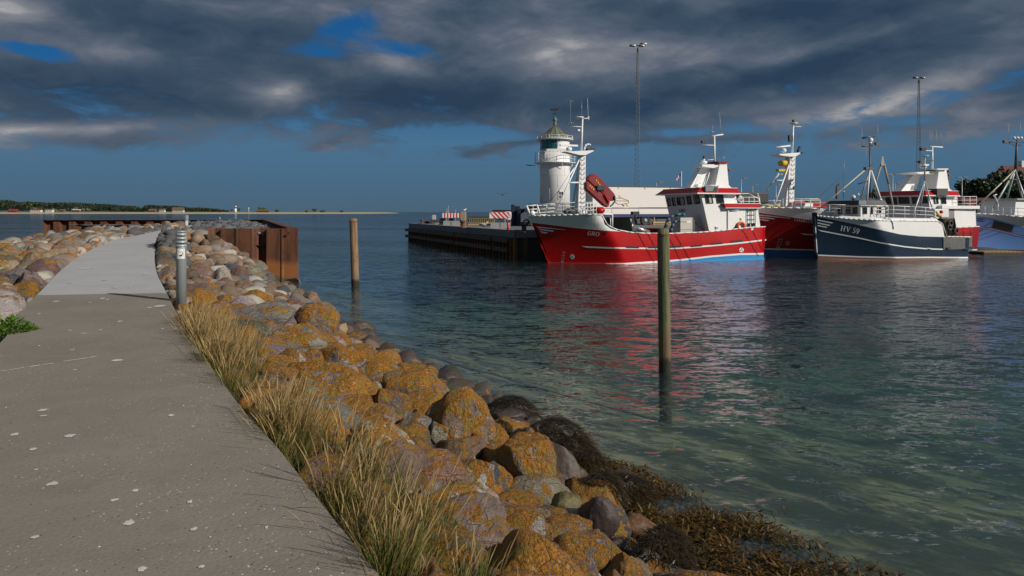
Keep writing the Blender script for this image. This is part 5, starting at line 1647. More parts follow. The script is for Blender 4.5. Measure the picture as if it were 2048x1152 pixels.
# wheelhouse
HW = 1.95
p = g.q(1402, 388.5, -HW); pb = g.q(1415.6, 452.4, -HW); pbk = g.q(1471, 385, -HW); pb2 = g.q(1481, 407, -HW)
top_w = p.z; wt = top_w + .02
fb = pb.x + (pb.x - p.x) * .35
wh = MB(); bw = 1.5
wh.hexa([(fb, -HW, bw), (pb2.x + .3, -HW, bw), (pb2.x + .3, HW, bw), (fb, HW, bw)], [(p.x, -HW, wt), (pbk.x, -HW, wt), (pbk.x, HW, wt), (p.x, HW, wt)])
wh = wh.build('wheelhouse', WHITE, g.root)
# lower deckhouse aft and its ledge
e0 = g.q(1456, 418, -2.02); e1 = g.q(1516, 418, -2.02)
MB().hexa([(e0.x, -2.02, .9), (e1.x + .35, -2.02, .9), (e1.x + .35, 2.02, .9), (e0.x, 2.02, .9)], [(e0.x, -2.02, e0.z), (e1.x, -2.02, e0.z), (e1.x, 2.02, e0.z), (e0.x, 2.02, e0.z)]).build('deckhouse', WHITE, g.root)
l0 = g.q(1452, 415.3, -2.2); l1 = g.q(1521, 413, -2.2); lt = g.q(1450, 407.5, -2.2)
lg = MB().hexa([(l0.x, -2.2, l0.z), (l1.x, -2.2, l0.z), (l1.x, 2.2, l0.z), (l0.x, 2.2, l0.z)], [(l0.x - .15, -2.2, lt.z), (l1.x, -2.2, lt.z), (l1.x, 2.2, lt.z), (l0.x - .15, 2.2, lt.z)]).build('boat_deck_edge', REDP, g.root)
for zz, nm in ((l0.z - .035, 'lower'), (lt.z + .003, 'upper')):
    MB().box((l0.x - .17 if nm == 'upper' else l0.x - .02, -2.23, zz), (l1.x + .02, 2.23, zz + .035)).build('edge_strip', WHITE, lg)
MB().box((p.x + .12, -2.0, 1.0), (e0.x - .01, 2.0, 1.52)).build('casing', REDP, g.root)
quadcol(g, [(1432, 457), (1437, 457), (1437, 452), (1432, 452)], -2.02, -2.0, LETW, 'notice_plate', g.root)
quadcol(g, [(1433, 456.5), (1436.5, 456.5), (1436.5, 454.5), (1433, 454.5)], -2.03, -2.02, SKYB, 'notice_mark', g.root)
# roof: flared red brow with white soffit line
zr0 = top_w; rf0 = g.q(1395, 385.2, -2.25); rf1 = g.q(1480.6, 382.6, -2.25); tf = g.q(1396, 375.6, -1.95); tb = g.q(1473.6, 374, -1.95)
def frus(z0, z1, a, b2, mat, nm, par):
    (u0, u1, w0), (s0, s1, w1) = a, b2
    return MB().hexa([(u0, -w0, z0), (u1, -w0, z0), (u1, w0, z0), (u0, w0, z0)], [(s0, -w1, z1), (s1, -w1, z1), (s1, w1, z1), (s0, w1, z1)]).build(nm, mat, par)
roof = frus(rf0.z, tf.z, (rf0.x, rf1.x, 2.25), (tf.x + .12, tb.x, 1.98), REDP, 'roof', g.root)
frus(rf0.z - .07, rf0.z - .002, (rf0.x - .03, rf1.x + .03, 2.28), (rf0.x - .03, rf1.x + .03, 2.28), WHITE, 'roof_soffit', roof)
frus(tf.z + .002, tf.z + .03, (tf.x + .10, tb.x + .02, 2.0), (tf.x + .10, tb.x + .02, 2.0), WHITE, 'roof_top', roof)
quadcol(g, [(1411.5, 383.2), (1436, 382.5), (1436, 372), (1411.5, 373)], -2.29, -1.7, GREYP, 'lamp_box', roof)
quadcol(g, [(1427, 381), (1435.5, 381), (1435.5, 374), (1430, 374)], -2.32, -2.29, BLACK, 'lamp_glass', roof)
MB().path([g.q(*q_, -1.9) for q_ in ((1411, 376), (1411, 371), (1437, 370.5), (1437, 374))], .03, 6).build('roof_handrail', WHITE, roof)
# windows
fp = (Vector((p.x, -HW, wt)), Vector((fb, -HW, bw)), Vector((p.x, HW, wt)))
sd = (Vector((0, -HW, 0)), Vector((1, -HW, 0)), Vector((0, -HW, 1)))
for x0, x1, y0, y1, bl in ((1334, 1341.5, 396, 412.6, (.45, .95)), (1343, 1351, 394.8, 412, (.55, .95)), (1353, 1370, 394, 410.5, (.45, .98)), (1372.5, 1383.5, 391.7, 409, None), (1386.5, 1399.5, 390, 408, (0, .22))):
    sl = 3.0 if x1 - x0 < 12 else 2.5
    window(g, wh, [(x0, y0 + .6), (x1 - 2, y0 - .3), (x1 + 1.2, y1 - .8), (x0 + sl, y1)], fp, refl=bl)
window(g, wh, [(1409, 389.5), (1423.5, 389), (1426.5, 406.7), (1412, 407.4)], sd, refl=(.5, .88)); window(g, wh, [(1430.5, 388.6), (1445, 388), (1448.5, 406), (1433.5, 407)], sd, refl=None)
vs, fs = serif_geo('GRO', .1); n3 = (fp[1] - fp[0]).cross(fp[2] - fp[0]).normalized(); n3 = n3 if n3.x < 0 else -n3
out = [g.on(1358.5 + 12 * a, 424.8 - 1.0 * a - 6.4 * t, *fp) + n3 * .02 for a, t in vs]
me = bpy.data.meshes.new('name_board'); me.from_pydata([tuple(q_) for q_ in out], [], fs); me.materials.append(LETK); link_mesh('name_lettering', me, wh)
# aft fittings
mb = MB()
for x in (1494.5, 1502.5, 1510.5): mb.tube(g.q(x, 415.8, -2.08), g.q(x, 453, -2.08), .02)
for y in (421, 430, 439, 447): mb.tube(g.q(1494.5, y, -2.08), g.q(1510.5, y - .4, -2.08), .015)
mb.build('ladder', DARKM, g.root)
MB().torus(g.q(1482.3, 452.5, -2.12), .24, .07, 'y', 32, 10, 0, None).build('life_ring', ORNG, g.root)
mb = MB(); mb.tube(g.q(1466, 418.6, -2.1), g.q(1480, 417.6, -2.1), .05, n=8); mb.tube(g.q(1461, 421, -2.06), g.q(1476, 420, -2.06), .05, n=8); mb.build('strip_light', paint('lamp_lilac', (.45, .47, .8)), g.root)
mb = MB(); mb.tube(g.q(1470, 457, -2.1), g.q(1476, 450, -2.1), .06); mb.tube(g.q(1498, 452, -2.1), g.q(1499, 447, -2.1), .05); mb.tube(g.q(1508, 452, -2.1), g.q(1508, 446, -2.1), .06); mb.box(g.q(1495, 453, -1.9), g.q(1500, 447, -2.1)); mb.build('deck_gear', BLACK, g.root)
quadcol(g, [(1479.5, 440.5), (1483, 440.5), (1483, 436.5), (1479.5, 436.5)], -2.035, -2.02, GREENP, 'safety_sign', g.root)
quadcol(g, [(1494, 426), (1497, 426), (1497, 422), (1494, 422)], -2.035, -2.02, GREENP, 'safety_sign', g.root)
rail(g, 'upper_rail', [(1473.5, 388), (1497, 387), (1519, 398.5), (1521, 409)], [.0], [], lambda px: -2.1, .02)
rail(g, 'upper_rail', [(1477, 394.5), (1519, 394.5)], [.25], [1487, 1498, 1508, 1519], lambda px: -2.1, .02)
MB().path([g.q(*q_, -2.1) for q_ in ((1519, 408), (1517.5, 396), (1516, 389), (1514.5, 386.5))], .035, 6).build('davit', WHITE, g.root)
mb = MB(); mb.bbox(g.q(1477, 407, -.8), g.q(1502, 386, .9), .08); mb.build('dinghy_cover', BLACK, g.root)
mb = MB(); mb.tube(g.q(1478, 400, -1.7), g.q(1482, 393, -1.7), .12); mb.torus(g.q(1482, 399, -1.9), .15, .04, 'y'); mb.build('hose_reel', WHITE, g.root)
# gantry on the roof
gy = quadcol(g, [(1380.5, 375), (1407, 375), (1422, 331), (1405, 331)], .25, .75, WHITE, 'gantry_leg', g.root)
quadcol(g, [(1389, 370), (1399, 370), (1404, 352), (1397, 352)], .235, .25, WHITE2, 'gantry_panel', gy)
mb = MB(); a0, a1 = g.q(1410, 374, .1), g.q(1419, 345, .1); mb.tube(a0, a1, .03); mb.tube(g.q(1414, 374, .1), g.q(1423, 345, .1), .02); mb.build('gantry_ladder', WHITE, gy)
fn = quadcol(g, [(1430, 376), (1463, 375.5), (1457.5, 370), (1453.5, 325), (1440, 325)], -.35, .55, WHITE, 'funnel', g.root)
quadcol(g, [(1435, 322.5), (1460, 322.2), (1458, 325.2), (1438, 325.4)], -.5, .7, DREDP, 'funnel_cap', fn)
quadcol(g, [(1404, 329), (1441, 328.5), (1441, 332), (1427, 336), (1405, 333)], -.3, .75, WHITE, 'gantry_beam', g.root)
tm = MB().tube(g.q(1429, 330, .1), g.q(1428.6, 272, .1), .075, .055, 10).build('signal_mast', WHITE, g.root)
mb = MB(); mb.tube(g.q(1422.5, 272.5, .1), g.q(1446, 269, .1), .045); mb.tube(g.q(1406, 290, .1), g.q(1429, 290.5, .1), .025); mb.tube(g.q(1406, 290, .1), g.q(1406, 284, .1), .02); mb.tube(g.q(1414, 320, .1), g.q(1428, 319, .1), .02); mb.build('crossarm', WHITE, tm)
mb = MB(); mb.box(g.q(1404.5, 286, 0), g.q(1408, 281.5, .15)); mb.build('signal_lamp', BLACK, tm)
whip(g, 1439, 224, 1442, 269, .1, tm, .016); whip(g, 1425.3, 249, 1426, 266, .1, tm); mb = MB().lathe([(0, 0), (.16, .01), (.14, .05), (0, .07)], g.q(1423, 265, .1)).build('satellite_disc', STEEL, tm)
mb = MB(); mb.lathe([(0, -.12), (.22, -.10), (.27, 0), (.25, .08), (0, .12)], g.q(1406, 325, .3)); mb.tube(g.q(1407.5, 322, .3), g.q(1407.5, 318, .3), .08); mb.build('radome', WHITE, g.root)
mb = MB(); mb.tube(g.q(1407.5, 318.5, .3), g.q(1407.5, 311.5, .3), .07, .05); mb.build('signal_lamp', BLACK, g.root)
mb = MB(); mb.tube(g.q(1453, 342, -.1), g.q(1459, 338, -.3), .05, .12); mb.build('horn', RUSTM, g.root)
MB().tube(g.q(1447.5, 323, .1), g.q(1447.5, 312, .1), .02).build('exhaust_stack', STEEL, fn)

# ======================= the second red boat, behind
c_ = Boat('fishing_boat', 1533, 513, 22, 17.2, 2.6, (0.27, 0.075), (4.3, 3.5),
          'red fishing boat lettered CHARLOTTE with blue boot top, partly hidden behind the navy boat', stern_k=.98)
sh = c_.row([(1500, 414), (1520, 415), (1600, 416), (1632, 417), (1660, 421), (1680, 440), (1720, 455), (1850, 460), (1912, 455), (1957, 449)])
Wc = c_.row([(1502, 425), (1520, 426), (1560, 431.5), (1582, 434.5), (1624, 441), (1680, 450)]); Wc = (Wc[0] + [Wc[0][-1] + 1.2, 30], Wc[1] + [Wc[1][-1] - .5, 0])
us_ = np.linspace(-2, 18, 80); Wc2 = ([*us_], [min(float(np.interp(u, *Wc)), float(np.interp(u, *sh)) - .006) if u < Wc[0][-2] else float(np.interp(u, *sh)) - .006 for u in us_])
bl = c_.row([(1537, 499), (1630, 501), (1750, 503), (1957, 496.5)]); bh = c_.row([(1537, 496.8), (1630, 498.8), (1750, 500.5), (1957, 494)])
hull, gun = c_.build_hull([wl0, wl, bl, bh, Wc2, sh], [ANTIF, SKYB_SHADE, WHITE, DREDP], [0, 1, 2, 3, 2], n=80)
gun.build('gunwale', WHITE, c_.root)
c_.deck(GREYP, lambda u: float(np.interp(u, [-1, 4.6, 4.9, 20], [3.0, 3.0, 1.3, 1.3])))
c_.patch('stern_side_sunlit', ((1905, 502), (1957, 500), (1957, 452), (1905, 457)), REDP, .012); c_.patch('stern_boot_sunlit', ((1905, 505), (1957.5, 503), (1957.5, 497.5), (1905, 499)), SKYB, .02)  # brighter red and blue laid over the stern where sunlight is painted in
c_.patch('stern_stripe', ((1905, 478.5), (1957.5, 474), (1957.5, 471.8), (1905, 476)), LETW, .022); c_.patch('stern_stripe', ((1905, 498.6), (1957.5, 496.6), (1957.5, 494.4), (1905, 496.2)), LETW, .022)
for x in (1912, 1925, 1940, 1951):
    mb = MB(); mb.path([c_.hull(x + k * 1.6, 456 + k * 7.5, .03) for k in range(6)], .012, 5); mb.build('guide_rod', BLACK, c_.root)
for qd in (((1508, 427.6), (1582, 436.2), (1580, 437), (1508, 430.4)), ((1508, 432), (1551, 437), (1548, 438.6), (1508, 434.8)), ((1508, 436.5), (1539, 440.4), (1536, 442.2), (1508, 439.2))): c_.patch('bow_stripe', qd, LETW)
stripe(c_, [(1601, 468), (1700, 474), (1900, 478)], 2.2, LETW)
c_.decal('name_lettering', serif_geo('CHARLOTTE'), (1588.5, 441.6), (1637, 448.6), 4.6, LETW)
for k, t_ in enumerate(('2.8', '2.4', '2.2', '2M', '1.8')): c_.decal('draft_mark', text_geo(t_, .2, .01), (1556 - 1.7 * k, 480 + 5.4 * k), (1565.5 - 1.7 * k, 480.4 + 5.4 * k), 3.4, bpy.data.materials['faded_mark'])
disc_mark(c_, 1575.7, 486.5, 4.5, bpy.data.materials['faded_mark'], DREDP)
def vc(px): return -(c_.b(c_.q(px, 408, -2).x, 3.2) - .1)
rail(c_, 'bow_rail', [(1506, 400), (1530, 398), (1640, 397.5)], [.26, .5], [1506, 1519, 1530, 1548, 1566, 1584, 1602, 1621, 1640], vc, .022)
rail(c_, 'bow_rail', [(1510, 402), (1640, 400)], [.26, .5], [1530, 1560, 1600, 1640], lambda px: 1.9, .02)
col = quadcol(c_, [(1571, 416), (1587.5, 416), (1591, 313), (1581, 313)], -.2, .25, WHITE, 'mast_column', c_.root)
for k in range(10):
    y = 320 + k * 9.4; mb = MB(); xo = -k * .35; mb.path([c_.q(x + xo, yy, -.24) for x, yy in ((1584, y - 3), (1583, y), (1586.5, y + 2.6), (1589, y + 1), (1589.5, y - 3))], .012, 4); mb.build('mast_step', DARKM, col)
quadcol(c_, [(1558, 308), (1600, 305), (1601, 307), (1591, 313), (1580, 313), (1561, 310.5)], -.4, .4, WHITE, 'mast_platform', col)
tp_ = MB().tube(c_.q(1584, 308, 0), c_.q(1586.6, 250, 0), .08, .055, 10).build('topmast', WHITE, col)
mb = MB(); mb.lathe([(0, -.08), (.1, -.08), (.28, .03), (.28, .06), (0, .07)], c_.q(1586.6, 247.5, 0)); mb.tube(c_.q(1586.6, 253.5, 0), c_.q(1602, 253, 0), .02); mb.build('mast_disc', WHITE, col)
MB().tube(c_.q(1586.5, 245, 0), c_.q(1586.5, 239.5, 0), .08).build('signal_lamp', BLACK, col); MB().box(c_.q(1579, 283, -.1), c_.q(1583, 271, .05)).build('signal_lamp', BLACK, col)
mb = MB(); mb.lathe([(0, -.15), (.14, -.12), (.19, 0), (.14, .12), (0, .14)], c_.q(1567, 301, 0)); a0, a1 = c_.q(1551, 295, 0), c_.q(1580, 291.5, 0); mb.tube(a0, a1, .06, .06, 6); mb.build('radar', WHITE, col)
mb = MB(); mb.tube(c_.q(1594, 305, 0), c_.q(1600, 294, 0), .06, .1); mb.tube(c_.q(1602, 306, 0), c_.q(1607, 305, 0), .05, .02); mb.build('floodlight', BLACK, col)
mb = MB(); mb.tube(c_.q(1561, 327, 0), c_.q(1571, 326, .1), .2, .2, 14); mb.build('search_light', YEL, col)
quadcol(c_, [(1558, 342.5), (1572, 342.5), (1573, 338), (1558, 338)], -.15, .15, YEL, 'light_platform', col)
for a, cc, v in (((1520, 398), (1558, 347), 1.3), ((1547, 415), (1583, 316), -.9)): MB().tube(c_.q(*a, v), c_.q(*cc, 0), .05).build('mast_stay', WHITE, col)
MB().tube(c_.q(1546, 361, .2), c_.q(1579, 361, 0), .05).tube(c_.q(1558, 347, .2), c_.q(1581, 356, 0), .05).build('stay_brace', WHITE, col)
MB().hexa([c_.q(1565, 414, .5), c_.q(1572, 414, .5), c_.q(1574, 414, .2), c_.q(1567, 414, .2)], [c_.q(1570, 355, .4), c_.q(1576, 355, .4), c_.q(1577, 355, .2), c_.q(1571, 355, .2)]).build('mast_fin', GREYP, col)
mb = MB(); mb.bbox(c_.q(1578, 416, -.2), c_.q(1593, 403, .6), .05); mb.bbox(c_.q(1612, 416, .2), c_.q(1637, 405, 1.0), .05); mb.tube(c_.q(1580, 408, -.9), c_.q(1590, 404, -.9), .05); mb.build('anchor_winch', REDP, c_.root)
MB().bbox(c_.q(1592, 415, -.8), c_.q(1610, 405.5, -.1), .04).build('deck_locker', WHITE, c_.root)
HWc = 2.15
p = c_.q(1857, 392, -HWc); pbk = c_.q(1913, 391, -HWc); bw = 1.5
pf = c_.qu(1767, 392, p.x)
wh = MB().hexa([(p.x + .35, -HWc, bw), (pbk.x + .4, -HWc, bw), (pbk.x + .4, HWc, bw), (p.x + .35, HWc, bw)], [(p.x, -HWc, p.z), (pbk.x, -HWc, p.z), (pbk.x, HWc, p.z), (p.x, HWc, p.z)]).build('wheelhouse', WHITE, c_.root)
r0 = c_.q(1855, 390, -HWc - .3); r1 = c_.q(1919, 389.5, -HWc - .3); t0 = c_.q(1861, 381.5, -HWc); t1 = c_.q(1915, 382, -HWc)
roof = frus(r0.z, t0.z, (r0.x - .15, r1.x, HWc + .3), (r0.x + .2, t1.x, HWc), REDP, 'roof', c_.root)
frus(r0.z - .07, r0.z - .002, (r0.x - .18, r1.x + .03, HWc + .33), (r0.x - .18, r1.x + .03, HWc + .33), WHITE, 'roof_soffit', roof)
frus(t0.z + .002, t0.z + .03, (r0.x + .18, t1.x + .02, HWc + .02), (r0.x + .18, t1.x + .02, HWc + .02), WHITE, 'roof_top', roof)
quadcol(c_, [(1874.5, 391), (1896, 391), (1896, 377), (1874.5, 377)], -HWc - .4, -HWc + .3, DARKM, 'lamp_box', roof)
fp = (Vector((p.x, -HWc, p.z)), Vector((p.x + .35, -HWc, bw)), Vector((p.x, HWc, p.z)))
for x0, x1, y0, y1 in ((1771, 1782, 395, 408.5), (1786, 1794, 395, 408.5), (1797, 1818.5, 394.5, 407.6), (1823.5, 1836, 394.5, 407.5), (1841.5, 1855, 394, 406.5)):
    window(c_, wh, [(x0, y0), (x1 - 1, y0), (x1 + 1, y1), (x0 + 1.5, y1)], fp)
sd = (Vector((0, -HWc, 0)), Vector((1, -HWc, 0)), Vector((0, -HWc, 1)))
window(c_, wh, [(1866, 394.5), (1875, 394.5), (1877, 407.6), (1868, 407.8)], sd, refl=(.3, .5)); window(c_, wh, [(1881, 394.5), (1891, 394.5), (1892.5, 408), (1882.5, 408.2)], sd)
e0 = c_.q(1883, 417.5, -2.45); e1 = c_.q(1957, 417.5, -2.45); e2 = c_.q(1957, 411.5, -2.45)
MB().box((e0.x, -2.5, e0.z), (e1.x + .06, 2.5, e2.z)).build('boat_deck_edge', WHITE, c_.root)
f0 = c_.q(1909, 440, -2.3); f1 = c_.q(1953, 440, -2.3)
MB().hexa([(f0.x - .05, -2.3, 1.5), (f1.x + .08, -2.25, 1.5), (f1.x + .08, 2.25, 1.5), (f0.x - .05, 2.3, 1.5)], [(f0.x, -2.3, e0.z), (f1.x - .05, -2.25, e0.z), (f1.x - .05, 2.25, e0.z), (f0.x, 2.3, e0.z)]).build('deckhouse', WHITE, c_.root)
quadcol(c_, [(1884, 440), (1905, 440), (1909, 430), (1908, 417), (1884, 417)], -2.3, -1.9, GREYP, 'side_screen', c_.root)
rail(c_, 'upper_rail', [(1915, 393.5), (1953, 393)], [.25, .5], [1915, 1928, 1940, 1953], lambda px: -2.4, .02)
gy = quadcol(c_, [(1801.5, 383), (1830, 383), (1844.5, 345), (1831, 345)], .6, 1.2, WHITE, 'gantry_leg', c_.root)
quadcol(c_, [(1821, 380), (1830, 380), (1830.5, 371), (1824, 371)], .58, .6, GREYP, 'gantry_panel', gy)
fn = quadcol(c_, [(1872, 384), (1907, 383.5), (1899, 377), (1892.5, 339), (1878, 339)], -.6, .5, WHITE, 'funnel', c_.root)
quadcol(c_, [(1874, 337), (1897, 336.8), (1896, 339.3), (1876, 339.5)], -.8, .7, WHITE2, 'funnel_cap', fn)
mb = MB()
for y in (344, 352, 358): mb.tube(c_.q(1893, y, -.4), c_.q(1899, y - 2, -.6), .05, .1)
mb.build('horn', RUSTM, fn)
quadcol(c_, [(1831, 345), (1879, 341), (1879, 345), (1866, 348), (1840, 348)], -.4, 1.0, WHITE, 'gantry_beam', c_.root)
tm = MB().tube(c_.q(1864.7, 343, .2), c_.q(1864.7, 293, .2), .075, .055, 10).build('signal_mast', WHITE, c_.root)
mb = MB(); mb.tube(c_.q(1859, 293, .2), c_.q(1885, 294.5, .2), .05); mb.tube(c_.q(1845, 301, .2), c_.q(1864, 301.5, .2), .03); mb.build('crossarm', WHITE, tm)
MB().box(c_.q(1843.5, 301, .1), c_.q(1847.5, 296, .3)).build('signal_lamp', BLACK, tm)
for x in (1860, 1864.3, 1873.2, 1882): whip(c_, x, 260, x - .3, 293, .2, tm, .014)
mb = MB(); mb.lathe([(0, -.12), (.2, -.1), (.26, 0), (.22, .1), (0, .12)], c_.q(1846, 334, .4)); mb.build('radome', WHITE, c_.root)
MB().path([c_.q(*q_, -2.3) for q_ in ((1881, 417), (1881, 409), (1890, 409), (1890, 417))], .03, 6).build('roof_handrail', WHITE, c_.root)

# ======================= the navy boat
h_ = Boat('fishing_boat', 1634, 519, 18, 10.35, 2.0, (0.08, 0.0), (4.2, 2.6), 'navy blue and white fishing boat marked HV 59 with rounded white whaleback', stern_k=.95)
sh = h_.row([(1626, 431.5), (1640, 432), (1702, 438), (1768, 441), (1800, 441), (1876, 442), (1884, 446), (1887.5, 455), (1888.5, 473), (1946, 473.5)])
Wn = h_.row([(1626, 433), (1640, 434.5), (1720, 450.5), (1760, 459.8), (1801, 468.8), (1839, 472.8), (1886, 474), (1946, 474.5)])
us_ = np.linspace(-1, 11, 80); Wn = ([*us_], [min(float(np.interp(u, *Wn)), float(np.interp(u, *sh)) - .01) for u in us_])
bl = h_.row([(1633, 511.4), (1720, 515), (1859, 516), (1946, 513.4)]); bh = h_.row([(1633, 509), (1720, 512.4), (1859, 513.3), (1946, 511)])
hull, gun = h_.build_hull([wl0, wl, bl, bh, Wn, sh], [ANTIF, WHITE, NAVY], [0, 0, 1, 2, 1], n=80)
gun.build('gunwale', WHITE, h_.root)
# rounded whaleback shell over the fore and mid hull
mb = MB(); vs = []; U = np.linspace(0.15, float(np.interp(0, [0, 1], [sh[0][5], 0])) , 30); K = 9
for u in U:
    w0 = float(np.interp(u, *sh)); b0 = h_.b(u, w0)
    for k in range(K):
        a = math.pi / 2 * k / (K - 1); vs.append((u, -(b0 - .35 * min(1, b0) * (1 - math.cos(a))), w0 + (0.02 if u < 1 else .17) * math.sin(a)))
mb.add(vs, [(i * K + j, i * K + j + 1, (i + 1) * K + j + 1, (i + 1) * K + j) for i in range(len(U) - 1) for j in range(K - 1)], 0, True)
mb.add([(x, -y, z) for x, y, z in vs], [(i * K + j, i * K + j + 1, (i + 1) * K + j + 1, (i + 1) * K + j) for i in range(len(U) - 1) for j in range(K - 1)], 0, True)
mb.build('whaleback', WHITE, h_.root)
h_.deck(GREYP, lambda u: float(np.interp(u, [-1, 8.0, 8.2, 20], [2.35, 2.35, .9, .9])))
hb = h_.hull(1790, 445, .04)
mb = MB(); mb.path([h_.hull(x, y, .03) for x, y in ((1769, 436.5), (1775, 435), (1781, 438), (1786, 446), (1787.5, 458))], .03, 6); mb.build('shell_seam', WHITE2, h_.root)
MB().hexa([h_.hull(1626, 434), h_.hull(1635, 436), h_.hull(1635, 436) + Vector((0, .2, 0)), h_.hull(1626, 434) + Vector((0, .1, 0))],
          [h_.q(1624, 424.5, -.05), h_.q(1634, 425.5, -.25), h_.q(1634, 425.5, .2), h_.q(1624, 424.5, .1)]).build('stem_head', NAVY, h_.root)
mb = MB()
for t in range(12):
    y0, y1 = 425 + t * 7.8, 425 + (t + 1) * 7.8
    def sp_(y): w = h_.q(1628, y, 0).z; return Vector((h_.us(w) - .03, 0, w))
    mb.tube(sp_(y0), sp_(y1), .10, n=8)
mb.build('stem_bar', NAVY, h_.root)
for qd in (((1635, 439), (1667, 445.2), (1663, 447), (1635, 441.2)), ((1635, 444.6), (1661, 450), (1657.5, 451.8), (1635, 446.8)), ((1635, 450), (1655.5, 454), (1652, 455.6), (1635, 452))): h_.patch('bow_stripe', qd, LETW)
stripe(h_, [(1636, 460.5), (1720, 476.5), (1760, 485.5), (1809.5, 493.5), (1854, 497.6), (1886, 498.6)], 2.4, LETW)
h_.patch('scupper', ((1853.5, 499.5), (1862, 499.8), (1862, 496), (1853.5, 495.6)), LETW, .03); h_.patch('scupper', ((1854.5, 500.5), (1861.5, 500.8), (1861.5, 497.6), (1854.5, 497.3)), BLACK, .04)
h_.decal('registration_lettering', serif_geo('HV 59', .22), (1680.5, 461), (1718, 468.3), 10.6, LETW, lean=0)
h_.patch('stern_plate', ((1887, 499.5), (1944.5, 497.7), (1944.5, 474), (1887, 474)), paint('worn_grey_plate', (.12, .125, .12), .7, .6, 3, (.05, .05, .045)), .045)
for x in (1897, 1932): MB().box(h_.hull(x - 3, 497.5, .12), h_.hull(x + 3, 494.5, .05)).build('mooring_cleat', BLACK, h_.root)
def vh(px): return -(h_.b(h_.q(px, 425, -1.5).x, 2.3) - .35)
rail(h_, 'fore_rail', [(1640, 409), (1700, 410), (1764, 412.5), (1769, 417)], [.22, .44], [1640, 1659, 1681, 1703, 1722, 1740, 1756, 1768], vh, .02)
rail(h_, 'mid_rail', [(1770, 415), (1776, 411.5), (1820, 413), (1866, 415.5), (1871, 421)], [.23, .46], [1776, 1787, 1809.5, 1830, 1851, 1870], vh, .02)
rail(h_, 'fore_rail', [(1645, 411), (1700, 410), (1764, 412)], [.22, .44], [1660, 1700, 1740], lambda px: 1.4, .018)
HWh = 1.35
p = h_.q(1721, 410.5, -HWh); pb_ = h_.q(1770, 410.5, -HWh)
wh = MB().hexa([(p.x + .03, -HWh, 2.2), (pb_.x, -HWh, 2.2), (pb_.x, HWh, 2.2), (p.x + .03, HWh, 2.2)], [(p.x, -HWh, p.z), (pb_.x, -HWh, p.z), (pb_.x, HWh, p.z), (p.x, HWh, p.z)]).build('wheelhouse', WHITE2, h_.root)
roof = frus(p.z, p.z + .30, (p.x - .12, pb_.x + .1, HWh + .12), (p.x + .05, pb_.x, HWh - .02), BLACK, 'roof', h_.root)
frus(p.z - .03, p.z - .002, (p.x - .14, pb_.x + .12, HWh + .14), (p.x - .14, pb_.x + .12, HWh + .14), WHITE, 'roof_edge', roof)
fp = (Vector((p.x, -HWh, p.z)), Vector((p.x + .03, -HWh, 2.2)), Vector((p.x, HWh, p.z))); sd = (Vector((0, -HWh, 0)), Vector((1, -HWh, 0)), Vector((0, -HWh, 1)))
for x0, x1 in ((1676, 1684), (1692, 1701), (1706, 1715)): window(h_, wh, [(x0, 414.5), (x1, 414), (x1, 427.5), (x0, 428)], fp)
for x0, x1 in ((1725, 1733.5), (1740.5, 1745), (1754, 1762)): window(h_, wh, [(x0, 414.5), (x1, 414.5), (x1 + .3, 428), (x0 + .3, 428)], sd)
quadcol(h_, [(1718, 409.5), (1733, 409.5), (1732, 401), (1718, 401)], -HWh - .16, -HWh - .1, GREYP, 'roof_panel', roof)
vm = -.35
mt = MB().tube(h_.q(1738.5, 433, vm), h_.q(1738.5, 396, vm), .075, .07, 12).build('mast', WHITE, h_.root)
MB().tube(h_.q(1739.5, 397, vm), h_.q(1740, 287, vm), .05, .045, 10).build('topmast', DARKM, mt)
for a, cc, v in (((1733.5, 403), (1740, 335), -.6), ((1762, 403), (1740.5, 335), -.9), ((1721, 397), (1739, 340), .8)): MB().tube(h_.q(*a, v), h_.q(*cc, vm), .055 if a[0] != 1762 else .075, .05).build('mast_leg', WHITE, mt)
mb = MB(); mb.tube(h_.q(1724, 293, vm), h_.q(1739, 292.5, vm), .035); mb.tube(h_.q(1739, 292.5, vm), h_.q(1756, 288.5, vm), .035); mb.box(h_.q(1752.5, 290, vm - .08), h_.q(1756.5, 285.5, vm + .08)); mb.tube(h_.q(1716, 368, vm), h_.q(1747, 359, vm), .03); mb.box(h_.q(1732, 339, vm - .1), h_.q(1745, 335, vm + .1)); mb.build('crossarm', DARKM, mt)
mb = MB(); mb.ball(h_.q(1741, 280.5, vm), .16, sc=(1, 1, 1.05)); mb.tube(h_.q(1740, 287.5, vm), h_.q(1740, 284, vm), .11); mb.build('radar_dome', WHITE, mt)
MB().tube(h_.q(1725, 276, vm), h_.q(1750, 272, vm), .065, .065, 6).build('radar_scanner', HOSE, mt)
whip(h_, 1724, 255, 1724, 292, vm, mt); whip(h_, 1755.5, 247, 1756, 286, vm, mt); whip(h_, 1732.5, 290, 1732, 336, vm, mt, .01); whip(h_, 1689.5, 322, 1687, 352, vm, mt); whip(h_, 1687, 352, 1686.5, 397, vm, mt, .02, DARKM)
MB().tube(h_.q(1638, 418, -.2), h_.q(1735, 336, vm), .035).build('cargo_boom', TANP, mt)
mb = MB(); mb.tube(h_.q(1640, 392, vm), h_.q(1740, 300, vm), .006); mb.tube(h_.q(1765, 315, .1), h_.q(1741, 331, vm), .012); mb.build('rigging_wire', DARKM, mt)
mb = MB(); mb.path([h_.q(*q_, .3) for q_ in ((1673, 398), (1673, 374), (1675, 371), (1679.5, 367.5))], .06, 8); mb.build('exhaust_pipe', RUSTM, h_.root)
MB().ball(h_.q(1687, 383, .1), .06).build('deck_lamp', WHITE, h_.root); MB().lathe([(0, 0), (.08, 0), (.05, .12), (0, .16)], h_.q(1716.5, 391, 0)).build('gps_antenna', WHITE, h_.root)
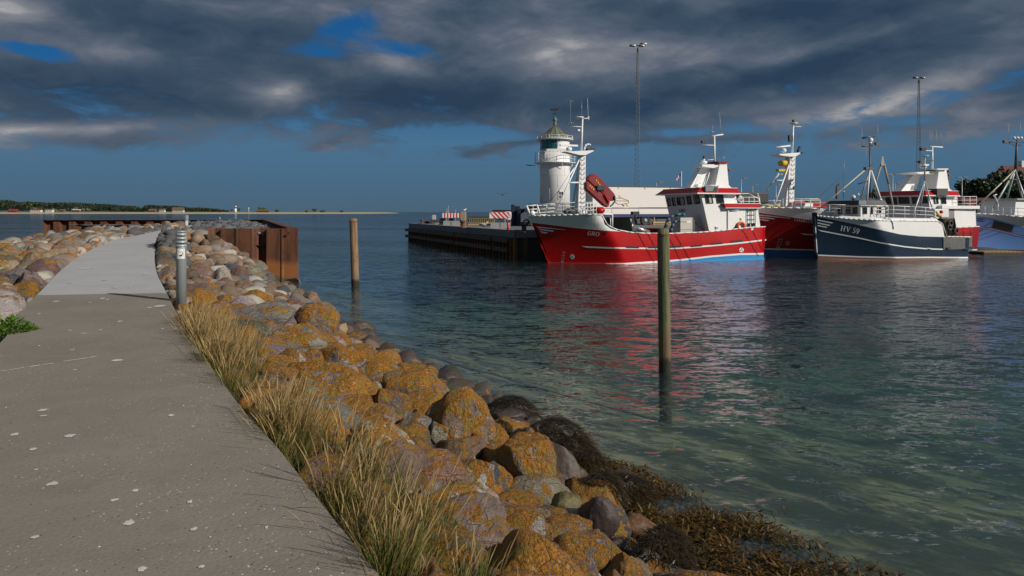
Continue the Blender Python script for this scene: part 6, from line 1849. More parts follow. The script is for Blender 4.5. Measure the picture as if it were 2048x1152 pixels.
mb = MB(); mb.ball(h_.q(1707, 395, .1), .17); mb.tube(h_.q(1707, 402, .1), h_.q(1707, 395, .1), .06); mb.build('radome', WHITE, h_.root)
dr = MB(); dr.tube(h_.q(1763, 327, .1), h_.q(1742, 396, .3), .055, .045); dr.tube(h_.q(1768, 327, .1), h_.q(1777, 368, 0), .065); dr.tube(h_.q(1777, 368, 0), h_.q(1790, 430, -.2), .05); dr.hexa([h_.q(1762, 331, 0), h_.q(1769, 331, 0), h_.q(1769, 331, .2), h_.q(1762, 331, .2)], [h_.q(1764, 313, 0), h_.q(1767, 313, 0), h_.q(1767, 313, .2), h_.q(1764, 313, .2)])
dr.build('net_derrick', paint('weathered_derrick', (.30, .28, .24), .6, .5, 4, (.08, .07, .06)), h_.root)
rr = random.Random(5); mb = MB()
for k in range(26):
    a = h_.q(rr.uniform(1744, 1752), rr.uniform(379, 384), rr.uniform(-.2, .3)); cc = h_.q(rr.uniform(1744, 1757), rr.uniform(390, 398), rr.uniform(-.2, .3)); mb.tube(a, cc, rr.uniform(.02, .05), n=5)
mb.build('hanging_net', BLACK, h_.root)
sm = MB().tube(h_.q(1849.4, 362, .2), h_.q(1849.4, 312, .2), .055, .04, 8).build('stern_mast', STEEL, h_.root)
for a, v in (((1824, 435), -.9), ((1870, 436), -.9), ((1838, 430), 1.0)): MB().tube(h_.q(*a, v), h_.q(1849.4, 362, .2), .05, .045).build('mast_leg', STEEL, sm)
mb = MB(); mb.tube(h_.q(1832, 323.5, .2), h_.q(1866, 321, .2), .03); mb.box(h_.q(1841, 326, .1), h_.q(1845, 322, .3)); mb.build('crossarm', DARKM, sm)
MB().lathe([(0, -.05), (.12, -.04), (.26, .02), (0, .06)], h_.q(1849.4, 312, .2)).build('mast_disc', WHITE, sm)
mb = MB(); mb.lathe([(0, -.1), (.18, -.1), (.2, .05), (0, .1)], h_.q(1848, 331, .1)); mb.tube(h_.q(1838, 331, .1), h_.q(1857, 330, .1), .05); mb.build('radar', WHITE, sm)
mb = MB()
for k in range(60):
    x = rr.uniform(1889, 1909); a = h_.q(x, rr.uniform(436, 445), rr.uniform(-1.7, -1.2)); cc = h_.q(x + rr.uniform(-4, 4), rr.uniform(462, 474), rr.uniform(-1.8, -1.3)); md = (a + cc) / 2 + Vector((rr.uniform(-.1, .1), -.05, 0)); mb.path([a, md, cc], rr.uniform(.012, .03), 4)
mb.build('hanging_ropes', NETM, h_.root)
quadcol(h_, [(1887, 474), (1911, 474), (1908, 437), (1886, 437)], -1.15, -.6, BLACK, 'net_opening', h_.root)
for x, y in ((1899, 455), (1912, 462), (1901, 447)): MB().torus(h_.q(x, y, -1.75), .16, .06, 'y', 18, 8).build('tyre_fender', BLACK, h_.root)
mb = MB(); mb.bbox(h_.q(1870, 435, -.9), h_.q(1884, 418, -.4), .04); mb.build('winch_housing', WHITE2, h_.root)
mb = MB(); mb.ball(h_.q(1878, 431, -1.2), .16, sc=(1.3, 1, .6)); mb.tube(h_.q(1872, 424, -1.2), h_.q(1882, 434, -1.2), .06); mb.build('yellow_hose', YEL, h_.root)
MB().ball(h_.q(1882.5, 424, -1.2), .11).build('red_float', REDP, h_.root)
mb = MB(); mb.path([h_.q(*q_, -1.2) for q_ in ((1765.5, 433), (1765.5, 402), (1763, 399), (1759, 399))], .035, 8); mb.build('vent_pipe', WHITE, h_.root)

# ======================= the light blue boat at the right edge
u_b = Boat('fishing_boat', 1946, 503, 18, 15.5, 2.8, (0.22, 0.05), (6.0, 4.2), 'light blue wooden fishing boat with white bulwark, cut by the right edge of the picture')
sh = u_b.row([(1935, 426.5), (1955, 427), (1990, 429), (2048, 434), (2120, 440), (2250, 444), (2400, 440)])
Wu = u_b.row([(1935, 429), (1955, 430.6), (1990, 438), (2048, 455), (2120, 462), (2250, 466), (2400, 460)])
bl = u_b.row([(1946, 498), (2048, 499.5), (2200, 498), (2400, 494)])
hull, gun = u_b.build_hull([wl0, wl, bl, Wu, sh], [ANTIF, LBLUE, WHITE], [0, 0, 1, 2], n=70)
gun.build('gunwale', WHITE, u_b.root); u_b.deck(GREYP, lambda u: float(np.interp(u, [-1, 20], [2.4, 1.6])))
stripe(u_b, [(1950, 452.5), (1990, 459), (2048, 473), (2120, 481), (2240, 484)], 1.4, LETW); stripe(u_b, [(1950, 451.2), (1990, 457.7), (2048, 471.7), (2120, 479.6), (2240, 482.6)], 1.2, REDP, off=.024)
u_b.patch('dark_hull_panel', ((1984, 455.2), (2024, 464.4), (2027.5, 450.8), (1988, 440.8)), BLACK, .02)
for y in (435.5, 439.5): u_b.patch('bow_mark', ((1950, y + 2.4), (1966, y + 3.8), (1971, y + 2), (1950, y + .6)), LETK, .02)
rail(u_b, 'bow_rail', [(1956, 412), (1990, 413.5), (2048, 417), (2120, 420)], [.26, .52], [1956, 1970, 1985, 2006, 2022, 2036, 2060, 2090, 2120], lambda px: -(u_b.b(u_b.q(px, 420, -1.5).x, 2.6) - .1), .02)
mt = MB().tube(u_b.q(2031, 338, 0), u_b.q(2034, 280, 0), .10, .07, 10).build('mast', DARKM, u_b.root)
for a, v, m_ in (((1956, 411), 0, TANP), ((1987, 415), -.8, STEEL), ((2008, 418), 1.0, STEEL), ((2060, 425), -1.0, STEEL), ((2052, 425), -.7, STEEL)): MB().tube(u_b.q(*a, v), u_b.q(2030, 340, 0), .045 if m_ is TANP else .06).build('mast_leg', m_, mt)
mb = MB(); mb.tube(u_b.q(2010.5, 284, 0), u_b.q(2056, 284, 0), .045); mb.tube(u_b.q(2016, 285, 0), u_b.q(2032, 292, 0), .03); mb.tube(u_b.q(2052, 285, 0), u_b.q(2035, 292, 0), .03); mb.box(u_b.q(2009, 286, -.08), u_b.q(2013, 281, .08)); mb.tube(u_b.q(2016, 359, -.3), u_b.q(2038, 359, -.3), .05); mb.build('crossarm', DARKM, mt)
mb = MB()
for x in (2028, 2035, 2042): mb.ball(u_b.q(x, 276, 0), .12)
mb.build('work_light', WHITE, mt)
whip(u_b, 2017, 247, 2017, 283, 0, mt); whip(u_b, 2041, 244, 2041, 274, 0, mt)
mb = MB(); mb.tube(u_b.q(1988, 420, -.5), u_b.q(2030, 345, 0), .012); mb.tube(u_b.q(2013, 415, -.3), u_b.q(2022, 350, 0), .015); mb.tube(u_b.q(1999, 400, 0), u_b.q(2008, 412, 0), .02); mb.build('rigging_rope', GREENP, mt)
mb = MB(); mb.path([u_b.q(*q_, -.8) for q_ in ((1995, 423), (1996, 408), (1992, 397), (1987, 391), (1993, 389))], .045, 6); mb.build('vent_pipe', WHITE2, u_b.root)
q0 = u_b.q(2024, 418, -1.3); q1 = u_b.q(2032, 400, -1.3)
MB().hexa([(q0.x, -1.4, 1.9), (q0.x + 5, -1.4, 1.9), (q0.x + 5, 1.4, 1.9), (q0.x, 1.4, 1.9)], [(q1.x, -1.3, q1.z), (q0.x + 5, -1.3, q1.z), (q0.x + 5, 1.3, q1.z), (q1.x, 1.3, q1.z)]).build('cabin', WHITE2, u_b.root)
frus(q1.z, q1.z + .12, (q1.x - .2, q0.x + 5.2, 1.5), (q1.x, q0.x + 5, 1.4), GREYP, 'cabin_roof', u_b.root)
# ---------------------------------------------------------------- sheet pile wall
def rust_mat():
    m, t, b, o = new_mat('rusty_sheet_pile')
    geo = t.node('ShaderNodeNewGeometry'); sp_ = t.node('ShaderNodeSeparateXYZ'); t.link(geo.outputs['Position'], sp_.inputs[0])
    v = geo.outputs['Position']
    n1 = t.noise(t.mapping(v, sc=(3, 3, .35)), 1.6, 6, .65); n2 = t.noise(v, 7, 5, .65)
    c = t.mixc(t.smooth(n1, .3, .7), (0.055, 0.022, 0.013), (0.155, 0.058, 0.024))
    c = t.mixc(t.math('MULTIPLY', t.smooth(n2, .55, .7), .5), c, (0.03, 0.016, 0.013))
    # tide zone: brighter orange rust within about a metre of the water
    z = t.math('ADD', sp_.outputs[2], t.math('MULTIPLY', t.noise(t.mapping(v, sc=(1, 1, .4)), 1.2, 4), .5))
    c = t.mixc(t.math('MULTIPLY', t.smooth(z, -.15, -.55), .9), c, t.mixc(n2, (0.22, 0.075, 0.020), (0.36, 0.14, 0.035)))
    c = t.mixc(t.smooth(z, -.95, -1.1), c, (0.10, 0.085, 0.05))
    t.link(c, b.inputs['Base Color']); b.inputs['Roughness'].default_value = .85
    t.link(t.bump(t.math('ADD', n1, n2), .4, .01), b.inputs['Normal'])
    return m


SHEET = rust_mat()
wall = empty('sheet_pile_wall', (W0.x, W0.y, 0), 0, 'rusty brown corrugated steel sheet pile wall around the end of the breakwater', 'sheet pile wall')
ZT = 0.89


def sheet_run(A, B_, flip=1, pitch=1.2, depth=.34, zt=ZT, zb=-4, offs=0.0, wide=False):
    """one trapezoid pan per object along A-B; the corrugation stands outward on the flip side"""
    A, B_ = Vector(A), Vector(B_); d = (B_ - A); L = d.length; d.normalize(); n = Vector((d.y, -d.x, 0)) * flip
    k = 0; s = -offs
    while s < L - 0.02:
        # half pitches: outer pan, flange, inner pan, flange
        pr = [(0, depth), (.62, depth), (.64, depth + .04), (.70, depth + .04), (.72, depth), (1.36, depth), (1.41, 0), (1.74, 0), (pitch, depth)] if wide else [(0, depth), (.54, depth), (.66, 0), (pitch - .12, 0), (pitch, depth)]
        pts = []
        for a, h in pr:
            t = s + a
            if t < 0: continue
            if t > L:
                break
            pts.append((t, h))
        if len(pts) > 1:
            mb = MB(); th = .02
            for (t0, h0), (t1, h1) in zip(pts[:-1], pts[1:]):
                p0 = A + d * t0 + n * h0; p1 = A + d * t1 + n * h1
                q0 = p0 - n * th * 2; q1 = p1 - n * th * 2
                mb.hexa([(p0.x - wall.location.x, p0.y - wall.location.y, zb), (p1.x - wall.location.x, p1.y - wall.location.y, zb), (q1.x - wall.location.x, q1.y - wall.location.y, zb), (q0.x - wall.location.x, q0.y - wall.location.y, zb)],
                        [(p0.x - wall.location.x, p0.y - wall.location.y, zt), (p1.x - wall.location.x, p1.y - wall.location.y, zt), (q1.x - wall.location.x, q1.y - wall.location.y, zt), (q0.x - wall.location.x, q0.y - wall.location.y, zt)])
            tm_ = s + .3 if s + .3 < L else s
            bp = A + d * min(s + .9, L) + n * .015
            mb.build('sheet_pile', SHEET, wall)
        s += pitch
# near face right to left, long side wall and far wall
sheet_run((W0.x, W0.y + .34, 0), (-13.6, W4.y + .34, 0), -1, 1.98, .34, wide=True)
sheet_run((W0.x - .3, W0.y, 0), W1, 1, 1.2, .30)
sheet_run(W1, W2, 1, 1.3, .3)
def coping(A, B_, w_=.22, z=ZT):
    A, B_ = Vector(A) - wall.location, Vector(B_) - wall.location; d = (B_ - A).normalized(); n = Vector((d.y, -d.x, 0))
    mb = MB(); mb.hexa([(A + n * w_) + Vector((0, 0, z - .01)), (B_ + n * w_) + Vector((0, 0, z - .01)), (B_ - n * w_) + Vector((0, 0, z - .01)), (A - n * w_) + Vector((0, 0, z - .01))],
                      [(A + n * w_) + Vector((0, 0, z + .03)), (B_ + n * w_) + Vector((0, 0, z + .03)), (B_ - n * w_) + Vector((0, 0, z + .03)), (A - n * w_) + Vector((0, 0, z + .03))])
    mb.build('top_channel', SHEET, wall)
coping((W0.x - .42, W0.y + .5, 0), W1, .2); coping(W1, W2, .2)
for px in (448, 519.5, 583):
    q = P(px, 466, 29.75); MB().tube((q.x - wall.location.x, q.y - wall.location.y - .02 - (.34 if px == 583 else 0), q.z), (q.x - wall.location.x, q.y - wall.location.y - .07 - (.34 if px == 583 else 0), q.z), .05).build('tie_bolt', STEEL if px != 583 else BLACK, wall)

# ---------------------------------------------------------------- bollard lights
ZINC = paint('bollard_zinc', (0.36, 0.39, 0.41), .45, .2, 3, metal=.3)
SIGNW = paint('sign_white', (.72, .72, .70), .5, .06, streak=False)
def bollard_light(px, py, Y=None, zb=None, label='', full=True, topz=None):
    if Y is None: Y = GY(py)
    x = (px - 1024) / F * Y; z = zp(Y) - .03 if zb is None else zb
    r = empty('bollard_light', (x, Y, z), 0.0, label, 'bollard light', 'bollard lights along the path')
    H = topz - z; R_ = .086
    mb = MB(); mb.lathe([(R_, -.2), (R_, H - .30), (R_ * 1.03, H - .295), (R_ * 1.03, H - .28)], n=28); mb.build('post', ZINC, r)
    if full:
        MB().lathe([(R_ * .55, H - .28), (R_ * .55, H - .03)], n=16).build('lamp_core', paint('lamp_frost', (.5, .52, .5), .3) if 'lamp_frost' not in bpy.data.materials else bpy.data.materials['lamp_frost'], r)
        for k in range(4):
            z0 = H - .285 + k * .068
            MB().lathe([(R_ * .6, z0 + .052), (R_ * .95, z0 + .05), (R_ * 1.12, z0 + .028), (R_ * 1.12, z0 + .006), (R_ * .9, z0), (R_ * .6, z0)], n=28).build('louvre', ZINC, r)
        MB().lathe([(R_ * 1.12, H - .015), (R_ * .9, H + .005), (.01, H + .012)], n=28).build('cap', ZINC, r)
        # sign facing the walker: swimming forbidden picture with a bird
        def arc(a0, a1, z0, z1, mat, nm, off, par, n_=8):
            mb = MB(); vs = []
            for i in range(n_ + 1):
                a = math.radians(a0 + (a1 - a0) * i / n_)
                for zz in (z0, z1): vs.append(((R_ + off) * math.sin(a), -(R_ + off) * math.cos(a), zz))
            mb.add(vs, [(2 * i, 2 * i + 2, 2 * i + 3, 2 * i + 1) for i in range(n_)], 0, True); return mb.build(nm, mat, par, fix=False)
        sg = arc(-24, 66, H - .49, H - .31, SIGNW, 'sign', .003, r)
        def wrap(poly, nm):
            vs = [((R_ + .006) * math.sin(math.radians(21 + a)), -(R_ + .006) * math.cos(math.radians(21 + a)), H - .40 + h) for a, h in poly]
            me = bpy.data.meshes.new(nm); me.from_pydata(vs, [], [tuple(range(len(vs)))]); me.materials.append(LETK); link_mesh(nm, me, sg)
        wrap([(-22, -.035), (-4, -.050), (12, -.046), (20, -.022), (13, -.008), (2, -.022), (-8, -.020)], 'bird_emblem')
        wrap([(9, -.02), (19, -.02), (22, .01), (16, .035), (6, .042), (8, .036), (15, .028), (17, .010)], 'bird_emblem')
        wrap([(-17, -.070), (17, -.070), (17, -.074), (-17, -.074)], 'sign_line')
        for a in (-30, 28): wrap([(a, -.058), (a + 1.5, -.058), (a + 1.5, .072), (a, .072)], 'sign_line')
        wrap([(-30, .072), (29.5, .072), (29.5, .070), (-30, .070)], 'sign_line'); wrap([(-30, -.058), (29.5, -.058), (29.5, -.060), (-30, -.060)], 'sign_line')
        wrap([(-26, .055), (-22, .055), (4, .012), (0, .012)], 'sign_line')
    return r
b1 = bollard_light(362.5, 602, label='nearest grey bollard light with a bird sign, at the right edge of the path', topz=1.255)
bollard_light(373, 470, 33.0, .2, 'middle grey bollard light with louvred head, where the path bends left', topz=1.45)
bollard_light(439, 449, 57.5, .55, 'plain farthest bollard post at the end of the path', full=False, topz=1.46)

# ---------------------------------------------------------------- piles standing in the water
def pile_mat(name, a, b2, low, zlow):
    m, t, b, o = new_mat(name)
    tcn = t.node('ShaderNodeTexCoord'); v = tcn.outputs['Object']; sp_ = t.node('ShaderNodeSeparateXYZ'); t.link(v, sp_.inputs[0])
    n1 = t.noise(t.mapping(v, sc=(9, 9, .6)), 1.4, 6, .6); n2 = t.noise(v, 5, 5, .6); n3 = t.noise(t.mapping(v, sc=(30, 30, 1)), 1.5, 3)
    c = t.mixc(t.smooth(n1, .3, .7), a, b2); c = t.mixc(t.math('MULTIPLY', t.smooth(n2, .5, .7), .45), c, tuple(x * .55 for x in a))
    c = t.mixc(t.math('MULTIPLY', t.smooth(n3, .56, .62), .5), c, tuple(x * .3 for x in a))
    zz = t.math('ADD', sp_.outputs[2], t.math('MULTIPLY', n2, .3))
    c = t.mixc(t.smooth(zz, zlow + .35, zlow), c, low); c = t.mixc(t.smooth(zz, .46, .32), c, (.018, .018, .010))
    t.link(c, b.inputs['Base Color']); b.inputs['Roughness'].default_value = .85
    t.link(t.bump(t.math('ADD', n1, t.math('MULTIPLY', n3, .5)), .7, .02), b.inputs['Normal']); return m
def pile(px, pyt, pyw, wpx, mat, tilt, label):
    Y = YW(pyw); x = (px - 1024) / F * Y; H = (pyw - pyt) / F * Y; R_ = wpx / F * Y / 2
    n_ = 26; mb = MB(); pr = []
    rr = random.Random(int(px)); K = 26
    for k in range(K + 1):
        z = -2.5 + (H + 2.5) * k / K; pr.append((z, R_ * (1 + rr.uniform(-.012, .012)) * (1.0 if k < K else .9)))
    vs = []
    lob = [1 + .02 * math.sin(3 * 6.283 * i / n_ + px) + rr.uniform(-.012, .012) for i in range(n_)]
    for z, r in pr:
        for i in range(n_): a = 6.283 * i / n_; vs.append((r * lob[i] * math.cos(a), r * lob[i] * math.sin(a), z))
    mb.add(vs, [(k * n_ + i, k * n_ + (i + 1) % n_, (k + 1) * n_ + (i + 1) % n_, (k + 1) * n_ + i) for k in range(K) for i in range(n_)], 0, True)
    mb.add(vs[-n_:], [tuple(range(n_))])
    r = empty('mooring_pile', (x, Y, WZ), 0, label, 'mooring pile', 'mooring piles in the harbour'); r.rotation_euler = (0, tilt, 0)
    mb.build('post', mat, r)
    MB().lathe([(R_ * 1.02, H - .14), (R_ * 1.02, H - .10)], n=24, cap=False).build('metal_band', RUSTM, r)
    return r
pile(1330, 457, 745, 24, pile_mat('mossy_timber', (.085, .095, .045), (.155, .155, .075), (.14, .10, .055), .75), -.012, 'tall greenish wooden mooring pile in front of the red fishing boat')
pile(710.5, 437, 572, 15.5, pile_mat('brown_timber', (.17, .10, .055), (.29, .185, .105), (.17, .13, .08), .45), -.03, 'brown wooden mooring pile standing in open water left of the quay')

# ---------------------------------------------------------------- quay
QZ = 0.42
QCON = concrete_mat('quay_concrete', (.20, .20, .20), (.28, .275, .265), .3)
QFACE = paint('quay_face', (.13, .15, .17), .85, .5, 2)
QDECK = concrete_mat('quay_deck', (.10, .10, .10), (.14, .135, .13), .3)
TIMB = paint('dark_timber', (.075, .058, .042), .9, .5, 3)
A_ = Vector((-10.2, 68.2, 0)); B_ = Vector((0.25, 42.2, 0)); C_ = Vector((22, 51.5, 0)); D_ = Vector((120, 84, 0)); E_ = Vector((140, 260, 0)); G_ = Vector((20, 260, 0)); H0 = Vector((18, 100, 0)); I_ = Vector((-8.5, 79, 0))
qp = [A_, B_, C_, D_, E_, G_, H0, I_]
mb = MB(); mb.prism([(p.x, p.y) for p in qp], -6, QZ - .02, 0); tag(mb.build('quay', [paint('quay_core', (.05, .045, .04), .95, .5)], fix=False), kind='structure')
mb = MB(); mb.prism([(p.x, p.y) for p in qp], QZ - .02, QZ, 0); tag(mb.build('quay_surface', QDECK, fix=False), kind='structure')
def quay_edge(A, B_, nm='quay_coping', cw=.55, hgt=.42):
    d = (B_ - A).normalized(); n = Vector((d.y, -d.x, 0)); L = (B_ - A).length; k = 0; s = 0; seg = 6.5
    while s < L - .2:
        e = min(s + seg, L); p0 = A + d * (s + .02); p1 = A + d * (e - .02); mb = MB()
        lo = [p0 + n * .12, p1 + n * .12, p1 - n * cw, p0 - n * cw]
        mb.hexa([q + Vector((0, 0, QZ - hgt)) for q in lo], [q + Vector((0, 0, QZ + .05)) for q in lo])
        tag(mb.build(nm, QFACE), kind='structure')
        mb = MB()
        lo = [p0 + n * .115, p1 + n * .115, p1 - n * (cw - .01), p0 - n * (cw - .01)]
        mb.hexa([q + Vector((0, 0, QZ + .051)) for q in lo], [q + Vector((0, 0, QZ + .058)) for q in lo]); tag(mb.build('coping_top', QCON), kind='structure')
        s = e
quay_edge(A_, B_); quay_edge(B_, C_)
# sheet piling and timber fenders under the coping
fen = empty('quay_fender_wall', (A_.x, A_.y, 0), 0, 'dark timber fender wall with two long wales under the edge of the quay', 'fender wall')
d = (B_ - A_).normalized(); n = Vector((d.y, -d.x, 0)); L = (B_ - A_).length
s = 0.1
while s < L:
    p = d * s; mb = MB(); lo = [p + n * .20, p + d * .22 + n * .20, p + d * .22, p]
    mb.hexa([q + Vector((0, 0, -4)) for q in lo], [q + Vector((0, 0, QZ - .43)) for q in lo]); mb.build('pile', RUSTM if int(s * 7) % 3 else TIMB, fen); s += .62
for z0, z1 in ((-.32, -.04), (-.92, -.66)):
    s = -.35
    while s < L - .4:
        e = min(s + 8.4, L - .3); p0 = d * s; p1 = d * (e - .25); lo = [p0 + n * .42, p1 + n * .42, p1 + n * .205, p0 + n * .205]
        mb = MB(); mb.hexa([q + Vector((0, 0, z0)) for q in lo], [q + Vector((0, 0, z1)) for q in lo]); mb.build('wale', TIMB, fen); s = e
d2 = (C_ - B_).normalized(); n2 = Vector((d2.y, -d2.x, 0)); s = .4
while s < 10:
    p = (B_ - A_) + d2 * s; mb = MB(); lo = [p + n2 * .2, p + d2 * .3 + n2 * .2, p + d2 * .3, p]
    mb.hexa([q + Vector((0, 0, -4)) for q in lo], [q + Vector((0, 0, QZ - .43)) for q in lo]); mb.build('pile', TIMB, fen); s += 1.6

def on_quay(px, py): Y = (CZ - QZ) * F / (py - 424); return Vector(((px - 1024) / F * Y, Y, QZ))
def YQ(py): return (CZ - QZ) * F / (py - 424)
def S(px, Y): return (px - 1024) / F * Y
def Z(py, Y): return CZ - (py - 424) / F * Y
SW, SR = paint('board_white', (.78, .78, .76), .5, .08), paint('board_red', (.62, .02, .02), .5, .08)
def barrier(x0, x1, yt, yb, ybase, n_, diag, label):
    Y = YQ(ybase); r = empty('road_barrier', ((S(x0, Y) + S(x1, Y)) / 2, Y, QZ), 0, label, 'barrier', 'red and white barriers on the quay')
    ox = r.location.x; w0, w1 = S(x0, Y) - ox, S(x1, Y) - ox; z0, z1 = Z(yb, Y) - QZ, Z(yt, Y) - QZ
    bd = MB().box((w0, -.02, z0), (w1, .02, z1)).build('board', SW, r)
    pw = (w1 - w0) / n_
    for k in range(n_):
        a = w0 + pw * (k + .0 if diag else k + .5)
        sl = (z1 - z0) * .95 if diag else 0
        b2 = a + pw * .5
        if not diag: poly = [(a, z0), (b2, z0), (b2, z1), (a, z1)]
        else: poly = [(min(w1, a + sl - pw * .2), z0), (min(w1, b2 + sl - pw * .2), z0), (max(w0, min(w1, b2 - pw * .2)), z1), (max(w0, a - pw * .2), z1)]
        MB().prism(poly, -.026, -.0205, axis='y').build('red_stripe', SR, bd)
    for t in (.22, .72):
        xx = w0 + (w1 - w0) * t; MB().box((xx - .04, .03, .2), (xx + .04, .1, z1 + (.35 if not diag else .02))).build('post', QCON, r)
    cw = (w1 - w0); 
    for a, c in ((w0 + cw * .05, w0 + cw * .46), (w0 + cw * .5, w0 + cw * .95)):
        MB().prism([(-.3, 0), (.3, 0), (.16, .42), (-.16, .42)], a, c, axis='x').build('concrete_foot', QCON, r)
    return r
barrier(885, 921, 426, 435.5, 451.5, 6, False, 'road barrier with upright red and white stripes on concrete feet, nearer the quay end')
barrier(979, 1023, 424.5, 436.5, 456.5, 5, True, 'road barrier with slanting red and white stripes on concrete feet, beside the red post')
Y = YQ(463); r = MB().tube((0, 0, 0), (0, 0, Z(440, Y) - QZ), .06).build('marker_post', SR); r.location = (S(1015.8, Y), Y, QZ); tag(r, 'slim red marker post in front of the slanting-striped barrier', 'marker post')
MB().lathe([(.065, Z(448.5, Y) - QZ), (.065, Z(448.5, Y) - QZ + .1)], n=12).build('reflector_band', SW, r)
# yellow fenced balustrade: row of timber posts in the background
Y = YQ(447.5) ; fr = empty('timber_rack', (S(938, Y), Y, QZ), 0, 'low timber rack of upright posts between the two barriers', 'timber rack')
TIM2 = paint('pale_timber', (.42, .31, .16), .8, .35, 3); TIM3 = paint('olive_timber', (.26, .22, .10), .8, .4, 3)
wX = S(985, Y) - S(938, Y)
for k in range(13): a = wX * k / 12.5; MB().box((a, 0, 0), (a + .09, .09, Z(437, Y) - QZ)).build('post', TIM3, fr)
MB().box((-.1, -.02, Z(437.5, Y) - QZ), (wX + .1, .12, Z(436.5, Y) - QZ)).build('top_rail', TIM3, fr)
MB().box((-.1, .1, .15), (wX + .1, .3, .75)).build('dark_backing', DARKM, fr)
for k, (x0, x1, y) in enumerate(((924, 984, 449), (935, 984, 450.5), (870, 884, 449.5))):
    Y = YQ(y); o = MB().bbox((0, 0, 0), (S(x1, Y) - S(x0, Y), .22, .13), .01).build('timber_beam', TIM2); o.location = (S(x0, Y), Y, QZ + .012)
    tag(o, ['long pale timber beam lying behind the timber rack foot', 'second pale timber beam, lying nearest the quay edge by the rack', 'short yellow timber beam at the far quay end'][k], 'timber', 'timber beams on the quay')
# concrete pillar by the striped board
Y = YQ(452); o = MB().bbox((0, 0, 0), (S(932, Y) - S(921, Y), .6, Z(423.5, Y) - QZ), .03).build('concrete_block', paint('ochre_concrete', (.30, .26, .16), .9, .5, 3)); o.location = (S(921, Y + 2.2), Y + 2.2, QZ); tag(o, 'tall ochre stained concrete block beside the upright-striped barrier', 'concrete block')
for k in range(3):
    g2 = MB(); c = Vector((S(926.5 + (k - .6) * 2.6, Y), Y + .5, Z(423.5, Y)));
def gull(loc, rz, s, label, flying=False):
    r = empty('gull', loc, rz, label, 'gull', 'gulls around the quay')
    gw = paint('gull_white', (.8, .8, .78), .7, .05, streak=False) if 'gull_white' not in bpy.data.materials else bpy.data.materials['gull_white']
    gg = paint('gull_grey', (.25, .27, .30), .7, .05, streak=False) if 'gull_grey' not in bpy.data.materials else bpy.data.materials['gull_grey']
    z0 = .0 if flying else .12 * s
    bd = MB(); prof_ = [(.01, -.24), (.045, -.16), (.085, -.02), (.09, .08), (.055, .17), (.05, .22), (.045, .26), (.012, .29)]
    n_ = 12; vs = []
    for r_, x in prof_:
        lift = (max(0, x - .1) * .9 if not flying else 0)
        for i in range(n_): a = 6.283 * i / n_; vs.append((x * s, r_ * s * math.cos(a), z0 + (r_ * math.sin(a) + .09 + lift) * s))
    bd.add(vs, [(k * n_ + i, k * n_ + (i + 1) % n_, (k + 1) * n_ + (i + 1) % n_, (k + 1) * n_ + i) for k in range(len(prof_) - 1) for i in range(n_)] + [tuple(range(n_))], 0, True)
    b_ = bd.build('body', gw, r)
    hx, hz = (.27 * s, z0 + (.09 + (.15 if not flying else 0)) * s)
    MB().tube((hx, 0, hz), (hx + .07 * s, 0, hz - .01 * s), .014 * s, .004 * s).build('beak', YEL, r)
    if flying:
        for sd_ in (-1, 1):
            w_ = MB(); q = [(.09, .04, .12), (.02, .04, .12), (.12, .34, .22), (.03, .34, .21), (.06, .68, .15), (.02, .68, .145)]
            w_.add([(a * s, sd_ * b2 * s, c * s) for a, b2, c in q] + [(a * s, sd_ * b2 * s, (c - .012) * s) for a, b2, c in q], [(0, 2, 3, 1), (2, 4, 5, 3), (6, 7, 9, 8), (8, 9, 11, 10), (0, 1, 7, 6), (4, 10, 11, 5), (0, 6, 8, 2), (2, 8, 10, 4), (1, 3, 9, 7), (3, 5, 11, 9)]); w_.build('wing', gg, r)
    else:
        for sd_ in (-1, 1):
            MB().ball((-.09 * s, sd_ * .07 * s, z0 + .12 * s), .1 * s, sc=(1.4, .3, .4)).build('wing', gg, r)
            MB().tube((0, sd_ * .03 * s, z0 + .02 * s), (0, sd_ * .03 * s, 0), .008 * s).build('leg', YEL, r)
    return r
q = on_quay(967, 459.5); gull((q.x, q.y - .25, QZ + .058), -.5, 1.3, 'white gull standing on the quay edge left of the slanting-striped barrier')
gull((S(1005, 60), 60, Z(391, 60)), 1.9, 1.0, 'white gull gliding in the sky left of the lighthouse', True)
gull((S(928.5, YQ(452) + 2.5), YQ(452) + 2.5, Z(423.5, YQ(452))), .5, .75, 'small gull perched on the ochre concrete block')
gb = gull((0, 0, 0), .3, 1.0, 'grey winged gull standing on the wheelhouse roof of the red boat')
rp = g.q(1395, 374.8, .2); gb.location = (g.x + g.c * rp.x - g.s * rp.y, g.y + g.s * rp.x + g.c * rp.y, WZ + tf.z + .03)
# rusty mooring bollards and boxes
def bitt(px, py, sc, mat, label):
    q = on_quay(px, py); r = MB().lathe([(.20, 0), (.20, .05), (.12, .07), (.11, .28), (.20, .36), (.20, .42), (.05, .46)], n=16).build('mooring_bollard', mat); r.location = q; r.scale = (sc, sc, sc)
    return tag(r, label, 'mooring bollard', 'mooring bollards on the quay')
bitt(926, 456, 1.3, RUSTM, 'rusty iron mooring bollard in front of the ochre concrete block'); bitt(844, 447.7, 1.0, RUSTM, 'rusty mooring bollard nearest the far quay end')
bitt(1048, 465, 1.2, BLACK, 'black mooring bollard at the quay corner by the bow of the red boat')
Y = YQ(450); r = empty('junction_box', (S(867, Y), Y, QZ), 0, 'pale electrical box on a frame near the far quay end', 'electrical box')
MB().bbox((-.12, -.1, Z(440, Y) - QZ), (.22, .1, Z(430, Y) - QZ), .02).build('housing', CAB, r); MB().tube((-.22, 0, 0), (-.22, 0, Z(432, Y) - QZ), .035).tube((.05, 0, 0), (.05, 0, .6), .035).build('stand', STEEL, r)
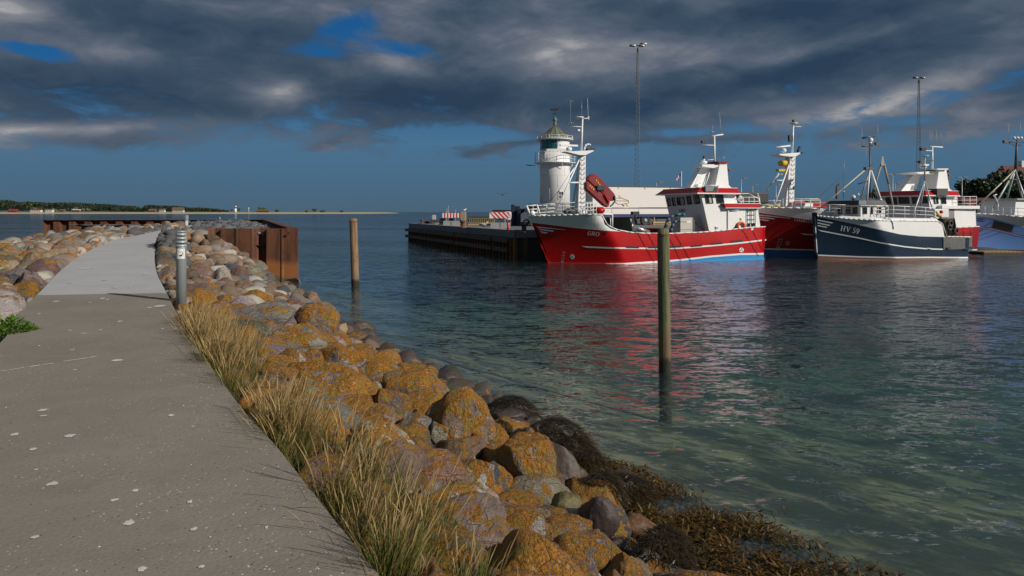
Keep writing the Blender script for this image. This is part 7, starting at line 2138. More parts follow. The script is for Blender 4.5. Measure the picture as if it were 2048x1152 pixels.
MB().bbox((-.3, -.2, .25), (.5, .3, .5), .03).build('base_box', DARKM, r)
rr = random.Random(17)
for k, (px, py, w_, h_px, mt_, lb) in enumerate(((856, 447.5, 12, 6, DARKM, 'small dark heap of gear left of the electrical box'), (895, 449, 26, 13, DARKM, 'dark coiled hoses and tyres behind the upright-striped barrier'),
        (1003, 452.5, 30, 16, HOSE, 'dark blue gear stacked behind the slanting-striped barrier'))):
    Y = YQ(py) + 1.0; mb = MB()
    for _ in range(7):
        a = rr.uniform(-w_ / 2, w_ / 2) / F * Y; hh = h_px / F * Y * rr.uniform(.5, 1)
        if rr.random() < .5: mb.torus((a, 0, hh * .5), hh * .38, hh * .12, 'y', 14, 6)
        else: mb.bbox((a - .15, -.2, 0), (a + .2, .2, hh), .03)
    o = mb.build('deck_gear', mt_); o.location = (S(px, Y), Y, QZ); tag(o, lb, 'gear')
Y = 58; r = empty('crane_cabinet', (S(1034, Y), Y, QZ), 0, 'tall dark blue loading machine beside the lighthouse', 'machine')
BLM = paint('machine_blue', (.012, .02, .045), .5, .3)
for x0, x1, y0, dy in ((1022, 1029, 409, 0), (1029, 1040, 412, .3), (1034, 1043, 419, -.5), (1040, 1062, 417, .6)):
    MB().bbox((S(x0, Y) - r.location.x, dy, 0), (S(x1, Y) - r.location.x, dy + 1.0, Z(y0, Y) - QZ), .03).build('cabinet', BLM, r)
MB().bbox((S(1036, Y) - r.location.x, -.54, Z(427, Y) - QZ), (S(1042, Y) - r.location.x, -.505, Z(421, Y) - QZ), .01).build('display_panel', GREYP, r)
Y = 56.5; r = empty('parked_vehicle', (S(1050, Y), Y, QZ), 0, 'front of a grey vehicle half hidden by the bow of the red boat', 'vehicle')
MB().prism([(-.35, .35), (2.2, .35), (2.2, 1.9), (.35, 1.9), (-.1, 1.15), (-.35, 1.0)], 0, 1.6, axis='y').build('body', paint('van_grey', (.10, .12, .15), .4), r)
MB().prism([(-.02, 1.2), (.38, 1.84), (1.2, 1.84), (1.2, 1.2)], -.02, 0, axis='y').build('side_window', GLASS, r)
for x in (.2, 1.7): MB().torus((x, .02, .33), .24, .1, 'y', 20, 8).build('wheel', BLACK, r)
# container hut behind
Y = 95; o = MB().box((0, 0, 0), (S(1023, Y) - S(985, Y), 3, Z(419.5, Y) - QZ)).build('low_shed', paint('shed_dark', (.05, .06, .08), .8)); o.location = (S(985, Y), Y, QZ); tag(o, 'low dark shed far behind the slanting-striped barrier', 'shed')
MB().box((-.1, -.1, Z(419.5, Y) - QZ), (S(1023, Y) - S(985, Y) + .1, 3.1, Z(418.6, Y) - QZ)).build('roof', GREYP, o)
MB().box((S(1011, Y) - S(985, Y), -.05, 0.1), (S(1022, Y) - S(985, Y), 0, Z(423, Y) - QZ)).build('door', WHITE2, o)
Y = 75; o = MB().tube((0, 0, 0), (0, 0, Z(415, Y) - QZ), .035).ball((0, 0, Z(414, Y) - QZ), .09).build('signal_post', STEEL); o.location = (S(896, Y), Y, QZ); tag(o, 'thin signal post with a small lamp behind the upright-striped barrier', 'signal post')

# ---------------------------------------------------------------- lighthouse
YL = 58.5; lh = empty('lighthouse', (S(1110, YL), YL, QZ), 0, 'short white round lighthouse with green copper roof and gallery behind the red boat', 'lighthouse')
m_ = YL / F; RL = 30 * m_
def zl(py): return Z(py, YL) - QZ
tw = MB(); tw.lathe([(RL, 0), (RL, zl(327)), (RL * .99, zl(300)), (RL * .99, zl(300.5))], n=40); tw.build('tower', WHITE, lh)
GRVE = paint('plate_joint', (.60, .60, .60), .8)
for y in (352, 378, 404): MB().lathe([(RL + .004, zl(y) - .012), (RL + .012, zl(y)), (RL + .004, zl(y) + .012)], n=40, cap=False).build('plate_seam', GRVE, lh)
for y0, y1, off in ((328, 352, .1), (352, 378, .62), (378, 404, .1), (404, 440, .62)):
    for k in range(6):
        a = 6.283 * (k + off) / 6; MB().tube((RL * math.cos(a), RL * math.sin(a), zl(y0)), (RL * math.cos(a), RL * math.sin(a), zl(min(y1, 430))), .012, n=5).build('plate_seam', GRVE, lh)
# lantern: glass band on the west side, white panels elsewhere
LG = glassy('lantern_glass', (.015, .10, .10), .05); RLg = RL * .97
mb = MB(); n_ = 40; vs = []
for i in range(n_ + 1):
    a = math.radians(150 + (275 - 150) * i / n_)
    vs += [(RLg * math.cos(a), RLg * math.sin(a), zl(300)), (RLg * math.cos(a), RLg * math.sin(a), zl(281.5))]
mb.add(vs, [(2 * i, 2 * i + 2, 2 * i + 3, 2 * i + 1) for i in range(n_)], 0, True); ln_ = mb.build('lantern_glass', LG, lh, fix=False)
mb = MB(); vs = []
for i in range(n_ + 1):
    a = math.radians(275 + (510 - 275) * i / n_); vs += [(RLg * math.cos(a), RLg * math.sin(a), zl(301)), (RLg * math.cos(a), RLg * math.sin(a), zl(281.5))]
mb.add(vs, [(2 * i, 2 * i + 2, 2 * i + 3, 2 * i + 1) for i in range(n_)], 0, True); mb.build('lantern_wall', WHITE, lh, fix=False)
for a in (180, 205, 230, 252, 274):
    a = math.radians(a); MB().tube((RLg * 1.005 * math.cos(a), RLg * 1.005 * math.sin(a), zl(300)), (RLg * 1.005 * math.cos(a + .12), RLg * 1.005 * math.sin(a + .12), zl(281.5)), .014, n=5).build('glazing_bar', BLACK, ln_)
def copper():
    m, t, b, o = new_mat('copper_roof'); tcn = t.node('ShaderNodeTexCoord'); v = tcn.outputs['Object']; n1 = t.noise(t.mapping(v, sc=(2, 2, .7)), 2.2, 5, .6)
    c = t.mixc(t.smooth(n1, .52, .7), (.12, .17, .13), (.15, .08, .055)); t.link(c, b.inputs['Base Color']); b.inputs['Roughness'].default_value = .6; return m
COP = copper()
mb = MB(); R1 = 35 * m_; k8 = 12
prof_ = [(R1, zl(281)), (R1, zl(278.5)), (R1 * .52, zl(266)), (.17, zl(252))]
mb.lathe(prof_, n=k8, smooth=False); mb.build('roof', COP, lh)
for k in range(k8):
    a = 6.283 * k / k8
    for (r0, z0), (r1, z1) in zip(prof_[1:-1], prof_[2:]): MB().tube(((r0 + .01) * math.cos(a), (r0 + .01) * math.sin(a), z0), ((r1 + .01) * math.cos(a), (r1 + .01) * math.sin(a), z1), .022, n=5).build('roof_rib', RUSTM, lh)
MB().lathe([(.17, zl(252)), (.12, zl(250)), (.17, zl(248)), (.13, zl(246)), (.10, zl(244)), (.20, zl(241)), (.19, zl(238.5)), (.06, zl(235)), (.02, zl(232))], n=18).build('finial', COP, lh)
v = MB(); v.tube((0, 0, zl(233)), (0, 0, zl(209)), .02, n=6); v.tube((-.25, 0, zl(227)), (.3, 0, zl(226)), .018, n=5); v.tube((0, -.25, zl(226.5)), (0, .25, zl(226.5)), .018, n=5)
v.prism([(-.46, zl(217.5)), (-.32, zl(221.5)), (.22, zl(221)), (.34, zl(217)), (.5, zl(215.5)), (.2, zl(216.5)), (-.2, zl(217))], -.015, .015, axis='y'); v.build('weather_vane', BLACK, lh)
def ring_rail(R_, z0, z1, mats, nm, nposts, mid=1):
    mb = MB(); n_ = 36
    for h in [z1] + [z0 + (z1 - z0) * (k + 1) / (mid + 1) for k in range(mid)]:
        pts = [(R_ * math.cos(6.283 * i / n_), R_ * math.sin(6.283 * i / n_), h) for i in range(n_ + 1)]; mb.path(pts, .018, 5)
    for k in range(nposts): a = 6.283 * (k + .3) / nposts; mb.tube((R_ * math.cos(a), R_ * math.sin(a), z0), (R_ * math.cos(a), R_ * math.sin(a), z1), .022, n=5)
    return mb.build(nm, mats, lh)
ring_rail(36 * m_, zl(281), zl(273.5), WHITE, 'roof_railing', 12, 1)
MB().lathe([(RL * 1.0, zl(281.2)), (36.5 * m_, zl(280.8)), (36.5 * m_, zl(279)), (RL, zl(279))], n=36, cap=False).build('eaves_gutter', WHITE, lh)
MB().lathe([(RL * .98, zl(329)), (RL * 1.1, zl(328.5)), (41 * m_, zl(327)), (41 * m_, zl(325.8)), (RL * .98, zl(325.6))], n=40, cap=False).build('gallery_floor', WHITE, lh)
ring_rail(40.5 * m_, zl(326), zl(306), WHITE, 'gallery_railing', 14, 2)
for k in range(8):
    a = 6.283 * (k + .4) / 8; MB().path([(RL * math.cos(a), RL * math.sin(a), zl(340)), (RL * 1.12 * math.cos(a), RL * 1.12 * math.sin(a), zl(336)), (38 * m_ * math.cos(a), 38 * m_ * math.sin(a), zl(329))], .022, 5).build('gallery_bracket', WHITE, lh)
o = MB().tube((-39 * m_, -.1, zl(331)), (-50 * m_, -.1, zl(330.5)), .025).prism([(-58.5 * m_, zl(330)), (-50 * m_, zl(332)), (-47 * m_, zl(331.5)), (-50 * m_, zl(330)), (-56 * m_, zl(329))], -.2, 0, axis='y').build('gallery_lamp', BLACK, lh)
MB().tube((31 * m_, 0, zl(276)), (31 * m_, 0, zl(200)), .018, n=5).tube((26 * m_, 0, zl(200.5)), (36 * m_, 0, zl(203)), .025, n=5).ball((31.5 * m_, 0, zl(246)), .1).ball((27 * m_, 0, zl(247)), .06).ball((36.5 * m_, 0, zl(246)), .06).build('weather_station', GREYP, lh)
def lh_win(a_deg, y0, y1, hw):
    a = math.radians(a_deg); rx, ry = math.cos(a), math.sin(a); M_ = Matrix.Translation((rx * RL * .985, ry * RL * .985, 0)) @ Matrix.Rotation(a + math.pi / 2, 4, 'Z')
    z1, z0 = zl(y0), zl(y1); f = MB()
    for lo, hi in (((-hw, -.06, z0), (-hw + .05, .02, z1)), ((hw - .05, -.06, z0), (hw, .02, z1)), ((-hw + .05, -.06, z0), (hw - .05, .02, z0 + .05)), ((-hw + .05, -.06, z1 - .05), (hw - .05, .02, z1)), ((-.015, -.05, z0 + .05), (.015, .01, z1 - .05)), ((-hw + .05, -.048, (z0 + z1) / 2 - .015), (hw - .05, .01, (z0 + z1) / 2 + .015))): f.box(lo, hi, M=M_)
    f = f.build('window', WHITE, lh); MB().box((-hw + .05, -.03, z0 + .05), (hw - .05, -.01, z1 - .05), M=M_).build('pane', GLASS, f)
lh_win(-71, 383, 399, .23)

# ---------------------------------------------------------------- trailer, masts, lamps, flag
YT = 60.5; TA = math.radians(18); tr = empty('semi_trailer', (S(1185, YT), YT, QZ), TA, 'white refrigerated semi-trailer with blue chassis parked behind the red boat', 'trailer')
def xt(px): return (S(px, YT) - tr.location.x) / (math.cos(TA) - (px - 1024) / F * math.sin(TA))
def zt_(py): return Z(py, YT + 1.2) - QZ
TWH = paint('trailer_white', (.74, .70, .66), .5, .12, .6, (.55, .5, .44)); TBL = paint('trailer_blue', (.015, .03, .13), .5, .2)
MB().bbox((0, 0, zt_(428.5)), (13.4, 2.5, zt_(374)), .03).build('box_body', TWH, tr)
MB().box((-.02, -.02, zt_(374.4)), (13.42, 2.52, zt_(372.2))).build('roof_trim', DARKM, tr)
MB().box((-.01, -.03, zt_(434)), (13.41, 2.5, zt_(428.6))).build('chassis_rail', TBL, tr)
MB().box((.2, .3, zt_(438)), (12.5, 2.2, zt_(434.2))).build('underframe', BLACK, tr)
MB().box((0, -.045, zt_(416.6)), (13.4, -.032, zt_(415.8))).build('side_strip', GREYP, tr)
for x in (1229, 1260.5, 1291.5, 1440):
    w_ = empty('wheel', (xt(x), .15, zt_(441.2)), 0); w_.parent = tr
    MB().torus((0, 0, 0), .36, .14, 'y', 28, 10).tube((0, -.1, 0), (0, .25, 0), .30, .30, 20).build('tyre', BLACK, w_)
    MB().tube((0, -.16, 0), (0, -.08, 0), .11, .22, 16).tube((0, -.19, 0), (0, -.14, 0), .07, .07, 8).build('rim', STEEL, w_)
    MB().torus((xt(x), .12, zt_(441.2)), .60, .03, 'y', 20, 6, a0=.1, a1=3.04).build('mudguard', GREYP, tr)
MB().box((xt(1306), -.02, zt_(447)), (xt(1345), .25, zt_(443.5))).box((xt(1306), -.02, zt_(452)), (xt(1345), .25, zt_(449))).box((xt(1308), 0, zt_(452)), (xt(1309.5), .1, zt_(434))).build('side_guard', TIM2, tr)
MB().box((xt(1301), -.05, zt_(455)), (xt(1304), .0, zt_(449))).build('tail_reflector', SR, tr)
# haulier badge: hexagon outline, two lines of tiny print, slanted yellow and red flashes
hx = [(1230, 398.5), (1236, 396), (1243, 396.5), (1257, 401), (1257, 406), (1243, 408.5), (1236, 408.5), (1230, 404)]
lg = MB()
for (a, b2), (c, d_) in zip(hx, hx[1:] + hx[:1]): lg.tube((xt(a), -.012, zt_(b2)), (xt(c), -.012, zt_(d_)), .018, n=4)
lg = lg.build('badge_outline', DREDP, tr)
def flash(pts, mat): MB().prism([(xt(a), zt_(b2)) for a, b2 in pts], -.012, -.004, axis='y').build('badge_flash', mat, tr)
flash([(1236.5, 391), (1239.5, 391), (1242.5, 395.5), (1239, 395.5)], YEL); flash([(1250, 407.8), (1253, 407.4), (1257, 412.5), (1253.5, 412.5)], YEL); flash([(1243, 409), (1246, 409), (1249, 412.5), (1246, 412.5)], DREDP)
def flat_text(geo, x0, x1, yb, h, mat, nm, par, y_=-.012):
    vs, fs = geo; me = bpy.data.meshes.new(nm); me.from_pydata([(xt(x0 + (x1 - x0) * a), y_, zt_(yb - h * t)) for a, t in vs], [], fs); me.materials.append(mat); return link_mesh(nm, me, par)
flat_text(text_geo('H.M. and Sons Transport', bold=.01), 1232, 1255.5, 403.3, 2.4, LETK, 'badge_print', tr)
for x in (1236.5, 1290, 1341): MB().box((xt(x - .6), -.035, zt_(378)), (xt(x + .6), -.005, zt_(374.6))).build('marker_lamp', YEL, tr)

def lattice_mast(px, Y, pyt, wbot, label, heads):
    x = S(px, Y); H = Z(pyt, Y) - QZ; r = empty('light_mast', (x, Y, QZ), .35, label, 'light mast', 'tall lattice light masts')
    mb = MB(); wb, wt_ = wbot / F * Y, .22; N = 34
    def cn(i, k): t = k / N; w_ = (wb * (1 - t) + wt_ * t) / 2 * 1.15; a = 2.094 * i + .5; return Vector((w_ * math.cos(a), w_ * math.sin(a), H * .985 * t))
    for i in range(3):
        for k in range(N): mb.tube(cn(i, k), cn(i, k + 1), .038, n=5, cap=False)
    br = MB()
    for k in range(N):
        for i in range(3): br.tube(cn(i, k), cn((i + 1) % 3, k + 1), .016, n=4, cap=False); br.tube(cn(i, k + 1), cn((i + 1) % 3, k + 1), .012, n=4, cap=False)
    LT = paint('lattice_grey', (.16, .17, .18), .6) if 'lattice_grey' not in bpy.data.materials else bpy.data.materials['lattice_grey']
    mb.build('lattice_leg', LT, r); br.build('lattice_bracing', LT, r)
    MB().tube((0, 0, H * .96), (0, 0, H), .06).tube((-.75, 0, H - .02), (.8, .0, H + .06), .05).build('head_bar', BLACK, r)
    for dx, dz, s_ in heads:
        h_o = MB().bbox((dx - .32 * s_, -.25, H + dz - .13), (dx + .32 * s_, .25, H + dz + .13), .05).build('floodlight', DARKM, r)
        MB().bbox((dx + .05, -.27, H + dz - .09), (dx + .28 * s_, -.251, H + dz + .09), .005).build('lamp_glass', STEEL, h_o)
lattice_mast(1276, 90, 91, 13, 'tallest lattice light mast rising behind the white trailer', ((-.8, -.08, 1.1), (.55, .02, 1), (.85, .28, 1.2)))
lattice_mast(1838, 112, 156, 11, 'shorter lattice light mast at right behind the boats', ((-.8, 0, 1.1), (.75, .1, 1.2)))
def lamp(px, pyt, Y, label, dbl=False):
    H = Z(pyt, Y) - QZ; r = empty('street_lamp', (S(px, Y), Y, QZ), 0, label, 'street lamp', 'street lamps behind the quay')
    MB().tube((0, 0, 0), (0, 0, H), .07, .05).build('pole', STEEL if 'street_pole' not in bpy.data.materials else STEEL, r)
    for s_ in ((-1, 1) if dbl else (1,)):
        MB().tube((0, 0, H - .05), (s_ * .5, 0, H), .035).build('arm', STEEL, r); MB().bbox((s_ * .5 - .28, -.13, H - .05), (s_ * .5 + .28, .13, H + .09), .03).build('lamp_head', GREYP, r)
for a in ((1313, 365, 85, 'low street lamp just above the trailer roof', False), (1482.5, 357, 95, 'street lamp left of the dinghy cover behind the red boat', False), (1505.5, 370, 100, 'shorter street lamp behind the upper rail of the red boat', False),
          (1552, 370, 105, 'street lamp behind the foredeck of the second red boat', False), (1785.5, 349, 95, 'double headed street lamp right of the navy boat derrick', True), (1790.5, 366, 120, 'small distant street lamp beside the double headed one', False),
          (1924, 355, 100, 'double headed street lamp left of the dark trees', True)): lamp(*a)
Y = 100; fp_ = empty('flagpole', (S(1363, Y), Y, QZ), 0, 'white flagpole with a drooping red and white pennant above the trailer', 'flagpole')
MB().tube((0, 0, 0), (0, 0, Z(343, Y) - QZ), .05).build('pole', WHITE, fp_)
fl = MB(); n_ = 8
for i in range(n_):
    t0, t1 = i / n_, (i + 1) / n_
    def fpnt(t, e): return (-.05 - .75 * t, .12 * math.sin(4 * t), Z(344, Y) - QZ - 1.1 * t - e * (.55 - .3 * t))
    fl.add([fpnt(t0, 0), fpnt(t1, 0), fpnt(t1, 1), fpnt(t0, 1)], [(0, 1, 2, 3)], 0 if i % 3 else 1)
fl.build('pennant', [SR, SW], fp_, fix=False)
# nets and crates on the quay behind the second boat
rr = random.Random(77)
for k, (px, py, w_, h_px, mt_, lb) in enumerate(((1545, 414, 34, 9, YEL, 'yellow net heap on the quay behind the second red boat'), (1524, 415, 12, 8, GREENP, 'green net heap beside the yellow one on the quay'), (1625, 402, 26, 5, GREENP, 'flat green heap far behind the navy boat mast'))):
    Y = 66; ms_ = []
    mb = MB()
    for _ in range(9): mb.ball((rr.uniform(-.45, .45) * w_ / F * Y, rr.uniform(-.3, .3), Z(py - h_px * .35, Y) - QZ + rr.uniform(-.15, .1)), h_px / F * Y * rr.uniform(.35, .55), sub=2, sc=(1.3, 1, .8))
    mb.bbox((-.5 * w_ / F * Y, -.4, 0), (.5 * w_ / F * Y, .5, Z(py - 1, Y) - QZ), .03, 0)
    o = mb.build('net_heap', mt_); o.location = (S(px, Y), Y, QZ); tag(o, lb, 'nets', 'net heaps on the quay')
# floating timber pontoon
Y = 47.2; pn = empty('pontoon', (S(1953, Y), Y, WZ), .08, 'low brown timber pontoon floating under the bow of the light blue boat', 'pontoon')
for k in range(9): MB().bbox((k * .3, -.7, .12), (k * .3 + .27, .7, .2), .01).build('plank', TIM3, pn)
MB().box((-.05, -.72, -.1), (2.75, -.6, .11)).box((-.05, .6, -.1), (2.75, .72, .11)).build('float_beam', TIMB, pn)

# ---------------------------------------------------------------- trees and the house at the right
def tree(loc, H, W_, seed, label, name='broadleaf_tree', n_=4200, leaf=.34, mats=None, trunk=True, group=None, cat='tree'):
    g2 = np.random.default_rng(seed); r = empty(name, loc, 0, label, cat, group)
    tk = MB(); tk.tube((0, 0, 0), (0.1, 0, H * .45), W_ * .05, W_ * .03, 8)
    cl = []
    for k in range(11):
        a = g2.uniform(0, 6.28); rd = W_ * .5 * math.sqrt(g2.uniform(.05, .75)); zz = H * g2.uniform(.42, .86); c = Vector((rd * math.cos(a), rd * math.sin(a), zz)); s_ = W_ * g2.uniform(.16, .27)
        cl.append((c, s_)); tk.tube((0.05, 0, H * g2.uniform(.25, .42)), c, W_ * .018, W_ * .006, 5)
    tk.build('trunk', TRUNK, r)
    V = []; 
    for k in range(n_):
        c, s_ = cl[int(g2.integers(len(cl)))]; v_ = g2.normal(size=3); v_ /= np.linalg.norm(v_); q = np.array(c) + v_ * s_ * g2.uniform(.55, 1.08) * np.array([1.15, 1.15, .85])
        d1 = g2.normal(size=3); d1 /= np.linalg.norm(d1); d2 = np.cross(d1, g2.normal(size=3)); d2 /= np.linalg.norm(d2); l = leaf * g2.uniform(.6, 1.3)
        V += [q - d1 * l, q + d2 * l * .5, q + d1 * l, q - d2 * l * .5]
    V = np.array(V); me = bpy.data.meshes.new('crown'); m4 = len(V) // 4
    me.from_pydata(V.tolist(), [], (np.arange(m4 * 4).reshape(-1, 4)).tolist()); me.materials.append(mats or TREEL); me.update(); link_mesh('crown', me, r)
    return r
TRUNK = paint('tree_bark', (.07, .055, .04), .95, .4, 3)
TREEL = leaf_mat('dark_foliage', (.012, .028, .008), (.036, .058, .016), .1); TREEL2 = leaf_mat('mid_foliage', (.035, .075, .014), (.09, .13, .03), .15); SILV = leaf_mat('silver_foliage', (.16, .17, .10), (.24, .25, .16), .15)
for k, (px, Yv, H, W_, lb) in enumerate(((1952, 118, 6.6, 6.0, 'dark round tree standing left of the red roofed house'), (1972, 112, 7.4, 6.0, 'taller dark tree in the gap before the red roofed house'),
        (2000, 122, 9.4, 6.0, 'tallest dark tree rising at the gable of the red roofed house'), (2030, 80, 4.6, 4.0, 'small dark tree in front of the house near the right edge'), (1932, 125, 4.0, 4.5, 'low dark tree at the left end of the tree group'),
        (2070, 95, 6.0, 5.0, 'dark tree at the far right edge before the house'))):
    tree((S(px, Yv), Yv, QZ), H, W_, 60 + k, lb, group='trees behind the quay at right', n_=3000)
Y = 125; hs = empty('house', (S(2026, Y), Y, QZ), 0, 'brick house with steep red tiled roof behind the light blue boat', 'house')
BRK = paint('house_brick', (.16, .07, .045), .9, .4, 4); TILE = paint('red_tiles', (.12, .035, .025), .8, .4, 2.5)  # tile red darkened, putting the trees' shade into the colour
wh_ = Z(385, Y) - QZ; rh = Z(328, Y) - QZ
MB().box((0, 0, 0), (16, 9, wh_)).build('wall', BRK, hs)
rf = MB().hexa([(-.4, -.5, wh_), (16.4, -.5, wh_), (16.4, 9.5, wh_), (-.4, 9.5, wh_)], [(1.2, 4.3, rh), (15, 4.3, rh), (15, 4.7, rh), (1.2, 4.7, rh)]).build('roof', TILE, hs)
MB().box((4.6, 4.0, rh - .6), (5.6, 5.0, Z(318, Y) - QZ)).build('chimney', WHITE2, rf)
for k in range(9): MB().hexa([(-.35, -.45 + .55 * k, wh_ + (rh - wh_) * k / 9 + .02), (16.3, -.45 + .55 * k, wh_ + (rh - wh_) * k / 9 + .02), (16.3, -.38 + .55 * k, wh_ + (rh - wh_) * k / 9 + .1), (-.35, -.38 + .55 * k, wh_ + (rh - wh_) * k / 9 + .1)],
        [(-.35, -.45 + .55 * k, wh_ + (rh - wh_) * k / 9 + .06), (16.3, -.45 + .55 * k, wh_ + (rh - wh_) * k / 9 + .06), (16.3, -.38 + .55 * k, wh_ + (rh - wh_) * k / 9 + .14), (-.35, -.38 + .55 * k, wh_ + (rh - wh_) * k / 9 + .14)]).build('tile_course', TILE, rf)
for k in range(5):
    f = MB().box((1.2 + 3 * k, -.06, 1.2), (2.4 + 3 * k, 0, 2.7)).build('window', WHITE, hs); MB().box((1.3 + 3 * k, -.08, 1.3), (2.3 + 3 * k, -.061, 2.6)).build('pane', GLASS, f)
for k, (px, Yv, w_, d_, h_, rz_, wm, rm, lb) in enumerate(((1938, 100, 5.5, 4, 2.1, .0, BRK, TILE, 'low brown shed with red roof under the dark trees'), (1985, 96, 6, 4, 1.8, 0, paint('shed_cream', (.35, .33, .27), .8, .3), paint('shed_slate', (.07, .08, .10), .7), 'low cream shed with slate roof behind the rails of the blue boat'),
        (2022, 90, 7, 4, 2.0, 0, DARKM, paint('tarp_grey', (.12, .14, .17), .7), 'dark shed with grey blue roof at the right edge'))):
    r = empty('harbour_shed', (S(px, Yv), Yv, QZ), rz_, lb, 'shed', 'harbour sheds at right')
    MB().box((0, 0, 0), (w_, d_, h_)).build('wall', wm, r); MB().prism([(-.3, h_), (d_ + .3, h_), (d_ / 2, h_ + 1.2)], -.2, w_ + .2, axis='x').build('roof', rm, r)
    for j in range(3): f = MB().box((.6 + j * 1.7, -.05, .7), (1.4 + j * 1.7, 0, 1.5)).build('window', WHITE2, r); MB().box((.68 + j * 1.7, -.07, .78), (1.32 + j * 1.7, -.051, 1.42)).build('pane', GLASS, f)

# ---------------------------------------------------------------- far coast
YC = 1200
def coast_mat():
    m, t, b, o = new_mat('dune_grass'); tcn = t.node('ShaderNodeTexCoord'); v = tcn.outputs['Object']; sp_ = t.node('ShaderNodeSeparateXYZ'); t.link(v, sp_.inputs[0])
    n1 = t.noise(v, .03, 5); z = t.math('ADD', sp_.outputs[2], t.math('MULTIPLY', n1, 1.2))
    c = t.mixc(t.smooth(z, 1.0, 1.6), (.42, .36, .27), t.mixc(t.smooth(n1, .4, .6), (.13, .15, .04), (.20, .17, .06))); t.link(c, b.inputs['Base Color']); b.inputs['Roughness'].default_value = .9; return m
xs = np.linspace(S(-900, YC), S(725, YC), 240); vs = []; fs = []
ysn = [0, 4, 10, 18, 30, 60, 140, 400]
for x in xs:
    px = x / YC * F + 1024; e = min(1, max(0, (725 - px) / 120)); 
    for k, dy in enumerate(ysn):
        h = [-.6, .3, 1.3, 2.0, 2.6, 3.2, 3.6, 3.6][k] * (e ** .5 if k > 0 else 1) + (mnoise.noise(Vector((x * .02, dy * .1, 0))) * .8 * e if k > 2 else 0)
        vs.append((x, YC + dy + 15 * mnoise.noise(Vector((x * .004, 3, 0))), WZ + h))
k = len(ysn)
for a in range(len(xs) - 1):
    for c in range(k - 1): fs.append((a * k + c, (a + 1) * k + c, (a + 1) * k + c + 1, a * k + c + 1))
me = bpy.data.meshes.new('far_coast'); me.from_pydata(vs, [], fs); me.materials.append(coast_mat()); me.polygons.foreach_set('use_smooth', [True] * len(fs)); me.update(); tag(link_mesh('far_coast', me), kind='structure')
# forest mass: thousands of leaf clumps following the skyline of the photograph
SKY_ = [(-900, 398), (-300, 398), (0, 400), (20, 399.5), (40, 404), (60, 402.5), (80, 404), (110, 405.5), (140, 404.5), (170, 406), (200, 407), (225, 409), (255, 411), (278, 412.5), (284, 418), (290, 411), (300, 409.5), (318, 410.5), (345, 411.5), (365, 412), (380, 415), (400, 415), (425, 417), (440, 418), (455, 421)]
g2 = np.random.default_rng(8); V = []
DRK = leaf_mat('coast_wood', (.010, .022, .008), (.034, .050, .016), .05)
for _ in range(2600):
    px = g2.uniform(-500, 458); yt = float(np.interp(px, [a for a, _ in SKY_], [b2 for _, b2 in SKY_])) + g2.uniform(0, 1.6)
    Yt = YC + g2.uniform(60, 130); z0 = WZ + 2.5; zt2 = CZ - (yt - 424) / F * Yt; H = max(zt2 - z0, 1.5); W_ = g2.uniform(4, 8) * (1 if H > 6 else .5)
    cx = S(px, Yt)
    for k in range(26):
        a = g2.uniform(0, 6.28); el_ = g2.uniform(0, 1); rr_ = W_ * .5 * math.sqrt(1 - el_ ** 2.2); q = np.array([cx + rr_ * math.cos(a), Yt + rr_ * math.sin(a) - 2, z0 + H * (.15 + .85 * el_)])
        d1 = g2.normal(size=3); d1 /= np.linalg.norm(d1); d2 = np.cross(d1, g2.normal(size=3)); d2 /= np.linalg.norm(d2); l = g2.uniform(.7, 1.4)
        V += [q - d1 * l, q + d2 * l * .8, q + d1 * l, q - d2 * l * .8]
V = np.array(V); me = bpy.data.meshes.new('coastal_wood'); m4 = len(V) // 4
me.vertices.add(len(V)); me.vertices.foreach_set('co', V.ravel()); me.loops.add(m4 * 4); me.loops.foreach_set('vertex_index', np.arange(m4 * 4)); me.polygons.add(m4)
me.polygons.foreach_set('loop_start', np.arange(m4) * 4); me.polygons.foreach_set('loop_total', np.full(m4, 4)); me.update(calc_edges=True); me.materials.append(DRK)
tag(link_mesh('coastal_wood', me), 'dark wood along the far shore at left', 'wood', kind='stuff')
def far_tree(px, yt, Yt, W_, mt_, sd, lb, nm='bush'):
    z0 = WZ + 2.4; H = CZ - (yt - 424) / F * Yt - z0; return tree((S(px, Yt), Yt, z0 - .5), H + .5, W_, sd, lb, nm, 260, W_ * .12, mt_, cat='bush' if nm == 'bush' else 'tree', group='bushes and trees on the far shore')
for k, (px, yt, W_, mt_, lb, nm) in enumerate(((478, 415.5, 4, TREEL, 'single dark tree just right of the far red and white lighthouse', 'broadleaf_tree'), (464, 417, 4, TREEL, 'dark bush touching the left side of the far lighthouse', 'bush'), (524, 416.5, 16, TREEL2, 'broad round bush group on the spit right of the small white beacon', 'bush'),
        (553, 419.5, 8, TREEL2, 'low green bush on the spit after the broad round one', 'bush'), (629, 417, 8, TREEL2, 'lone rounded bush near the end of the spit', 'bush'), (612, 421, 6, TREEL2, 'tiny bush left of the lone rounded bush', 'bush'), (645, 421.3, 8, TREEL2, 'flat low bush right of the lone rounded bush', 'bush'), (683, 421, 6, TREEL2, 'last small bush at the tip of the spit', 'bush'),
        (70, 414, 8, SILV, 'silvery bush behind the red roofed cottage on the far shore', 'bush'), (110, 417, 9, SILV, 'silvery bush right of the cream cottage on the far shore', 'bush'), (150, 415.5, 8, SILV, 'silvery bush above the long brown cottage', 'bush'), (164, 416, 6, SILV, 'pale bush right of the long brown cottage', 'bush'), (175, 416, 8, SILV, 'larger pale bush further right of the long brown cottage', 'bush'), (80, 411, 8, TREEL2, 'bright green tree above the red roofed cottage', 'broadleaf_tree'), (62, 404.5, 9, TREEL2, 'tall bright green tree in the wood at left', 'broadleaf_tree'))):
    far_tree(px, yt, YC + 45, W_, mt_, 200 + k, lb, nm)
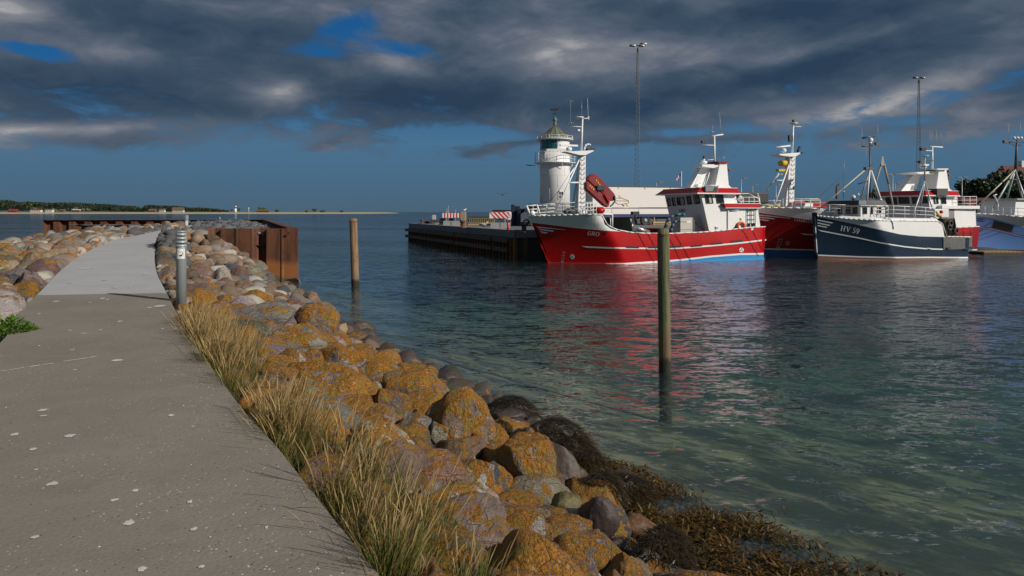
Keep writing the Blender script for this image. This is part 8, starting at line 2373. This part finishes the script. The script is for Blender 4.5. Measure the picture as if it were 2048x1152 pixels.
def cottage(px0, px1, yr, yw, wm, rm, lb):
    Yt = YC + 30; z0 = WZ + 2.3; w_ = S(px1, Yt) - S(px0, Yt); hw_ = CZ - (yw - 424) / F * Yt - z0; hr = CZ - (yr - 424) / F * Yt - z0
    r = empty('cottage', (S(px0, Yt), Yt, z0), 0, lb, 'cottage', 'cottages on the far shore'); MB().box((0, 0, -.5), (w_, 6, hw_)).build('wall', wm, r)
    MB().prism([(-.6, hw_), (6.6, hw_), (3, hr)], -.5, w_ + .5, axis='x').build('roof', rm, r)
    n_ = max(2, int(w_ / 3))
    for j in range(n_): a = w_ * (j + .5) / n_; MB().box((a - .5, -.06, hw_ * .3), (a + .5, -.01, hw_ * .8)).build('window', GLASS, r)
CRM = paint('cottage_cream', (.62, .60, .54), .8, .2); THT = paint('thatch', (.13, .10, .075), .95, .4); RDR = paint('cottage_red', (.22, .035, .03), .8, .2)
for a in ((16, 32, 418, 421.5, RDR, RDR, 'dark red cottage at the left end of the far shore'), (60, 81, 417.8, 420, CRM, RDR, 'white cottage with red roof on the far shore'), (90, 104, 418, 419.4, CRM, THT, 'cream cottage with dark roof right of the red roofed one'),
          (118, 127, 418.3, 420, THT, THT, 'small brown cottage in the middle of the far shore'), (144, 158, 418.6, 420, THT, CRM, 'long brown cottage with pale roof on the far shore'), (297, 310, 417.6, 421, THT, THT, 'low thatched cottage left of the white walled one'),
          (318, 328, 417.5, 420.2, CRM, THT, 'white walled cottage with dark thatch before the wood'), (344, 366, 414.5, 420.6, CRM, THT, 'large thatched farmhouse with white walls on the far shore'), (513, 537, 419, 421.5, RDR, THT, 'low reddish building on the spit under the round bushes')): cottage(*a)
Yt = YC + 20; fl_ = empty('far_lighthouse', (S(471, Yt), Yt, WZ + 2), 0, 'small white lighthouse with a red band on the far shore', 'lighthouse')
def zf_(py): return CZ - (py - 424) / F * Yt - (WZ + 2)
MB().lathe([(2.1, 0), (1.7, zf_(417))], n=16).build('lower_tower', WHITE, fl_); MB().lathe([(1.75, zf_(417)), (1.7, zf_(413.8))], n=16).build('red_band', REDP, fl_); MB().lathe([(1.7, zf_(413.8)), (1.6, zf_(411.2))], n=16).build('upper_tower', WHITE, fl_)
MB().lathe([(2.1, zf_(411.2)), (2.1, zf_(410.9)), (1.2, zf_(410.8)), (1.2, zf_(409.3)), (1.5, zf_(409.2)), (.1, zf_(407.8))], n=16).build('lantern', DARKM, fl_)
o = MB().lathe([(.7, 0), (.5, CZ - (417.5 - 424) / F * Yt - WZ - 2), (.9, CZ - (417 - 424) / F * Yt - WZ - 2), (.1, CZ - (414.5 - 424) / F * Yt - WZ - 2)], n=12).build('beacon', WHITE); o.location = (S(497.5, Yt), Yt, WZ + 2); tag(o, 'tiny white beacon right of the far lighthouse', 'beacon')
